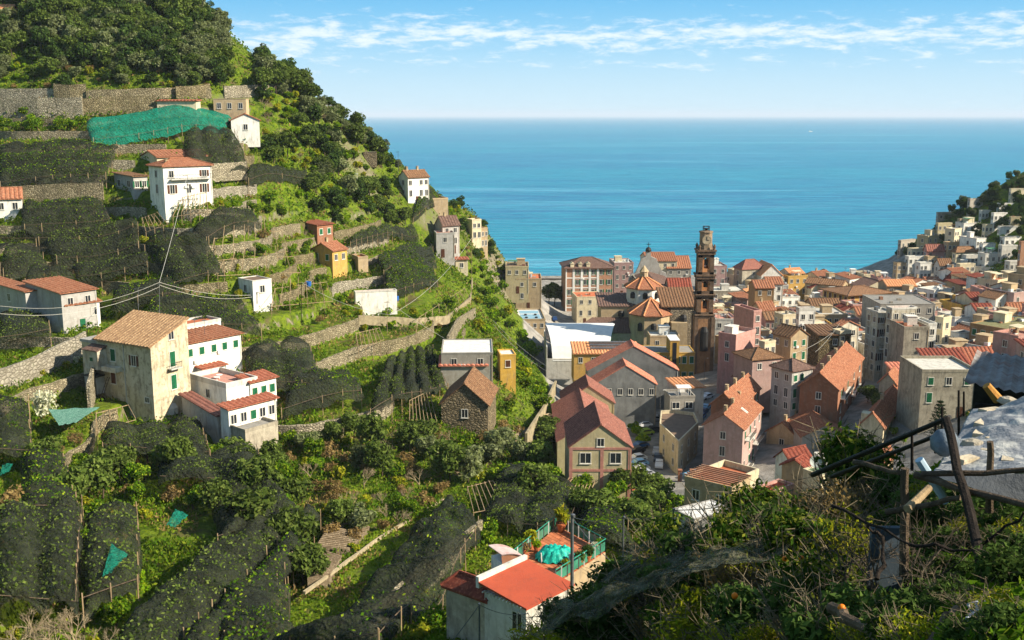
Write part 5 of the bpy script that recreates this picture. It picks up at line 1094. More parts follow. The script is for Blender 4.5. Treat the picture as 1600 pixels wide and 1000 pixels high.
def wall_strip(pts, zb, zt, th=.55, name='terrace_wall', mt=None, jag=.12):
    """a standing wall along a polyline with an uneven top"""
    r = empty(name, (pts[0][0], pts[0][1], 0)); b = MB(); n = len(pts); P_ = [Vector((p[0]-pts[0][0], p[1]-pts[0][1])) for p in pts]; L = []; 
    for i in range(n):
        d = (P_[min(i+1, n-1)]-P_[max(i-1, 0)]).normalized(); nn = Vector((d.y, -d.x)); L.append(nn)
    vs = []
    for i in range(n):
        a = P_[i]+L[i]*th/2; c = P_[i]-L[i]*th/2; bt = zb[i] if hasattr(zb, '__len__') else zb; tp = (zt[i] if hasattr(zt, '__len__') else zt)+random.uniform(-jag, jag)
        vs += [(a.x, a.y, bt), (a.x+random.uniform(-.06, .06), a.y, tp), (c.x, c.y, tp+random.uniform(-.05, .05)), (c.x, c.y, bt)]
    fs = []
    for i in range(n-1):
        for k in range(3): fs.append((4*i+k, 4*i+k+1, 4*i+4+k+1, 4*i+4+k))
    fs += [(0, 3, 2, 1), (4*n-4, 4*n-3, 4*n-2, 4*n-1)]
    b.add(vs, fs); me = b.mesh(name); o = bpy.data.objects.new(name, me); C.objects.link(o); me.materials.append(mt or stone_t); o.location = r.location; bpy.data.objects.remove(r)
    return o
random.seed(21)
for k in range(8, 27):
    lv = k*STEP
    for ch in contours(lv-.1, -200, 16, 80, 345):
        run = []
        def flush(run):
            i = 0
            while i < len(run)-5:
                m_ = random.randint(26, 44); seg = run[i:i+m_]
                if len(run)-(i+m_) < 10: seg = run[i:]; m_ = len(run)
                if random.random() > .10 and len(seg) > 4:
                    hh_ = random.uniform(-.15, .3)
                    o = wall_strip(seg, lv-STEP-.4, lv+.12+hh_, .5); tag(o, None, 'terrace wall', 'dry stone terrace walls on the hillside', auto=True)
                i += m_-1
        for p in ch:
            px_, py_ = proj((p[0], p[1], lv))
            ok = _bil(TM, p[0], p[1]) > .8 and free(p[0], p[1], .3) and -60 < px_ < 830 and 60 < py_ < 1060
            if ok: run.append(p)
            else: flush(run); run = []
        flush(run)
# ---------------------------------------------------------------- lemon terraces roofed with shade netting
def netmat(name, c1, c2, leafc, cover=.45, seethru=.22):
    m, nt, out, N = nodes(name); tc = N('ShaderNodeNewGeometry').outputs['Position']
    big = noise(N, tc, .5, 5, .7); fine = noise(N, tc, 5.5, 3, .75); mid = noise(N, tc, 1.9, 4, .7)
    folds = N('ShaderNodeTexWave', {'Vector': tc, 'Scale': .55, 'Distortion': 9, 'Detail': 5, 'Detail Scale': 2.0}, bands_direction='DIAGONAL')
    col = mix(N, rng_(N, big.outputs[0], .4, .62), lin(c1), lin(c2))
    lf = mix(N, rng_(N, mid.outputs[0], .4, .6), lin(leafc[0]), lin(leafc[1]))
    f = N('ShaderNodeMath', {0: rng_(N, fine.outputs[0], .50, .62), 1: rng_(N, big.outputs[0], .38, .6, .35, 1)}, operation='MULTIPLY').outputs[0]
    f = N('ShaderNodeMath', {0: f, 1: cover}, operation='MULTIPLY').outputs[0]
    col = mix(N, f, col, lf)
    d = N('ShaderNodeBsdfPrincipled', {'Base Color': col, 'Roughness': .75, 'Specular IOR Level': .15})
    hh = N('ShaderNodeMath', {0: folds.outputs[1], 1: fine.outputs[0]}, operation='ADD').outputs[0]
    bp = N('ShaderNodeBump', {'Height': hh, 'Strength': .75, 'Distance': .3}); nt.links.new(bp.outputs[0], d.inputs['Normal'])
    t = N('ShaderNodeBsdfTransparent'); mx = N('ShaderNodeMixShader', {0: N('ShaderNodeMath', {0: rng_(N, mid.outputs[0], .35, .6, .25, 1.6), 1: seethru}, operation='MULTIPLY').outputs[0]})
    nt.links.new(d.outputs[0], mx.inputs[1]); nt.links.new(t.outputs[0], mx.inputs[2]); nt.links.new(mx.outputs[0], out.inputs[0]); return m
net_black = netmat('black_shade_net', '1d1f19', '303329', ('41501c', '5e6a26'))
net_green = netmat('green_shade_net', '0c6a55', '128068', ('2a6a3c', '1c8a6a'), .35)
NETS = []
def net(c, lift=2.4, m=None, label=None, poles=True, bump=.8, skirt=.8, leaves=1.0, name='net_canopy', t0=60, arches=0):
    P4 = [hit(x, y, lift, t0) for x, y in c]
    if any(p is None for p in P4): print('NET MISS', c); return
    a, b_, c_, d_ = [Vector((p.x, p.y)) for p in P4]
    w = max((b_-a).length, (c_-d_).length); l = max((d_-a).length, (c_-b_).length)
    nu = int(min(60, max(6, w/.8))); nv = int(min(60, max(5, l/.8)))
    org = Vector((a.x, a.y, hs(a.x, a.y))); r = empty('netted_pergola', org); sd = random.random()*50
    U, V_ = np.meshgrid(np.linspace(0, 1, nu+1), np.linspace(0, 1, nv+1))
    X = (a.x*(1-U)+b_.x*U)*(1-V_)+(d_.x*(1-U)+c_.x*U)*V_; Y = (a.y*(1-U)+b_.y*U)*(1-V_)+(d_.y*(1-U)+c_.y*U)*V_
    edge = np.minimum(np.minimum(U, 1-U)*w, np.minimum(V_, 1-V_)*l)
    wob = fbm(X/5+sd, Y/5, 2)*1.1
    X = X+wob*np.clip(.6-edge, 0, 1)*1.2; Y = Y+fbm(X/4, Y/4+sd, 2)*np.clip(.6-edge, 0, 1)*1.5
    Zg = bilv(HS, X, Y)
    Z = Zg+lift+bump*(fbm(X/3.2+sd, Y/3.2, 3)*2.6+.4*np.abs(np.sin((U*w+wob)*.9))*np.abs(np.sin(V_*l*.9+sd)))-np.clip(1-edge/1.2, 0, 1)**2*.5
    nar = (U*w if w <= l else V_*l); wid = min(w, l); k_ = arches or max(1, round(wid/6.5))
    Z = Z+(np.abs(np.sin(np.pi*nar/wid*k_+fbm(X/9+sd, Y/9, 2)*.8))**.6-.55)*(1.5 if wid > 4 else .8)
    # skirts: repeat the border lower down
    V = np.stack([X-org.x, Y-org.y, Z-org.z], -1); verts = V.reshape(-1, 3).tolist(); W_ = nu+1; F = []
    for j in range(nv):
        for i in range(nu): k = j*W_+i; F.append((k, k+1, k+W_+1, k+W_))
    border = [(i, 0) for i in range(nu)]+[(nu, j) for j in range(nv)]+[(i, nv) for i in range(nu, 0, -1)]+[(0, j) for j in range(nv, 0, -1)]
    o0 = len(verts); cx_, cy_ = X.mean()-org.x, Y.mean()-org.y
    for (i, j) in border:
        x, y, z = V[j, i]; q = .2+.3*random.random(); dx, dy = x-cx_, y-cy_; L = math.hypot(dx, dy)+1e-6
        verts.append((x+dx/L*q, y+dy/L*q, z-skirt*random.uniform(.6, 1.15)))
    nb = len(border)
    for k in range(nb):
        a0 = border[k][1]*W_+border[k][0]; a1 = border[(k+1) % nb][1]*W_+border[(k+1) % nb][0]; F.append((a0, o0+k, o0+(k+1) % nb, a1))
    me = npmesh(name, verts, F); link(name, me, m or net_black, r, smooth=True)
    # leaves pushing through and hanging under the net
    n = int(w*l*9*leaves)
    if n > 50:
        n = min(n, 7000); iu = rng.random(n); iv = rng.random(n); gi = (iu*(nu-.01)).astype(int); gj = (iv*(nv-.01)).astype(int)
        pos = V[gj, gi]+(V[np.minimum(gj+1, nv), np.minimum(gi+1, nu)]-V[gj, gi])*rng.random((n, 1)); keep = fbm((pos[:, 0]+org.x)/6+3, (pos[:, 1]+org.y)/6, 3) > -.12; pos = pos[keep]; n = len(pos)
        pos[:, 2] += rng.normal(-.05, .22, n)
        nr = rng.normal(size=(n, 3)); t = np.cross(nr, rng.normal(size=(n, 3))); t /= np.linalg.norm(t, axis=1)[:, None]; nr /= np.linalg.norm(nr, axis=1)[:, None]; bb = np.cross(nr, t); s_ = (.11+.13*rng.random(n))[:, None]
        VV = np.stack([pos-t*s_, pos-bb*s_*.6, pos+t*s_, pos+bb*s_*.6], 1).reshape(-1, 3)
        lf = link('foliage', npmesh('foliage', VV, np.arange(4*n).reshape(-1, 4)), random.choice([LM['citrus'], LM['oak'], LM['oak']]), r); lf['kind'] = 'stuff'
    if poles:
        ed = [(a, b_), (b_, c_)]
        for (p, q) in ed:
            k = max(1, int((q-p).length/3.5))
            for i in range(k+1):
                g = p.lerp(q, i/k); zg = ground(g.x, g.y); zt = hs(g.x, g.y)+lift+.25
                if random.random() < .35: continue
                pm = MB(); pm.tube((g.x-org.x, g.y-org.y, zg-.4-org.z), (g.x-org.x+random.uniform(-.1, .1), g.y-org.y, zt-org.z+random.uniform(0, .35)), .07, n=5); pm.obj('pole', woodl_m, r)
            pm = MB(); 
            pts = [Vector((p.lerp(q, i/k).x-org.x, p.lerp(q, i/k).y-org.y, hs(p.lerp(q, i/k).x, p.lerp(q, i/k).y)+lift-org.z+.05)) for i in range(k+1)]
            if p == a or random.random() < .3: pm.path(pts, .045, 5); pm.obj('rail', wood_m, r)
    for u in (.2, .5, .8):
        for v in (.25, .75):
            g = a.lerp(b_, u).lerp(d_.lerp(c_, u), v); OCC.append((g.x, g.y, min(w, l)/2.3))
    tag(r, label, 'shade net', 'lemon terraces under black netting' if m is None else None, auto=label is None); NETS.append((r, c)); return r
random.seed(5)
net([(146,218),(350,200),(362,179),(136,184)], 2.2, net_green, 'long emerald green netting over the terrace below the stone road wall', leaves=.15, bump=.35)
for c in ([(0,285),(165,272),(182,224),(0,224)], [(290,262),(388,262),(366,204),(288,206)], [(388,281),(478,279),(478,262),(388,258)], [(38,352),(172,342),(148,307),(36,312)],
          [(-5,372),(60,372),(215,350),(205,336)], [(88,402),(216,380),(208,352),(66,372)], [(122,432),(230,410),(226,386),(112,412)], [(272,442),(350,422),(326,372),(228,372)], [(322,372),(408,350),(388,326),(302,346)],
          [(2,432),(78,418),(56,376),(4,386)], [(40,437),(112,432),(102,414),(45,412)], [(176,472),(292,456),(262,432),(180,447)], [(225,500),(408,508),(372,464),(238,460)], [(-5,528),(78,514),(72,488),(-5,490)],
          [(548,380),(655,366),(642,346),(556,362)], [(600,424),(680,408),(676,376),(590,402)], [(606,458),(684,442),(676,404),(602,428)], [(646,342),(702,332),(694,314),(650,322)], [(690,362),(716,356),(710,340),(696,342)],
          [(390,592),(512,602),(482,530),(384,538)], [(578,642),(700,602),(676,540),(604,556)], [(440,640),(565,610),(540,575),(470,585)], [(160,694),(328,706),(312,652),(160,664)], [(250,744),(420,752),(400,694),(250,704)],
          [(-20,700),(48,704),(44,622),(-20,618)], [(30,790),(122,790),(96,700),(32,700)]):
    net(c)
for c in ([(-10,930),(118,940),(128,780),(-10,790)], [(128,935),(214,905),(214,790),(134,790)], [(150,1010),(262,1010),(470,790),(400,752)], [(272,1010),(330,1010),(500,800),(476,790)], [(330,1010),(452,1000),(450,905),(352,915)], [(340,838),(450,800),(425,716),(330,760)]):
    net(c, 2.3, bump=1.0, leaves=.8)
net([(400,1010),(592,990),(750,818),(702,776)], 2.6, label='long black net tunnel running up beside the flower edged path', bump=1.0, leaves=.12, arches=1)
for c in ([(748,812),(886,826),(912,762),(778,722)], [(902,842),(992,852),(968,782),(908,786)]): net(c, 2.2, bump=.8, leaves=1.2, t0=100)
# ---------------------------------------------------------------- bare pole pergolas
def pergola(c, lift=2.2, n=7, label=None, m=None):
    P4 = [hit(x, y, lift, 60) for x, y in c]; a, b_, c_, d_ = [Vector((p.x, p.y)) for p in P4]; org = Vector((a.x, a.y, hs(a.x, a.y))); r = empty('pole_pergola', org)
    def pt(g, dz=0): return Vector((g.x-org.x, g.y-org.y, hs(g.x, g.y)+lift+dz-org.z))
    for i in range(n):
        u = i/(n-1); q = MB(); q.tube(pt(a.lerp(b_, u), random.uniform(-.1, .15)), pt(d_.lerp(c_, u), random.uniform(-.1, .15)), .06, n=5); q.obj('rafter', m or woodl_m, r)
    for (p, q_) in ((a, b_), (d_, c_)):
        q = MB(); q.tube(pt(p, -.1), pt(q_, -.1), .06, n=5); q.obj('rail', m or woodl_m, r)
        for i in range(0, n, 2):
            g = p.lerp(q_, i/(n-1)); q = MB(); q.tube(Vector((g.x-org.x, g.y-org.y, ground(g.x, g.y)-org.z-.3)), pt(g), .06, n=5); q.obj('pole', m or woodl_m, r)
    tag(r, label, 'pergola', 'bare pole pergolas on the terraces', auto=label is None); return r
for c, n in (([(270,338),(325,330),(322,300),(285,308)], 9), ([(228,362),(262,350),(245,332),(222,340)], 6), ([(0,440),(28,432),(22,405),(0,410)], 6), ([(150,672),(212,655),(200,632),(150,645)], 6), ([(328,408),(450,392),(440,360),(335,372)], 8), ([(340,430),(470,425),(460,400),(350,405)], 8),
             ([(424,478),(520,470),(510,440),(430,450)], 8), ([(560,545),(600,530),(592,512),(556,520)], 8), ([(640,690),(685,668),(670,610),(640,625)], 8), ([(870,780),(915,790),(930,752),(890,745)], 9), ([(740,800),(792,790),(770,750),(730,760)], 7),
             ([(650,520),(735,470),(726,450),(655,495)], 9), ([(230,520),(300,505),(285,478),(228,490)], 5)):
    pergola(c, 2.0, n)
# ---------------------------------------------------------------- trees and shrubs on the hill
random.seed(11)
def inpoly(x, y, P):
    c = False; j = len(P)-1
    for i in range(len(P)):
        if (P[i][1] > y) != (P[j][1] > y) and x < (P[j][0]-P[i][0])*(y-P[i][1])/(P[j][1]-P[i][1])+P[i][0]: c = not c
        j = i
    return c
def wood(P, n, kinds, smin, smax, group, sep=1.6, t0=60, occ=True):
    xs_ = [p[0] for p in P]; ys_ = [p[1] for p in P]; placed = []; tries = 0
    while len(placed) < n and tries < n*14:
        tries += 1; x = random.uniform(min(xs_), max(xs_)); y = random.uniform(min(ys_), max(ys_))
        if not inpoly(x, y, P): continue
        p = hit(x, y, 0, t0)
        if p is None or (occ and not free(p.x, p.y, .6)) or any((p.x-a)**2+(p.y-b)**2 < sep**2 for a, b in placed): continue
        placed.append((p.x, p.y)); k = random.choice(kinds); s_ = random.uniform(smin, smax)
        if k == 'bare': bare_tree(p.x, p.y, s_)
        else: tree(k, p.x, p.y, s_, cat='shrub' if 'shrub' in k else 'tree', group=group+(' (shrubs)' if 'shrub' in k else ''), sq=random.uniform(.8, 1.15))
OO = ['olive_tree']*4+['oak_tree']*3+['dark_tree']*2
wood([(0,0),(290,0),(350,40),(452,95),(452,128),(330,125),(200,112),(0,100)], 150, OO, .85, 1.45, 'woodland on the upper hill', 2.6)
wood([(0,0),(290,0),(452,100),(440,135),(0,120)], 45, ['green_shrub', 'weed_shrub', 'yellow_shrub'], 1.0, 1.8, 'scrub on the upper hill', 1.5)
wood([(430,110),(460,130),(550,182),(632,262),(612,272),(530,205),(440,150)], 46, ['oak_tree', 'olive_tree', 'dark_tree', 'weed_shrub', 'olive_tree'], .6, 1.1, 'bushes along the ridge line', 1.8)
wood([(330,20),(460,105),(455,135),(380,90),(300,20)], 40, OO, .9, 1.3, 'woodland on the upper hill', 2.2)
wood([(150,40),(330,70),(430,128),(330,130),(150,110)], 60, OO+['green_shrub'], .8, 1.3, 'woodland on the upper hill', 2.2)
wood([(340,30),(430,75),(470,125),(430,135),(360,80)], 34, OO, .8, 1.25, 'woodland on the upper hill', 2.0)
wood([(0,95),(450,100),(455,145),(0,140)], 90, ['oak_tree', 'green_shrub', 'dark_tree', 'weed_shrub', 'olive_tree', 'yellow_shrub', 'brown_shrub'], .6, 1.0, 'woodland edge above the road wall', 1.7)
wood([(640,300),(760,340),(790,420),(740,420),(640,350)], 30, ['green_shrub', 'weed_shrub', 'brown_shrub', 'dark_tree', 'yellow_shrub'], .6, .9, 'scrub around the cliff houses', 1.7)
wood([(395,150),(455,140),(540,190),(620,255),(600,330),(560,345),(470,300),(400,230)], 150, ['green_shrub', 'weed_shrub', 'green_shrub', 'weed_shrub', 'yellow_shrub', 'oak_tree', 'olive_tree', 'dark_tree', 'green_shrub', 'weed_shrub', 'yellow_shrub', 'bare'], .8, 1.3, 'scrub along the ridge', 1.6)
wood([(395,290),(540,300),(620,340),(560,360),(480,345),(395,345)], 26, ['dark_tree', 'lemon_tree', 'green_shrub', 'weed_shrub'], .8, 1.2, 'trees on the middle hill', 2.0)
wood([(560,290),(640,320),(720,330),(700,350),(600,350)], 18, ['green_shrub', 'oak_tree', 'weed_shrub', 'yellow_shrub'], .7, 1.1, 'scrub near the ridge houses', 2)
wood([(745,395),(790,420),(805,500),(860,600),(850,650),(800,600),(740,520),(735,450)], 60, ['green_shrub', 'weed_shrub', 'lemon_tree', 'yellow_shrub', 'green_shrub'], .8, 1.6, 'bushes on the cliff above the town', 1.7, 100)
wood([(325,350),(600,360),(740,470),(650,530),(500,500),(330,450)], 46, ['lemon_tree', 'green_shrub', 'weed_shrub', 'yellow_shrub', 'brown_shrub', 'bare'], .7, 1.1, 'plants on the middle terraces', 2)
wood([(0,180),(130,185),(130,205),(0,205)], 14, ['lemon_tree'], .8, 1.0, 'trees on the stone road terrace', 2)
wood([(0,300),(380,270),(380,480),(0,500)], 26, ['lemon_tree', 'green_shrub', 'yellow_shrub', 'weed_shrub'], .6, 1.0, 'plants between the upper nets', 2)
wood([(0,520),(130,490),(150,560),(0,600)], 16, ['yellow_shrub', 'blossom_tree', 'green_shrub', 'weed_shrub'], .5, .9, 'plants on the sunny bank', 1.6)
wood([(430,560),(700,560),(860,680),(860,740),(700,780),(560,860),(430,820),(400,700)], 120, ['lemon_tree', 'olive_tree', 'bare', 'yellow_shrub', 'brown_shrub', 'weed_shrub', 'bare', 'brown_shrub', 'yellow_shrub', 'oak_tree'], .65, 1.1, 'orchard on the lower slope', 2.0)
wood([(60,690),(440,700),(450,800),(300,800),(100,800)], 42, ['lemon_tree', 'oak_tree', 'yellow_shrub', 'brown_shrub', 'lemon_tree'], .8, 1.15, 'orchard below the cream house', 2.0, occ=False)
wood([(330,800),(470,790),(480,900),(380,900)], 14, ['lemon_tree', 'oak_tree', 'weed_shrub'], .8, 1.15, 'orchard by the dug plots', 1.8, occ=False)
wood([(0,800),(420,790),(420,1010),(0,1010)], 26, ['yellow_shrub', 'lemon_tree', 'green_shrub', 'bare'], .6, 1.0, 'plants among the lower nets', 2.2, occ=False)
wood([(640,1000),(640,940),(760,830),(830,800),(760,880),(700,900),(690,1000)], 42, ['green_shrub', 'yellow_shrub', 'weed_shrub', 'lemon_tree', 'green_shrub'], .6, 1.0, 'bright bushes beside the net tunnel', 1.3)
wood([(760,740),(1000,770),(1060,800),(1000,840),(850,800)], 40, ['lemon_tree', 'yellow_shrub', 'green_shrub', 'oak_tree', 'lemon_tree'], .8, 1.15, 'orchard below the factory', 2.0, 90, occ=False)
wood([(1000,640),(1010,700),(990,700),(985,640)], 4, ['green_shrub'], 1.0, 1.5, 'bushes by the car park', 2, 100)
for x, y, s_ in ((857,470,1.0), (866,470,1.1), (878,472,.9)): p = at(x, y, 430); tree('umbrella_pine', p.x, 430, s_*1.05, z=hs(p.x, 430), group='umbrella trees on the seafront')
p = hit(65, 640, 0, 60); tree('blossom_tree', p.x, p.y, 1.5, label='pinkish budding tree beside the grey retaining wall')
p = hit(22, 700, 0, 60); tree('blossom_tree', p.x, p.y, .9, label='white blossoming shrub among the black nets at left')
p = hit(60, 1000, 0, 60); bare_tree(p.x, p.y, 1.5, 'big leafless tangled tree in the bottom left corner')
p = hit(120, 1005, 0, 60); bare_tree(p.x, p.y, 1.4, 'second leafless tree right of the tangled one in the bottom left corner')
for q_, (x, y, s_, l_) in enumerate(((30,1000,1.3,'leafless tangled shrub at the very left of the bottom corner'), (90,985,1.2,'leafless shrub filling the middle of the bottom left tangle'), (150,1000,1.15,'leafless shrub at the right end of the bottom left tangle'), (70,965,1.0,'topmost leafless shrub of the bottom left tangle'))):
    p = hit(x, y, 2.0, 60); bare_tree(p.x, p.y, s_, l_)
p = hit(12, 800, 1.5, 60); tree('brown_shrub', p.x, p.y, 1.6, z=p.z-1.5, label='reddish brown dry bush at the left edge among nets', cat='shrub')
wood([(1478,330),(1560,300),(1600,280),(1600,440),(1520,380)], 60, ['dark_tree', 'green_shrub', 'dark_tree'], .6, 1.0, 'dark scrub of the headland', 3, 200)
wood([(1380,425),(1440,385),(1500,325),(1560,290),(1600,262),(1600,290),(1540,325),(1440,420)], 60, ['dark_tree', 'weed_shrub', 'olive_tree', 'brown_shrub'], .5, .9, 'dark scrub of the headland', 2.5, 200)
wood([(1390,400),(1440,372),(1500,345),(1480,400),(1420,430)], 30, ['dark_tree', 'weed_shrub'], .5, .8, 'dark scrub of the headland', 3, 200)
wood([(1360,560),(1400,620),(1440,700),(1380,700),(1340,600)], 9, ['green_shrub', 'oak_tree'], .6, .9, 'garden trees between the town houses', 3, 150)
# tall conifer in front of the grey villa
p = hit(1467, 668, 0, 120)
def conifer(x, y, zg, Hh):
    o = empty('conifer', (x, y, zg)); b = MB(); b.tube((0, 0, -2), (0, 0, Hh), .16, .03); b.obj('trunk', bark, o); r = np.random.default_rng(3); cs = []; 
    pos = []
    for i in range(11):
        z = Hh*(.16+.8*i/11); L = 2.3*(1-i/11)**.85+.25; nb = 7
        for k in range(nb):
            a = 2*math.pi*k/nb+i*.4
            for q in np.linspace(.15, 1, 16): pos.append((L*q*math.cos(a), L*q*math.sin(a), z+.25*q*L*.5+r.normal(0, .03)))
    pos = np.array(pos); pos = np.repeat(pos, 3, 0)+r.normal(0, .07, (len(pos)*3, 3)); n = len(pos); nr = r.normal(size=(n, 3)); nr[:, 2] += 1; t = np.cross(nr, r.normal(size=(n, 3))); t /= np.linalg.norm(t, axis=1)[:, None]; nr /= np.linalg.norm(nr, axis=1)[:, None]; bb = np.cross(nr, t)
    VV = np.stack([pos-t*.17, pos-bb*.06, pos+t*.17, pos+bb*.06], 1).reshape(-1, 3); link('crown', npmesh('crown', VV, np.arange(4*n).reshape(-1, 4)), LM['conifer'], o); tag(o, 'tall layered conifer in front of the grey villa', 'tree')
conifer(*(lambda v: (v.x, 192, hs(v.x, 192)))(at(1467, 660, 192)), 9.5)
# ---------------------------------------------------------------- low growth: nobody could count it
def growth(name, n, mk, size, test, zlift=.12, hmul=1., dens=None):
    u = rng.random(n*3)*1700-50; Y = np.exp(rng.random(n*3)*(math.log(400)-math.log(74))+math.log(74)); X = (u-800)/FPX*Y*1.02
    h = bilv(HS, X, Y); tw = (X > np.interp(Y, gy, TX)-1.5) & (h < 22) & (Y > 171)
    ok = (h > 6) & ~tw & test(X, Y, h); X = X[ok][:n]; Y = Y[ok][:n]; n = len(X)
    Z = Hfull(X, Y); s_ = (size*(.6+.8*rng.random(n))*(Y/150)**.5)[:, None]; pos = np.stack([X, Y, Z+zlift+rng.random(n)*s_[:, 0]*1.2*hmul], 1)
    nr = rng.normal(size=(n, 3)); t = np.cross(nr, rng.normal(size=(n, 3))); t[:, 2] = np.abs(t[:, 2])+.3; t /= np.linalg.norm(t, axis=1)[:, None]; bb = np.cross(nr, t); bb /= np.linalg.norm(bb, axis=1)[:, None]
    VV = np.stack([pos-t*s_*.7, pos-bb*s_*.4, pos+t*s_*.9, pos+bb*s_*.4], 1).reshape(-1, 3)
    o = link(name, npmesh(name, VV, np.arange(4*n).reshape(-1, 4)), LM[mk]); tag(o, {'grass': 'bright grass and low weeds covering the terraces', 'undergrowth': 'darker leafy undergrowth spread over the hillside', 'dry_growth': 'dry brownish scrub on the steep rocky parts'}[name], {'grass': 'grass'}.get(name, 'undergrowth'), kind='stuff')
growth('grass', 150000, 'grass', .30, lambda X, Y, h: fbm(X/9, Y/9, 3) > -.12)
growth('undergrowth', 130000, 'weed', .34, lambda X, Y, h: (fbm(X/13+5, Y/13, 3) > -.02) | (h > 86), .15, 2.2)
growth('dry_growth', 50000, 'brown', .3, lambda X, Y, h: fbm(X/7+9, Y/7+4, 3) > .06, .1, 1.6)
# ---------------------------------------------------------------- red roofed house and tiled roof terrace (centre bottom)
random.seed(31)
R_ = H('red_roof_house', 'grey white house with bright brick red flat roof at the bottom centre', (822,950), (757,911), (889,902), 'pale', 'flat', 'white', {}, D=72, hh=9, par=0, top=False, deep=5, cat='house')
rt, a_, b_, c_ = R_
s_ = MB(); s_.slab([(-.35,-.35,c_+.18),(a_+.3,-.35,c_+.18),(a_+.3,b_+.3,c_+.75),(-.35,b_+.3,c_+.75)], .16); s_.obj('roof_slab', mat('brick_red_roof', 'b2543b', 'a34c37', .25, .85, .3, 8, '7a4636', .45, .1), rt)
for i in range(12): s_ = MB(); y = b_*(i+.5)/12; s_.tube((-.42, y, c_+.08), (-.1, y, c_+.1), .07, n=6); s_.obj('eaves_tile', wallmat('white'), rt)
s_ = MB(); s_.box(-.3, b_+.3, c_+.2, a_+.3, b_+.62, c_+1.1); s_.obj('parapet', wallmat('pale'), rt)
window(rt, 'L', b_*.2, c_-1.4, .9, 1.5, 'dark')
H('stone_store', 'old stone store with hipped brown red tile roof beside the red roofed house', (760,937), (697,927), (778,905), 'oldstone', 'hip', 'red', {}, D=75, hh=9, rise=1.0, over=.3, cat='house', phi=52, deep=5)
# roof terrace
D0 = 84; z0 = at(870, 905, 80).z; q = [atz(x, y, z0) for x, y in ((800,882), (868,912), (946,862), (872,822))]
org = Vector((q[0].x, q[0].y, z0)); tr = empty('roof_terrace', org); tag(tr, 'terracotta tiled roof terrace with green glass railing behind the red roof', 'terrace')
Q = [Vector((v.x-org.x, v.y-org.y)) for v in q]
b = MB(); b.prism([tuple(v) for v in Q], -9, -.06); b.obj('base_wall', wallmat('tan'), tr)
tmt = mat('terrace_tile', 'b9714c', '9c5a3c', 1.5, .7, .1, 8, '7a4a34', .3, .2, var=.22)
nu_, nv_ = 14, 18
for i in range(nu_):
    for j in range(nv_):
        def P_(u, v): return Q[0].lerp(Q[1], u).lerp(Q[3].lerp(Q[2], u), v)
        g = .04; p = [P_((i+g)/nu_, (j+g)/nv_), P_((i+1-g)/nu_, (j+g)/nv_), P_((i+1-g)/nu_, (j+1-g)/nv_), P_((i+g)/nu_, (j+1-g)/nv_)]
        zz = random.uniform(-.004, .004); t_ = MB(); t_.prism([tuple(v) for v in p], -.055, zz); t_.obj('tile', tmt, tr)
glass_g = mat('green_tinted_glass', '3f7d66', '2f6450', 1, .25, 0, spec=.5)
for k, (p, s2) in enumerate(((Q[3], Q[0]), (Q[3], Q[2]), (Q[2], Q[1]))):
    n = 9
    for i in range(n+1):
        v = p.lerp(s2, i/n); t_ = MB(); t_.box(v.x-.05, v.y-.05, 0, v.x+.05, v.y+.05, 1.15); t_.obj('post', whitep if i % 2 == 0 else metal_m, tr)
        if i < n:
            w_ = p.lerp(s2, (i+1)/n); d = (w_-v).normalized()*.08; t_ = MB(); v1 = v+d; w1 = w_-d; t_.add([(v1.x,v1.y,.15),(w1.x,w1.y,.15),(w1.x,w1.y,.95),(v1.x,v1.y,.95)], [(0,1,2,3)]); t_.obj('glass_panel', glass_g, tr)
    t_ = MB(); t_.tube((p.x, p.y, 1.18), (s2.x, s2.y, 1.18), .04); t_.obj('handrail', mat('green_rail', '2f8a72', None, 1, .5, 0), tr)
def onT(px, py): v = atz(px, py, z0); return v
# crumpled turquoise tarpaulin over garden furniture
v = onT(868, 872); o = empty('covered_table', v); tag(o, 'turquoise tarpaulin crumpled over garden furniture on the terrace', 'tarpaulin')
n = 26; X, Y = np.meshgrid(np.linspace(-1.7, 1.7, n), np.linspace(-1.3, 1.3, n)); rr2 = np.sqrt((X/1.7)**2+(Y/1.3)**2); Z = .95*np.clip(1.15-rr2**3, .03, 1)+fbm(X*2.3+4, Y*2.3, 4)*1.0*np.clip(1.2-rr2, 0, 1)+.12*np.sin(np.arctan2(Y, X)*13)*np.clip(rr2, 0, 1)
V = np.stack([X*(1+.12*fbm(X*3, Y*3, 2)), Y, np.clip(Z, .03, 2)], -1).reshape(-1, 3); F = [(j*n+i, j*n+i+1, (j+1)*n+i+1, (j+1)*n+i) for j in range(n-1) for i in range(n-1) if rr2[j, i] < 1.12]
link('tarpaulin', npmesh('tarpaulin', V, F), mat('turquoise_tarp', '159a86', '0c7a6c', 1.5, .5, .3, 5, c3='2cb8a0'), o, smooth=False)
for (x, y) in ((-1.2, -1.0), (1.1, -1.1)): t_ = MB(); t_.tube((x, y, 0), (x*1.05, y, .9), .05); t_.obj('leg', whitep, o)
pot_m = mat('terracotta_pot', 'b0643c', '94502e', 2, .8, .2)
lf_m = {}
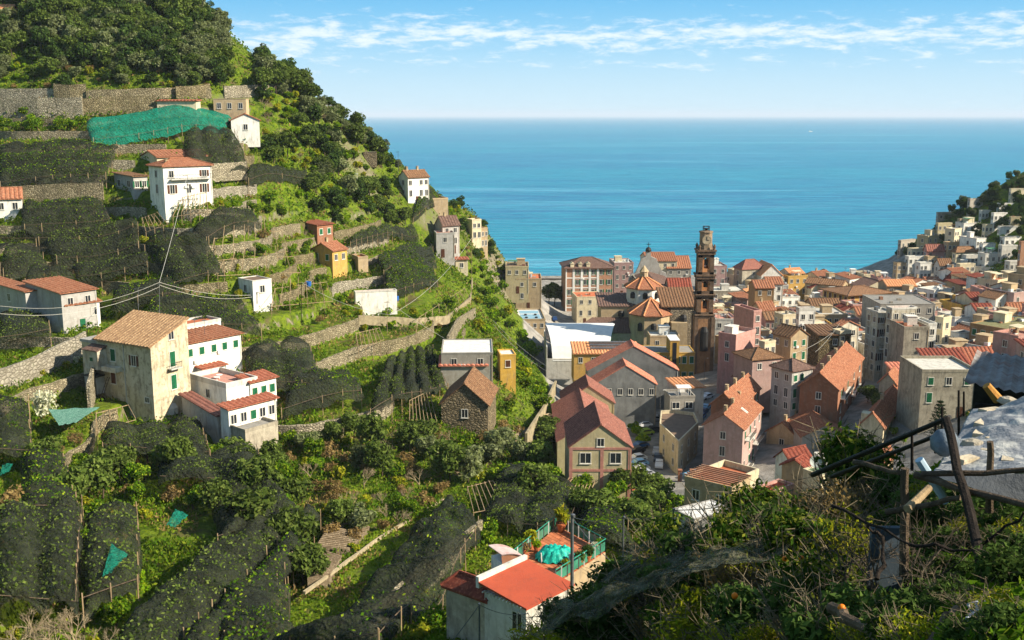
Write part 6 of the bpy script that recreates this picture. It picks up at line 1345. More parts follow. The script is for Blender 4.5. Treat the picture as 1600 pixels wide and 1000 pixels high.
def potplant(px, py, s_, leaf, label, tall=1.):
    v = onT(px, py); o = empty('potted_plant', v); b = MB(); b.lathe([(.16*s_, 0), (.26*s_, .42*s_), (.3*s_, .44*s_), (.3*s_, .5*s_), (.24*s_, .5*s_), (.22*s_, .44*s_)], n=12); b.obj('pot', pot_m, o)
    me = leafcloud('leaves', [(0, 0, .9*s_*tall), (.1, .05, .7*s_*tall)], [.42*s_, .36*s_], 260, .13*s_, seed=int(px), asp=2.6, shell=.1); link('leaves', me, LM[leaf], o); b = MB(); b.tube((0, 0, .4*s_), (0, 0, .9*s_*tall), .03); b.obj('stem', bark, o); tag(o, label, 'potted plant', 'potted plants on the roof terrace')
potplant(877, 831, 1.7, 'yellow', 'tall yellow leaved plant in terracotta pot at the far corner of the terrace', 1.2)
potplant(829, 855, 1.3, 'yellow', 'yellow bushy potted plant by the left railing of the terrace'); potplant(838, 862, .9, 'bright', 'small green potted plant right of the yellow bushy one')
potplant(819, 866, .9, 'brown', 'reddish potted plant nearest the curved shed'); potplant(906, 884, 1.1, 'dark', 'dark round potted shrub right of the metal pole'); potplant(918, 878, 1.2, 'dark', 'taller dark potted shrub second from the metal pole')
potplant(928, 868, 1.0, 'blossom', 'pale flowering potted plant at the right end of the terrace'); potplant(884, 893, .9, 'yellow', 'low yellow potted plant near the front edge of the terrace'); potplant(936, 860, .9, 'citrus', 'green potted plant in the right corner of the terrace')
# small curved roof shed
v = atz(795, 888, z0); o = empty('barrel_shed', v, math.radians(30)); tag(o, 'little shed with curved faded red and white metal roof', 'shed'); b = MB(); b.box(-1.1, -1.0, -3, 1.1, 1.0, 1.0); b.obj('wall', wallmat('white'), o)
b = MB(); k = 10
vs = []
for i in range(k+1):
    t = i/k; x = -1.3+2.7*t; z = 1.9-1.1*t**2.2
    vs += [(x, -1.15, z), (x, 1.15, z)]
b.add(vs, [(2*i, 2*i+1, 2*i+3, 2*i+2) for i in range(k)]); b.add([(x, y, z-.06) for x, y, z in vs], [(2*i+2, 2*i+3, 2*i+1, 2*i) for i in range(k)]); b.obj('roof', mat('faded_sheet', 'b9aaa2', 'a89088', 1.2, .6, .15, 6, '9a4a3c', .8), o)
b = MB(); b.add([(-1.2,-1.05,1.0),(1.2,-1.05,1.0)]+[(x, -1.05, z-.08) for x, y, z in vs[::2]][::-1], [tuple(range(2+k+1))]); b.obj('front_panel', wallmat('rust'), o)
v = atz(813, 870, z0); o = empty('round_table_frame', v); b = MB()
for i in range(16):
    a = 2*math.pi*i/16; b.tube((.55*math.cos(a), 0, .75+.55*math.sin(a)), (.55*math.cos(a+.4), 0, .75+.55*math.sin(a+.4)), .03, n=4)
b.tube((0, 0, 0), (0, 0, .2), .04); b.obj('hoop', rail_m, o); tag(o, 'dark metal hoop standing beside the curved shed', 'hoop')
# metal pole and line of posts with wires
def post(px, yb, yt, D, r_, label, m_=None, cat='pole'):
    p0 = at(px, yb, D); p1 = at(px, yt, D); o = empty('metal_pole', p0); b = MB(); b.tube((0, 0, -1), (p1.x-p0.x, 0, p1.z-p0.z), r_, r_*.9, n=10); b.obj('shaft', m_ or metal_m, o)
    b = MB(); b.lathe([(r_*1.3, p1.z-p0.z), (r_*1.3, p1.z-p0.z+r_*1.5), (r_*.3, p1.z-p0.z+r_*2)], n=8); b.obj('cap', metal_m, o); tag(o, label, cat); return p1
def wire(pts, sag, label, r_=.012, m_=None, group=None):
    org = Vector(pts[0]); b = MB(); out_ = []
    for a, c in zip(pts[:-1], pts[1:]):
        a = Vector(a); c = Vector(c)
        for i in range(11):
            t = i/10; out_.append(a.lerp(c, t)-org-Vector((0, 0, sag*4*t*(1-t))))
    b.path(out_, r_, 4); o = b.obj('wire', m_ or metal_m); o.location = org; tag(o, label, 'wire', group); return o
t1 = post(894, 902, 808, 70, .13, 'thick grey metal pole rising beside the red roof'); t2 = post(974, 855, 809, 58, .06, 'thin grey post right of the thick metal pole')
t3 = post(1052, 832, 797, 52, .05, 'thin bluish post above the netting near the blue roof'); t4 = post(749, 1000, 945, 55, .06, 'thin pole in front of the old stone store')
wire([t1, t2, t3, at(1240, 765, 42)], .25, 'wire running right from the thick metal pole across the posts', .03)
wire([t1, at(1000, 905, 60)], .6, 'wire sagging down to the right of the metal pole', .02); wire([at(700, 1010, 55), t4], .05, 'taut wire climbing to the thin pole by the stone store', .03); wire([t4, at(826, 958, 60)], .3, 'wire from the thin pole to the white wall', .02)
# ---------------------------------------------------------------- slope in front of the camera: shrubs, netting, fence, shacks
NEAR = {}
def near_kind(key, leaf, n, size, R, Hh, lobes, variants=3, twig=True):
    vs = []
    for v in range(variants):
        sd = sum(map(ord, key))*13+v; cs, rs = crown_specs(sd, R, Hh, lobes); me = leafcloud('crown', cs, rs, n, size, seed=sd, asp=2.1, shell=.15); me.materials.append(LM[leaf])
        r = random.Random(sd); b = MB()
        for i in range(44):
            a = r.uniform(0, 6.28); e = Vector((R*r.uniform(.3, 1.15)*math.cos(a), R*r.uniform(.3, 1.15)*math.sin(a), Hh*r.uniform(.5, 1.12))); m_ = e*.55+Vector((r.gauss(0, .15), r.gauss(0, .15), r.gauss(0, .1))); b.tube((0, 0, -.4), m_, .03, .018, n=4); b.tube(m_, e, .016, .006, n=4)
            for q in range(4): f = m_.lerp(e, r.random()); b.tube(f, f+Vector((r.gauss(0, .25), r.gauss(0, .25), r.uniform(0, .35))), .009, .004, n=3)
        tm_ = b.mesh('stems'); tm_.materials.append(mat('grey_twigs', '7c7058', '544a3a', 4, .9, .2)); vs.append((tm_, me))
    NEAR[key] = vs
near_kind('orange_tree', 'nearcitrus', 2600, .085, 1.35, 2.0, 12); near_kind('laurel_bush', 'dark', 2600, .10, 1.2, 1.5, 11); near_kind('bramble_bush', 'yellow', 1500, .06, 1.2, 1.3, 12); near_kind('twiggy_bush', 'brown', 900, .05, 1.2, 1.5, 10)
NB = []
def nearbush(key, x, y, s_, z=None):
    tm_, me = random.choice(NEAR[key]); o = empty(key, (x, y, (hs(x, y) if z is None else z)-.05), random.uniform(0, 6.28)); o.scale = (s_, s_, s_*random.uniform(.8, 1.15))
    t = bpy.data.objects.new('stems', tm_); C.objects.link(t); t.parent = o; c = bpy.data.objects.new('crown', me); C.objects.link(c); c.parent = o; tag(o, None, 'tree' if key == 'orange_tree' else 'bush', {'orange_tree': 'orange trees on the near slope', 'laurel_bush': 'dark leafy bushes on the near slope', 'bramble_bush': 'brambles on the near slope', 'twiggy_bush': 'twiggy bushes on the near slope'}[key], auto=True); NB.append(o); return o
FG = [(846,985),(900,930),(1000,890),(1100,835),(1200,795),(1300,765),(1400,775),(1600,860),(1600,1040),(840,1040)]
pl = []; tries = 0
while len(pl) < 125 and tries < 4000:
    tries += 1; x = random.uniform(820, 1640); y = random.uniform(760, 1060)
    if not inpoly(x, y, FG): continue
    p = hit(x, min(y, 1060), 0, 4)
    if p is None or p.y > 40: continue
    sp_ = .028*p.y+.25
    if any((p.x-a)**2+(p.y-c)**2 < sp_**2 for a, c in pl): continue
    pl.append((p.x, p.y)); near = p.y < 15
    k = random.choice(['orange_tree', 'laurel_bush', 'bramble_bush', 'bramble_bush', 'twiggy_bush']) if x > 1000 else random.choice(['bramble_bush', 'laurel_bush', 'laurel_bush', 'orange_tree'])
    if 1080 < x < 1400 and y < 880: k = random.choice(['twiggy_bush', 'bramble_bush', 'twiggy_bush', 'orange_tree'])
    if x > 1380: k = random.choice(['laurel_bush', 'bramble_bush', 'laurel_bush'])
    nearbush(k, p.x, p.y, (.28+.024*p.y)*random.uniform(.8, 1.15)*(.6 if x > 1340 else 1))
# low grass and leaves on the near slope
n = 60000; Y = 5+rng.random(n)**1.2*32; u = rng.random(n); X = Y*(-.1+u*.65); Z = bilv(HS, X, Y)
sz = (.05+.05*rng.random(n))[:, None]*(Y[:, None]/14)**.5; pos = np.stack([X, Y, Z+rng.random(n)*.28], 1); nr = rng.normal(size=(n, 3)); t = np.cross(nr, rng.normal(size=(n, 3))); t[:, 2] = np.abs(t[:, 2]); t /= np.linalg.norm(t, axis=1)[:, None]; bb = np.cross(nr, t); bb /= np.linalg.norm(bb, axis=1)[:, None]
o = link('slope_weeds', npmesh('slope_weeds', np.stack([pos-t*sz, pos-bb*sz*.4, pos+t*sz, pos+bb*sz*.4], 1).reshape(-1, 3), np.arange(4*n).reshape(-1, 4)), LM['weed']); tag(o, 'weeds and fallen leaves covering the near slope', 'weeds', kind='stuff')
# oranges
for i, (x, y, Y_) in enumerate(((1315,950,11), (1252,872,15), (1558,939,9), (1148,931,13), (1226,873,15.6))):
    p = at(x, y, Y_-1.3); b = MB(); b.lathe([(.01, -.045), (.032, -.032), (.045, 0), (.032, .032), (.01, .045)], n=12); o = b.obj('orange_fruit', mat('orange_peel', 'd87a1c', 'c4660f', 3, .5, .1), smooth=True); o.location = p; o.scale = (.9,)*3
    tag(o, ['bright orange fruit low in the bushes left of the dead branches', 'small orange fruit in the middle of the shrubs', 'faded orange fruit beside the dark slanting pole', 'orange fruit half hidden among left bushes', 'second small orange fruit beside the middle one'][i], 'orange')
# shade net over the near slope
def nearsheet(name, cs, Ys, m_, label, cat, bump, nu=40, nv=24, seed=2., thick=False):
    P4 = [at(x, y, d) for (x, y), d in zip(cs, Ys)]; U, V_ = np.meshgrid(np.linspace(0, 1, nu), np.linspace(0, 1, nv)); A4 = [np.array(p) for p in P4]
    G = (A4[0]*(1-U)[..., None]+A4[1]*U[..., None])*(1-V_)[..., None]+(A4[3]*(1-U)[..., None]+A4[2]*U[..., None])*V_[..., None]
    G[..., 2] += bump*(fbm(G[..., 0]*1.1+seed, G[..., 1]*.7, 4)*2)+bump*.5*fbm(G[..., 0]*4+seed, G[..., 1]*1.4, 3)
    org = A4[0]; V = (G-org).reshape(-1, 3); F = [(j*nu+i, j*nu+i+1, (j+1)*nu+i+1, (j+1)*nu+i) for j in range(nv-1) for i in range(nu-1)]
    o = link(name, npmesh(name, V, F), m_, smooth=True); o.location = org; tag(o, label, cat)
    if thick: md = o.modifiers.new('thickness', 'SOLIDIFY'); md.thickness = .03
    return o
nm = netmat('draped_fine_net', '5c5a46', '46463a', ('59681f', '7a8430'), .5, .5)
nearsheet('draped_net', [(830,990),(1060,905),(1200,790),(1010,838)], [20,17,24,27], nm, 'grey brown fine netting draped over the near slope edge', 'netting', .35)
nearsheet('draped_net', [(1060,905),(1200,880),(1330,770),(1200,790)], [17,16,22,24], nm, 'fine netting sagging between the shrubs and the town roofs', 'netting', .3, seed=6)
# tarpaulin roof held down with stones and battens
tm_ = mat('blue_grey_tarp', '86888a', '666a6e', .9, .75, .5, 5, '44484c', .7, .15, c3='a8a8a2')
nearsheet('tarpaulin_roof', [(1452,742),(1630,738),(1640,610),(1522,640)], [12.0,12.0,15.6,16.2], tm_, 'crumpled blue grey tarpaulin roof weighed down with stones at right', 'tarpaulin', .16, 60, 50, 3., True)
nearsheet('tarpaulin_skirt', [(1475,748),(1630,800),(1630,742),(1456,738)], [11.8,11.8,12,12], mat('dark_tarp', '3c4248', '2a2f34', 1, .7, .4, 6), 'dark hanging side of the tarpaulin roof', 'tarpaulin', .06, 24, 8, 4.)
for i, (x, y, l) in enumerate(((1535,665,.55), (1560,690,.5), (1585,660,.6), (1545,706,.5), (1575,722,.45), (1520,700,.45), (1592,690,.5), (1548,645,.5), (1575,632,.5), (1510,722,.4), (1590,712,.5), (1598,640,.5), (1530,682,.35), (1566,672,.35))):
    Y_ = 12.2+(740-y)/100*3.6; p = at(x, y-2, Y_); b = MB()
    if i % 3 != 2: b.box(-l/2, -.07, -.03, l/2, .07, .05)
    else: b.lathe([(.08, -.04), (.17, 0), (.13, .08), (.04, .11)], n=7)
    o = b.obj('wood_batten' if i % 3 != 2 else 'stone', (mat('pale_batten', 'b9ac94', '8c8068', 3, .9, .4, 12) if i % 3 != 2 else mat('weight_stone', 'a59c8a', '7c7464', 4, .9, .6, 8))); o.location = p; o.rotation_euler = (random.uniform(-.1, .1), .1, random.uniform(.5, 1.1)); tag(o, None, 'batten' if i % 3 != 2 else 'stone', 'battens on the tarpaulin roof' if i % 3 != 2 else 'stones on the tarpaulin roof', auto=True)  # battens in pale mottled wood, stones in mottled grey
# corrugated shack behind it
p = at(1530, 562, 34); z = p.z; o = empty('tin_shack', p, -math.atan2(p.x, p.y)); tag(o, 'dark open shack under rusty corrugated tin roof at right edge', 'shack'); w_ = 7; d_ = 7
b = MB(); nn = 40; vs = []
for i in range(nn+1):
    x = -.4+w_*i/nn; zz = .045*(-1)**i; vs += [(x, 0, -.85+zz-x*.10), (x+.3, d_, -1.15+zz-x*.06)]
b.add(vs, [(2*i, 2*i+2, 2*i+3, 2*i+1) for i in range(nn)]); b.obj('roof_sheet', mat('rusty_tin', '8d8a86', '6a625c', 1.1, .8, .2, 7, '7a4a34', .8, .1), o)
b = MB(); b.box(0, .4, -1.85, w_, .55, -1.6); b.obj('roof_beam', woodd_m, o)
for x in (.2, 2.1, 4.2): b = MB(); b.tube((x, .5, -7), (x, .5, -1.6), .09); b.obj('post', woodd_m, o)
b = MB(); b.box(-.1, d_-.6, -8, w_, d_-.4, -1.9); b.box(w_, 0, -8, w_+.2, d_, -1.9); b.obj('back_wall', mat('shack_boards', '3a342c', '241f1a', 2, .9, .4), o)
b = MB(); b.box(.6, 2.5, -3.6, 3.2, 3.2, -2.6); b.obj('shelf_boards', woodd_m, o)
def log(a, c, r_, m_, name, label, cat, r2=None, group=None, bend=.0, seg=6):
    """a rough branch or pole between two points"""
    r_ *= .72; r2 = r2*.72 if r2 else None; a = Vector(a); c = Vector(c); b = MB(); pts = [a.lerp(c, i/seg)+Vector((random.gauss(0, bend), 0, random.gauss(0, bend)))*(0 if i in (0, seg) else 1)-a for i in range(seg+1)]; r2 = r2 or r_*.8
    for i in range(seg): b.tube(pts[i], pts[i+1], r_+(r2-r_)*i/seg, r_+(r2-r_)*(i+1)/seg, n=8)
    o = b.obj(name, m_); o.location = a; tag(o, label, cat, group); return o
black = mat('black_pipe', '1d1c1b', '121110', 3, .6, .2, 10)
log(at(1270, 742, 15), at(1484, 652, 12.5), .055, black, 'scaffold_pipe', 'upper long black pole slanting from the shrubs up to the tarpaulin', 'pole')
log(at(1300, 745, 16), at(1470, 678, 13.5), .05, black, 'scaffold_pipe', 'lower black pole parallel to the upper slanting one', 'pole')
for i, (x, y0, y1, Y_) in enumerate(((1425,672,735,13.6), (1462,664,708,13), (1472,636,700,13.2), (1498,610,680,16), (1506,612,650,17))): log(at(x, y1, Y_), at(x, y0, Y_), .03, woodd_m, 'stake', ['thin dark stake left of the log post', 'thin stake between the two black poles', 'pale topped stake near the crossing poles', 'short post behind the dark slanting pole', 'broken short post beside the tarpaulin corner'][i], 'stake')
log(at(1478, 655, 11.8), at(1520, 820, 10.5), .07, woodd_m, 'leaning_pole', 'upper half of the dark leaning pole crossing in front of the tarpaulin', 'pole', .075, bend=.01)
log(at(1520, 820, 10.5), at(1562, 1010, 9.2), .075, woodd_m, 'leaning_pole', 'lower half of the dark leaning pole down to the bottom edge', 'pole', .08, bend=.012)
log(at(1412, 900, 12), at(1414, 732, 12), .085, wood_m, 'log_post', 'thick bark covered log post with cut top', 'post', bend=.008)
log(at(1546, 800, 12.2), at(1547, 690, 12.2), .07, wood_m, 'log_post', 'grey upright log post in front of the tarpaulin skirt', 'post', bend=.006)
log(at(1440, 741, 11.4), at(1640, 734, 10.8), .05, wood_m, 'fence_rail', 'long grey horizontal rail under the tarpaulin edge', 'rail', bend=.012)
log(at(1430, 742, 11.5), at(1640, 800, 10.2), .06, wood_m, 'fence_rail', 'grey rail sloping down to the right edge', 'rail', bend=.015)
log(at(1335, 722, 13), at(1405, 738, 12), .05, wood_m, 'fence_rail', 'short grey branch left of the log post', 'rail', bend=.012)
log(at(1385, 800, 11.6), at(1500, 778, 11), .05, wood_m, 'fence_rail', 'crooked rail crossing behind the leaning pole', 'rail', bend=.012)
log(at(1418, 796, 11.3), at(1452, 762, 11.6), .075, woodl_m, 'cut_log', 'pale sunlit cut log leaning on the rails', 'log')
log(at(1560, 625, 20), at(1541, 602, 20), .14, mat('fresh_beam', 'b5813f', '96682f', 2, .8, .3), 'wood_beam', 'orange brown squared beam sticking up before the shack', 'beam')
for i, (a, c, r_) in enumerate((((1300,790,12),(1420,850,11),.03), ((1420,850,11),(1520,860,10.5),.03), ((1520,860,10.5),(1600,800,10),.025), ((1300,950,10),(1390,1010,8.5),.09), ((1450,1010,7.5),(1495,950,8),.07), ((1490,1010,7),(1530,955,7.6),.045), ((1530,955,7.6),(1540,938,7.8),.02), ((1528,955,7.6),(1522,942,7.7),.02), ((1530,1010,7.2),(1552,978,7.4),.06), ((1370,905,11),(1380,850,11.4),.04), ((1380,850,11.4),(1360,820,11.6),.03))):
    log(at(*a), at(*c), r_, [woodd_m, woodd_m, woodd_m, wood_m, wood_m, mat('bleached_wood', 'a3a8ad', '7c8288', 3, .8, .3, 14), mat('bleached_wood', ''), mat('bleached_wood', ''), mat('bleached_wood', ''), woodd_m, woodd_m][i], 'dead_branch', None, 'branch', r_*.6, bend=.03)
    o = bpy.context.scene.collection.objects[-1]; o['label'] = ['dark branch running left from the log post area', 'dark crooked branch behind the leaning pole', 'thin dark branch rising to the right edge', 'thick ribbed trunk entering at bottom beside the orange', 'broad dead stump at the bottom edge', 'bleached forked branch at the bottom right', 'right fork tip of the bleached branch', 'left fork tip of the bleached branch', 'small bleached stump right of the forked branch', 'black curved branch in front of the grey panel', 'upper black twig over the grey panel'][i]
b = MB(); b.box(-.22, 0, -.8, .2, .08, .3); o = b.obj('panel_board', mat('blue_grey_panel', '4a565f', '39434a', .8, .7, .1)); o.location = at(1388, 860, 12.6); tag(o, 'upright blue grey panel standing behind the bare branches', 'panel')
b = MB(); b.tube((0, 0, 0), (.38, 0, -.55), .055, n=8); o = b.obj('pipe', mat('pale_blue_pipe', '9fb4c0', None, 1, .4, 0)); o.location = at(1436, 718, 12.5); tag(o, 'short pale blue plastic pipe end by the log post', 'pipe')
b = MB(); b.lathe([(.1, -.25), (.28, -.1), (.3, .1), (.18, .28), (.05, .32)], n=12); o = b.obj('sack', mat('sack_cloth', '6f7a84', '4e5860', 2, .7, .4, 6), smooth=True); o.scale = (.6,)*3; o.location = at(1476, 694, 12.8); tag(o, 'rounded grey bundle at the left end of the tarpaulin', 'bundle')
def twigs(seed, Hh=4.):
    r = random.Random(seed); b = MB()
    def br(p, d, l, th, k):
        e = p+d*l; b.tube(p, e, th, th*.7, n=4)
        if k:
            for _ in range(3): br(e, (d+Vector((r.gauss(0, .7), r.gauss(0, .7), r.gauss(.05, .5)))).normalized(), l*r.uniform(.55, .9), th*.6, k-1)
    for q in range(3): br(Vector((r.gauss(0, .2), r.gauss(0, .2), -.4)), Vector((r.gauss(0, .4), r.gauss(0, .4), 1)).normalized(), Hh*.22, .045, 4)
    me = b.mesh('branches'); me.materials.append(mat('dark_twigs', '5c5244', '3a3228', 3, .9, .2)); return me
BT = [twigs(4), twigs(9)]
for i, (x, y, Y_) in enumerate(((1452,800,11.5), (1500,905,9.5), (1340,830,12.5), (1385,820,12))):
    p = at(x, y, Y_); me = random.choice(BT); o = empty('bare_bush', (p.x, p.y, p.z-.9)); c = bpy.data.objects.new('branches', me); C.objects.link(c); c.parent = o; o.scale = (.42,)*3; tag(o, ['leafless bush tangled under the rails', 'leafless bush in front of the leaning pole base', 'leafless twigs left of the grey panel', 'leafless twigs over the grey panel'][i], 'bush')
# houses immediately below the near slope
H('pergola_house', 'low house with orange tile courtyard roof just above the near netting', (1143,792,768), (1070,757), (1172,758), 'tan', 'flat', 'terracotta', {'L': (2,1)}, D=140, hh=4, par=.7, cat='house', top=False, phi=52, deep=4)
_h = HOUSES[-1]
for i in range(8): b = MB(); x = _h[4]*(i+.5)/8; b.box(x-.08, -.3, _h[6]+.75, x+.08, _h[5]+.3, _h[6]+.92); b.obj('pergola_beam', wallmat('coral'), _h[1])
H('orange_ruin_roof', 'small orange roof open in the middle above the fence', (1150,757), (1096,750), (1185,748), 'cream', 'flat', 'terracotta', {}, D=155, hh=5, par=1.0, cat='house', top=False, phi=45)
H('blue_roof_shed', 'shed with pale blue sheet roof and bent pipes among near houses', (1085,812), (1052,798), (1145,785), 'shade', 'flat', 'white', {}, D=118, hh=4, par=.1, cat='shed', top=False, phi=30)
H('coral_roof_house', 'coral flat roofed house behind yellow leaves', (1200,775), (1176,762), (1240,752), 'pink', 'flat', 'red', {}, D=150, hh=5, cat='house', top=False, phi=40)
H('green_deck_house', 'small house with green roof deck and large satellite dish', (1284,745), (1255,738), (1305,722), 'cream', 'flat', 'green', {}, D=150, hh=6, cat='house', top=False, phi=35, par=.3)
H('striped_roof_house', 'low rust tiled roof right beside the green deck', (1262,735), (1222,715), (1275,714), 'tan', 'gR', 'red', {}, D=158, hh=5, cat='house', phi=50, rise=1.2)
H('white_gable_cottage', 'red roofed cottage with white gable trim below the grey gable house', (1235,722), (1212,716), (1268,706), 'white', 'gR', 'red', {}, D=170, hh=5, cat='house', phi=30, rise=1.5)
H('flat_white_annex', 'white flat roofed annex in front of the grey gable house', (1290,722), (1272,716), (1330,713), 'white', 'flat', 'light', {}, D=172, hh=4, cat='house', top=False, phi=12)
H('low_orange_shed', 'low orange tiled shed beyond the black poles', (1352,738), (1338,726), (1392,708), 'tan', 'gR', 'orange', {}, D=150, hh=4, cat='shed', phi=50, rise=1)
v = at(1274, 722, 150); o = empty('satellite_dish', v, -.5); b = MB(); b.tube((0, 0, -1.6), (0, 0, 0), .07); b.obj('mast', metal_m, o); b = MB(); b.lathe([(.05, 0), (.5, .08), (.85, .24), (.95, .34), (.93, .36), (.5, .12), (.02, .05)], n=18); q = b.obj('dish', mat('mesh_dish', '8d938c', None, 1, .5, 0), o); q.rotation_euler = (1.1, 0, .5); tag(o, 'large round mesh satellite dish above the green deck', 'satellite dish')
# ---------------------------------------------------------------- streets, cars and small things in town
random.seed(41)
def sheet(name, pts, m_, lift=.05, label=None, cat=None, z=None):
    W3 = [hit(x, y, 0, 120) if z is None else atz(x, y, z) for x, y in pts]; org = W3[0]; b = MB(); b.add([(v.x-org.x, v.y-org.y, v.z-org.z+lift) for v in W3], [tuple(range(len(W3)))]); o = b.obj(name, m_); o.location = org; o['kind'] = 'structure'; return o
CARM = {}
def carmesh(k):
    if k in CARM: return CARM[k]
    body = MB(); L, Wd = 4.1, 1.7
    prof = [(-2.05,.35),(-2.05,.75),(-1.75,.92),(-1.1,.98),(-.55,1.42),(.95,1.45),(1.7,1.0),(2.0,.85),(2.05,.35)]
    n = len(prof); vs = [(x, -Wd/2+(.12 if z > 1.2 else 0), z) for x, z in prof]+[(x, Wd/2-(.12 if z > 1.2 else 0), z) for x, z in prof]
    body.add(vs, [tuple(range(n))[::-1], tuple(range(n, 2*n))]+[(i, i+1, n+i+1, n+i) for i in range(n-1)]+[(0, n, 2*n-1, n-1)])
    gl = MB(); gl.add([(-1.02,-.74,1.03),(-1.02,.74,1.03),(-.58,.7,1.40),(-.58,-.7,1.40)], [(0,1,2,3)]); gl.add([(1.63,-.74,1.06),(1.63,.74,1.06),(1.0,.7,1.43),(1.0,-.7,1.43)], [(3,2,1,0)])
    for s_ in (-1, 1): gl.add([(-.95,s_*.86,1.0),(1.5,s_*.86,1.02),(.95,s_*.765,1.38),(-.5,s_*.765,1.36)], [(0,1,2,3)] if s_ < 0 else [(3,2,1,0)])
    wh = MB(); wh.tube((0, -.1, 0), (0, .1, 0), .31, n=12)
    CARM[k] = (body.mesh('body'), gl.mesh('windows'), wh.mesh('wheel')); return CARM[k]
def car(px, py, rot, col, lab):
    p = hit(px, py, .5, 150)
    if p is None: return
    o = empty('parked_car', (p.x, p.y, hs(p.x, p.y)+.02), math.radians(rot)); cm = dict(white='cfd0d0', blue='2f5f94', dark='2a2d33', silver='9a9ea2', green='a9c03a', red='8e2a24', navy='1f3a66', sky='7fb0cc')[col]
    bm, gm, wm_ = carmesh(col); link('body', bm, mat('car_paint_'+col, cm, cm, 1, .3, 0, spec=.5), o); link('windows', gm, glass_m, o)
    for x in (-1.25, 1.3):
        for y in (-.78, .78): w = link('wheel', wm_, rail_m, o); w.location = (x, y, .31)
    tag(o, lab, 'car', 'cars parked along the streets of the town')
CARS = [(867,458,0,'dark','dark car first in the line on the seafront street'),(875,459,0,'silver','silver car second in the seafront line'),(867,499,90,'navy','navy car in the narrow street beside the clubhouse'),
(996,716,20,'white','white car, farthest of the four parked side by side'),(998,724,20,'sky','pale blue car second of the four parked side by side'),(1000,732,20,'white','white car third of the four parked side by side'),(1008,741,20,'silver','silver car nearest of the row below the factory'),
(1000,696,30,'blue','bright blue car between factory and wedge building'),(994,704,30,'dark','dark car just below the bright blue one'),(1008,676,20,'green','yellow green car under the trees by the factory'),(1006,664,10,'white','white van like car at the top of the car park'),
(1020,672,20,'dark','dark car beside the yellow green one'),(1022,655,0,'silver','silver car beside the hedge'),(1094,652,60,'blue','bright blue car behind the wedge building'),(1098,644,60,'navy','navy car second behind the wedge building'),(1102,638,60,'sky','light blue car third behind the wedge building'),
(1090,640,60,'silver','silver car at the head of the street behind the wedge building'),(1104,620,40,'white','white car in front of the open garage'),(1026,706,80,'silver','silver car against the wedge building wall'),(1028,716,80,'dark','dark car against the wedge building wall'),(1030,726,80,'white','white car at the narrow end of the wedge building'),
(1084,742,20,'sky','pale car behind the gate at the foot of the pink gable house')]
for a in CARS: car(*a)
# gate with brick pillars
for i, x in enumerate((1062, 1081)):
    p = hit(x, 752, 0, 150); o = empty('gate_pillar', p); b = MB(); b.box(-.35, -.35, -1, .35, .35, 2.3); b.obj('shaft', wallmat('rust'), o); b = MB(); b.box(-.45, -.45, 2.3, .45, .45, 2.5); b.obj('cap', wallmat('rust'), o); tag(o, ['left brick gate pillar below the wedge building', 'right brick gate pillar below the wedge building'][i], 'pillar')
p = hit(1071, 752, 0, 150); o = empty('blue_gate', p); 
for i in range(9): b = MB(); b.box(-1.0+.25*i, -.03, .1, -.96+.25*i, .03, 1.9); b.obj('bar', mat('blue_gate_paint', '4a7aa0', None, 1, .5, 0), o)
b = MB(); b.box(-1.05, -.02, 1.5, 1.1, .02, 1.6); b.obj('cross_bar', mat('blue_gate_paint', ''), o); tag(o, 'blue barred gate between the two brick pillars', 'gate')
# orange paved yard with scooters
yard = sheet('orange_yard', [(986,768),(1012,770),(1028,752),(1000,736),(986,738)], flatmat('terracotta'), .25)
def scooter(px, py, lab, col):
    p = hit(px, py, .3, 150); o = empty('scooter', (p.x, p.y, p.z-.1), random.uniform(0, 3)); b = MB(); b.slab([(-.6,-.14,.75),(.0,-.14,.75),(.0,.14,.75),(-.6,.14,.75)], .35); b.slab([(.0,-.16,.35),(.45,-.16,.35),(.45,.16,.35),(.0,.16,.35)], .12); b.slab([(.4,-.18,1.0),(.52,-.18,1.0),(.52,.18,1.0),(.4,.18,1.0)], .75); b.obj('body', mat('scooter_'+col, col, None, 1, .4, 0), o)
    for x in (-.5, .62): b = MB(); b.tube((x, -.06, .25), (x, .06, .25), .25, n=10); b.obj('wheel', rail_m, o)
    b = MB(); b.tube((.48, -.3, 1.05), (.48, .3, 1.05), .03); b.obj('handlebar', rail_m, o); tag(o, lab, 'scooter', 'scooters parked on the orange yard')
for a in ((1006,756,'white scooter nearest the hall on the orange yard','c8c8c4'), (1010,760,'dark scooter right of the white one','303438'), (1016,763,'blue grey scooter at the right edge of the yard','5a6a80'), (1022,766,'black scooter farthest right by the yard wall','1c1c1e'), (1007,752,'green scooter behind the white one','2c6a58')): scooter(*a)
# street lamps and poles
for i, (x, yb, yt) in enumerate(((945,628,555), (863,595,556), (1030,690,610), (1428,650,630), (1362,445,428), (1100,595,560))):
    p = hit(x, yb, 0, 120); t = at(x, yt, p.y); o = empty('street_lamp', p); b = MB(); b.tube((0, 0, -.5), (0, 0, t.z-p.z), .07, .04); b.obj('pole', metal_m, o); b = MB(); b.tube((0, 0, t.z-p.z), (.7, 0, t.z-p.z+.12), .035); b.obj('arm', metal_m, o); b = MB(); b.box(.55, -.1, t.z-p.z+.04, 1.0, .1, t.z-p.z+.14); b.obj('lamp_head', whitep, o)
    tag(o, ['tall thin lamp post in front of the grey factory sheds', 'lamp post on the bushy slope above the factory', 'lamp post at the street corner by the wedge building', 'lamp post in the lane beside the bending roof', 'dark lamp post on the seafront against the water', 'lamp post at the foot of the pink apartments'][i], 'street lamp')
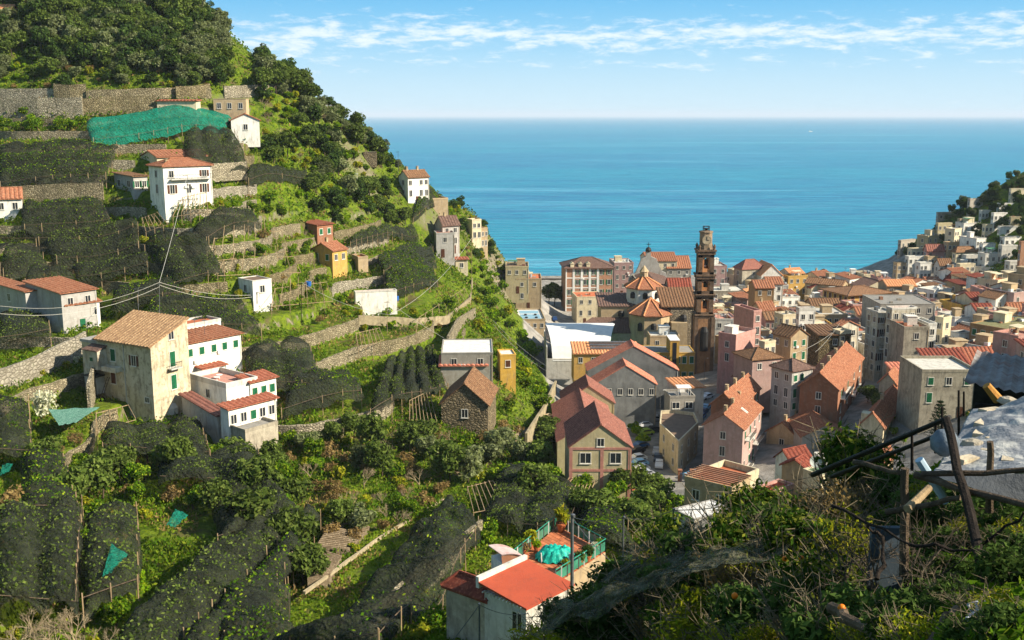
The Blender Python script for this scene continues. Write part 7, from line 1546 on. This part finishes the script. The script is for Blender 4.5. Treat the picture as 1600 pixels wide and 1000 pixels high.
# overhead lines on the hill
def hpole(px, yb, yt, lab, D=None, m_=None, r_=.07):
    p = hit(px, yb, 0, 60) if D is None else at(px, yb, D); t = at(px, yt, p.y); o = empty('utility_pole', p); b = MB(); b.tube((0, 0, -.6), (t.x-p.x, 0, t.z-p.z), r_, r_*.7); b.obj('pole', m_ or metal_m, o); b = MB(); b.box(-.5, -.05, t.z-p.z-.35, .5, .05, t.z-p.z-.25); b.obj('crossarm', m_ or metal_m, o); tag(o, lab, 'pole'); return t
q1 = hpole(249, 506, 441, 'grey pole with fan of wires above the cream house', 186); q2 = hpole(216, 495, 449, 'short grey pole left of the fan wire pole'); q3 = hpole(293, 337, 272, 'tall thin pole in front of the white three storey house'); q4 = hpole(471, 500, 441, 'dark pole on the terraces below the ochre house', m_=woodd_m)
q5 = hpole(605, 520, 470, 'wooden pole above the lower pergola', m_=woodl_m); q6 = hpole(737, 460, 372, 'pole beside the cliff path stairs', m_=woodl_m); q7 = hpole(558, 312, 270, 'twin pole on the green slope below the ridge', m_=whitep); q8 = hpole(622, 285, 236, 'thin pole left of the ridge white house'); q9 = hpole(136, 560, 505, 'dark pole by the corner of the cream house', m_=woodd_m); q10 = hpole(402, 470, 455, 'short pole by the white box house')
WG = 'overhead wires on the hillside'
for a, c, s_, l in ((q2, q1, .4, 'wire between the short pole and fan wire pole'), (q1, at(392, 461, 205), .8, 'upper wire from the fan pole to the white box house'), (q1+Vector((0, 0, -.5)), at(394, 464, 205), 1.2, 'lower wire from the fan pole to the white box house'), (q1, at(0, 478, 170), 2.0, 'long upper wire from fan pole to left edge'), (q1+Vector((0,0,-.8)), at(0, 490, 168), 2.0, 'long lower wire from fan pole to left edge'),
                (q1, q3, .5, 'steep wire up to the white three storey house'), (q4, at(610, 492, 215), 1.2, 'wire from the dark pole to the right'), (at(610, 492, 215), q6, 2.5, 'wire sweeping along the curved terrace wall'), (q5, at(770, 565, 225), 1.0, 'wire from the wooden pole to the yellow house'), (q6, at(722, 440, 300), .3, 'short wire beside the cliff stairs'),
                (at(770, 500, 250), at(920, 600, 236), 2.5, 'upper cable descending the cliff to the factory roof'), (at(770, 506, 250), at(918, 603, 236), 3.0, 'lower cable descending the cliff to the factory roof'), (at(1240, 552, 240), at(1300, 520, 262), .6, 'crossed wire over the bare stone wall in town'), (at(1274, 550, 240), at(1312, 505, 262), .6, 'second crossed wire over the bare stone wall')):
    wire([a, c], s_, l, .035, mat('pale_cable', 'b8b4a8', None, 1, .6, 0), WG)
# big walls: road wall at the top, retaining wall left of the cream house, coastal path walls
def wallpx(pts, h, lab, th=.5, mt=None, t0=60, name='stone_wall', sink=1.0, nsub=6):
    P_ = []
    for (a, c) in zip(pts[:-1], pts[1:]):
        p, q = hit(a[0], a[1], 0, t0), hit(c[0], c[1], 0, t0)
        for i in range(nsub): P_.append(p.lerp(q, i/nsub))
    P_.append(q); zb = [v.z-sink for v in P_]; zt = [v.z+h for v in P_]; o = wall_strip([(v.x, v.y) for v in P_], zb, zt, th, name, mt, .08); tag(o, lab, 'stone wall'); return o
wallpx([(-10,183),(60,182),(130,180)], 4.6, 'high pale stone road wall, left section with trees before it'); wallpx([(130,176),(190,172),(245,172)], 3.6, 'high pale stone road wall, right section reaching the red shelter')
wallpx([(85,150),(110,152),(135,150)], 3.2, 'square stone wall block above the road wall'); wallpx([(135,152),(180,150),(255,148),(330,148)], 1.8, 'low wall along the upper road'); wallpx([(0,148),(85,148)], 1.6, 'low wall on the upper road at left edge'); wallpx([(275,150),(300,150),(328,146)], 2.6, 'stepped pale wall right above the red shelter'); wallpx([(350,148),(400,146),(455,145)], 2.4, 'stone wall at the foot of the ridge trees')
cw = stonemat('render_over_stone', '9a927e', '867d6a', '6a6252', 1.2, .7, .15)
wallpx([(-10,612),(60,585),(135,545)], 3.2, 'grey plastered retaining wall left of the cream house', .5, cw); wallpx([(140,640),(150,600),(165,570)], 4.0, 'dark stone wall under the corner of the cream house')
wallpx([(330,278),(360,276),(386,274)], 3.4, 'stone wall corner right of the white three storey house'); wallpx([(20,312),(90,308),(162,306)], 3.0, 'long stone wall below the upper left net')
wallpx([(560,500),(650,505),(700,500),(735,470),(738,440)], 1.1, 'curving pale wall of the long garden terrace', .4, mat('pale_render_wall', 'a09374', '7a6e56', .8, .9, .3, 6, '5a5240', .7))
wallpx([(575,1000),(660,915),(752,842)], 2.6, 'long rough wall along the right side of the net tunnel', .45); wallpx([(475,925),(600,835),(700,775),(790,712)], .05, 'low path edging beside the dug plots', .3, sink=.3, mt= mat('path_edge', 'a89a7c', '8a7c60', 2, .9, .4))
wallpx([(700,545),(716,515),(742,498)], 2.8, 'angled wall of the stair above the white roofed house'); wallpx([(822,700),(850,655),(868,612)], 3.0, 'pale retaining wall left of the factory halls', .5, mat('pale_render_wall', ''))
# dug garden plots
soil = mat('dug_soil', '7f705a', '62543f', 1.6, 1, .8, 4, c3='92826a')
def plot(c, lab):
    P4 = [hit(x, y, .3, 60) for x, y in c]; org = P4[0]; r = empty('vegetable_plot', org); nU = 15
    b = MB(); b.slab([tuple(v-org-Vector((0, 0, .05))) for v in P4], 1.6); b.obj('soil', soil, r)
    for i in range(nU):
        t = (i+.5)/nU; a, d = P4[0].lerp(P4[3], t)-org, P4[1].lerp(P4[2], t)-org; q = MB(); q.tube(a, d, .11, .11, n=6); q.obj('ridge', soil, r)
    tag(r, lab, 'garden plot')
plot([(494,852),(545,858),(578,822),(520,812)], 'larger ridged brown plot beside the flower path'); plot([(480,896),(515,898),(534,868),(500,858)], 'smaller brown plot below the larger ridged one'); plot([(700,742),(750,744),(790,712),(745,702)], 'small bare plot near the barn'); plot([(798,690),(835,695),(832,668),(800,668)], 'curved furrow plot left of the factory')
# coloured cloths
for i, (x, y, w_, h_, cc) in enumerate(((456,848,.9,1.1,'c23a2c'), (463,843,.7,.9,'d4b02c'), (468,842,.5,.9,'4a8ac0'), (450,853,.5,.8,'d8d6d0'))):
    p = hit(x, y, .6, 60); b = MB(); b.slab([(0,0,h_),(w_,.05,h_*.9),(w_*.9,.3,.1),(.1,.25,0)], .04); o = b.obj('cloth', mat('cloth_'+cc, cc, None, 1, .8, .1)); o.location = p; tag(o, ['red cloth hanging in the lemon tree', 'yellow cloth beside the red one', 'blue cloth right of the yellow one', 'white cloth at the left end of the coloured cloths'][i], 'cloth')
gt = mat('turquoise_netting', '0f9a78', '0a7a60', 2, .7, .5, 8, c3='2cb890')
def patch(c, lab, lift=2.9, m_=net_green):
    P4 = [hit(x, y, lift, 60) for x, y in c]; o_ = P4[0]; n = 9; A4 = [np.array(v-o_) for v in P4]; V = []; 
    for j in range(n):
        for i in range(n):
            u, v = i/(n-1), j/(n-1); g = (A4[0]*(1-u)+A4[1]*u)*(1-v)+(A4[3]*(1-u)+A4[2]*u)*v; V.append((g[0], g[1], g[2]+random.uniform(-.12, .12)))
    o = link('green_net_patch', npmesh('net', V, [(j*n+i, j*n+i+1, (j+1)*n+i+1, (j+1)*n+i) for j in range(n-1) for i in range(n-1)]), m_); o.location = o_; tag(o, lab, 'net')
patch([(160,900),(175,893),(200,866),(174,850)], 'bright green net patch pointing down among black nets', 3.3); patch([(260,820),(274,824),(294,804),(274,796)], 'small bright green net patch beside the trunk', 3.3); patch([(0,742),(14,738),(20,724),(4,726)], 'tiny bright green net scrap at the left edge', 3.2)
patch([(92,664),(118,660),(156,636),(76,640)], 'sagging grey green net hung beside the cream house', 2.6, mat('grey_green_net', '4f7a68', '3c6455', 2, .7, .4, 8, c3='7a9a8a'))
for i, (x, y) in enumerate(((606,468), (619,470), (482,448))):
    p = hit(x, y, .3, 60); b = MB(); b.lathe([(.3, 0), (.42, .1), (.45, .75), (.4, .8), (.38, .2)], n=12); o = b.obj('blue_barrel', mat('blue_plastic', '2a62a8', None, 1, .4, 0)); o.location = p; o.scale = (1.5, 1.5, 1.5); tag(o, ['blue barrel on the garden terrace', 'smaller blue barrel right of it on the garden terrace', 'blue barrel among bushes below the ochre house'][i], 'barrel')
p = hit(322, 288, 2.2, 60)
# umbrella on the white roofed terrace: turquoise, folded
p = hit(765, 605, 0, 120); o = empty('garden_umbrella', p); b = MB(); b.tube((0, 0, -.2), (0, 0, 2.6), .05); b.obj('pole', metal_m, o); b = MB(); b.lathe([(.1, .7), (.5, 1.0), (.4, 1.8), (.12, 2.6)], n=9); b.obj('canopy', mat('turquoise_tarp', ''), o); tag(o, 'folded turquoise parasol beside the yellow terrace house', 'parasol')
p = hit(848, 528, 0, 200); b = MB(); b.lathe([(.5, -1), (1.6, 1), (1.2, 5), (.3, 8)], n=9); 
# little hut in the lower orchard
H('garden_hut', 'tiny garden hut with patched tin roof by the net tunnel', (780,815,808), (762,804), (790,801), 'tan', 'shedR', 'rose', {}, phi=15, rise=.3, cat='hut')
# far motor boat
p = atz(1266, 206, 0); o = empty('motor_boat', p, .1); s_ = 1.3; b = MB(); b.add([(-6*s_,-1.6*s_,0),(5*s_,-1.4*s_,0),(9*s_,0,1.2*s_),(5*s_,1.4*s_,0),(-6*s_,1.6*s_,0),(-6*s_,-1.8*s_,2*s_),(5*s_,-1.7*s_,2.2*s_),(10*s_,0,2.6*s_),(5*s_,1.7*s_,2.2*s_),(-6*s_,1.8*s_,2*s_)], [(0,4,3,2,1),(5,6,7,8,9),(0,1,6,5),(1,2,7,6),(2,3,8,7),(3,4,9,8),(4,0,5,9)]); b.obj('hull', whitep, o); b = MB(); b.box(-4*s_, -1.2*s_, 2*s_, 2*s_, 1.2*s_, 4*s_); b.obj('cabin', whitep, o); tag(o, 'tiny white boat far out near the horizon', 'boat')
# beach strip and breakwater along the shore
beach = MB(); beach.add([(-10, 500, 3.3), (176, 500, 3.3), (180, 534, -.4), (-6, 534, -.4)], [(0,1,2,3)]); struct(beach.obj('beach', mat('beach_sand', '9a9082', '7c7468', .6, .95, .3)))
# ---------------------------------------------------------------- labels for repeated things, from what they stand beside
LMK = [((215,590),'the big cream house'),((340,560),'the long white house'),((400,640),'the glazed white house'),((295,290),'the white three storey house'),((204,285),'the glass annex'),((15,325),'the white cottage at the left edge'),((100,450),'the two orange roofs'),
((510,400),'the ochre house'),((490,355),'the terracotta shed'),((398,452),'the white box house'),((650,290),'the white house on the ridge'),((695,380),'the dark gable house'),((750,360),'the cliff edge houses'),((735,560),'the white roofed house'),((730,620),'the stone barn'),((795,575),'the yellow terrace house'),
((250,198),'the green netting'),((275,160),'the red roofed shelter'),((60,160),'the stone road wall'),((383,195),'the small white house by the green net'),((585,465),'the white walled cottage'),((930,720),'the nearest factory hall'),((600,890),'the long net tunnel'),((515,840),'the ridged brown plot'),((462,848),'the coloured cloths'),
((178,872),'the green net patch'),((278,808),'the small green net patch'),((860,850),'the tiled roof terrace'),((820,910),'the red roofed house'),((725,930),'the stone store'),((285,60),'the upper rocky clearing'),((452,110),'the end of the ridge wood'),((205,20),'the pale rocks on the hilltop'),((33,90),'the white blossoming hilltop tree'),((110,140),'the square road wall block'),((385,60),'the highest crest trees'),((500,160),'the ridge notch'),((480,290),'the dark middle trees'),((600,620),'the middle orchard'),((470,720),'the slope below the glazed house'),((10,15),'the hut in the top left corner'),((830,490),'the clubhouse'),
((1545,670),'the tarpaulin roof'),((1412,760),'the log post'),((1388,860),'the grey panel'),((1540,850),'the leaning pole'),((1560,580),'the tin shack'),((1274,725),'the satellite dish'),((1110,780),'the pergola courtyard roof'),((1315,950),'the lowest orange fruit'),((1252,872),'the middle orange fruit'),((894,850),'the thick metal pole'),
((1477,365),'the gold lit headland house'),((1595,400),'the coral headland block'),((1415,395),'the headland tip'),((1590,300),'the headland villa'),((925,440),'the pink and white palazzo'),((1380,640),'the bending orange roof'),((575,240),'the stone hut on the ridge'),((60,600),'the grey retaining wall'),((60,985),'the bottom left bare tree'),((640,440),'the curved upper net'),((560,520),'the ochre stained wall')]
ADJ = {'olive_tree': 'grey green olive tree', 'oak_tree': 'dense green oak tree', 'dark_tree': 'dark evergreen tree', 'lemon_tree': 'leafy lemon tree', 'green_shrub': 'bright green shrub', 'weed_shrub': 'mid green leafy bush', 'yellow_shrub': 'yellowish shrub', 'brown_shrub': 'brown dry shrub', 'blossom_tree': 'pale blossoming tree', 'umbrella_pine': 'round crowned tree', 'bare_tree': 'leafless winter tree',
       'terrace_wall': 'dry stone terrace wall', 'netted_pergola': 'black netted lemon pergola', 'pole_pergola': 'bare pole pergola', 'orange_tree': 'glossy orange tree', 'laurel_bush': 'dark glossy bush', 'bramble_bush': 'yellow leaved bramble', 'twiggy_bush': 'brown twiggy bush', 'wood_batten': 'pale wooden batten', 'stone': 'grey weight stone'}
ORD = ['nearest to', 'second from', 'third from', 'fourth from', 'fifth from', 'sixth from', 'seventh from', 'eighth from', 'ninth from', 'tenth from', 'eleventh from', 'twelfth from', 'thirteenth from', 'fourteenth from', 'fifteenth from', 'sixteenth from', 'seventeenth from', 'eighteenth from', 'nineteenth from', 'twentieth from']
TL = [((1120,445),'mauve house by the tower'),((1172,430),'old grey chapel'),((1240,440),'yellow courtyard house'),((1290,430),'red beach house'),((1330,470),'big yellow building'),((1360,445),'dark brown gabled roof'),((1415,430),'red brown barn roof'),((1460,450),'glazed verandah house'),((1515,480),'yellow villa'),((1550,450),'grey four storey flats'),
((1590,465),'pink edge house'),((1590,485),'orange edge house'),((1138,465),'long grey stone house'),((1192,475),'crossing orange roofs'),((1230,465),'white flat roofed house'),((1258,500),'tall white tower house'),((1300,490),'wide pale roof'),((1235,520),'mottled brown roof'),((1300,530),'bare stone block'),((1375,520),'tall old stone flats'),((1430,500),'white aged flats'),((1475,520),'cream tower house'),
((1502,530),'white cube house'),((1560,530),'brown stone palazzo'),((1165,560),'pink apartments'),((1240,585),'dark hip roof'),((1300,600),'rust gable house'),((1410,580),'rose coloured roof'),((1485,600),'grey villa'),((1520,560),'long red sheet roof'),((1180,590),'stepped orange roofs'),((1500,420),'long pale flats'),((1330,505),'faded orange roof'),((1270,475),'brown tiled roof row')]
LMK += [(p, 'the '+n) for p, n in TL]
bk = {}
for o in THINGS:
    k = o.name.split('.')[0]; loc = o.location
    if o.type == 'MESH' and k == 'terrace_wall':
        bb = np.array([v.co for v in o.data.vertices]).mean(0); loc = Vector(bb)+o.location
    x, y = proj(loc+Vector((0, 0, 1.5)))
    if '_w' in o.keys(): ADJ[k+o['_w']] = o['_w']; k = k+o['_w']; del o['_w']
    li = min(range(len(LMK)), key=lambda i: (LMK[i][0][0]-x)**2+((LMK[i][0][1]-y)*1.15)**2); (lx, ly), nm_ = LMK[li]; d = math.hypot(x-lx, y-ly)
    rel = ('right' if x > lx else 'left') if abs(x-lx) > abs(y-ly) else ('lower' if y > ly else 'upper')
    sz = '' if k not in ('olive_tree', 'oak_tree', 'dark_tree', 'lemon_tree', 'green_shrub', 'weed_shrub', 'yellow_shrub', 'brown_shrub', 'laurel_bush', 'bramble_bush', 'orange_tree', 'twiggy_bush') else ('large', 'middle sized', 'small')[2 if o.scale[0] < .85 else 1 if o.scale[0] < 1.1 else 0]
    bk.setdefault((k, li, rel, sz), []).append((d, o))
for (k, li, rel, sz), v in bk.items():
    v.sort(key=lambda t: t[0]); nm_ = LMK[li][1]; kk = k; side = {'right': 'right of it', 'left': 'left of it', 'lower': 'below it', 'upper': 'above it'}[rel]
    for i, (d, o) in enumerate(v):
        l = f'{sz} {ADJ[k]}, {ORD[min(i, 19)]} {nm_}, {side}'.strip()
        if len(l.replace('-', ' ').split()) > 16: l = l.rsplit(',', 1)[0]+' '+{'right': 'right', 'left': 'left', 'lower': 'below', 'upper': 'above'}[rel]
        if len(l.split()) > 16: l = l.replace('middle sized ', '')
        o['label'] = l
        if not o.get('category'): o['category'] = {'netted_pergola': 'pergola', 'bare_tree': 'tree'}.get(k, k.replace('_', ' '))
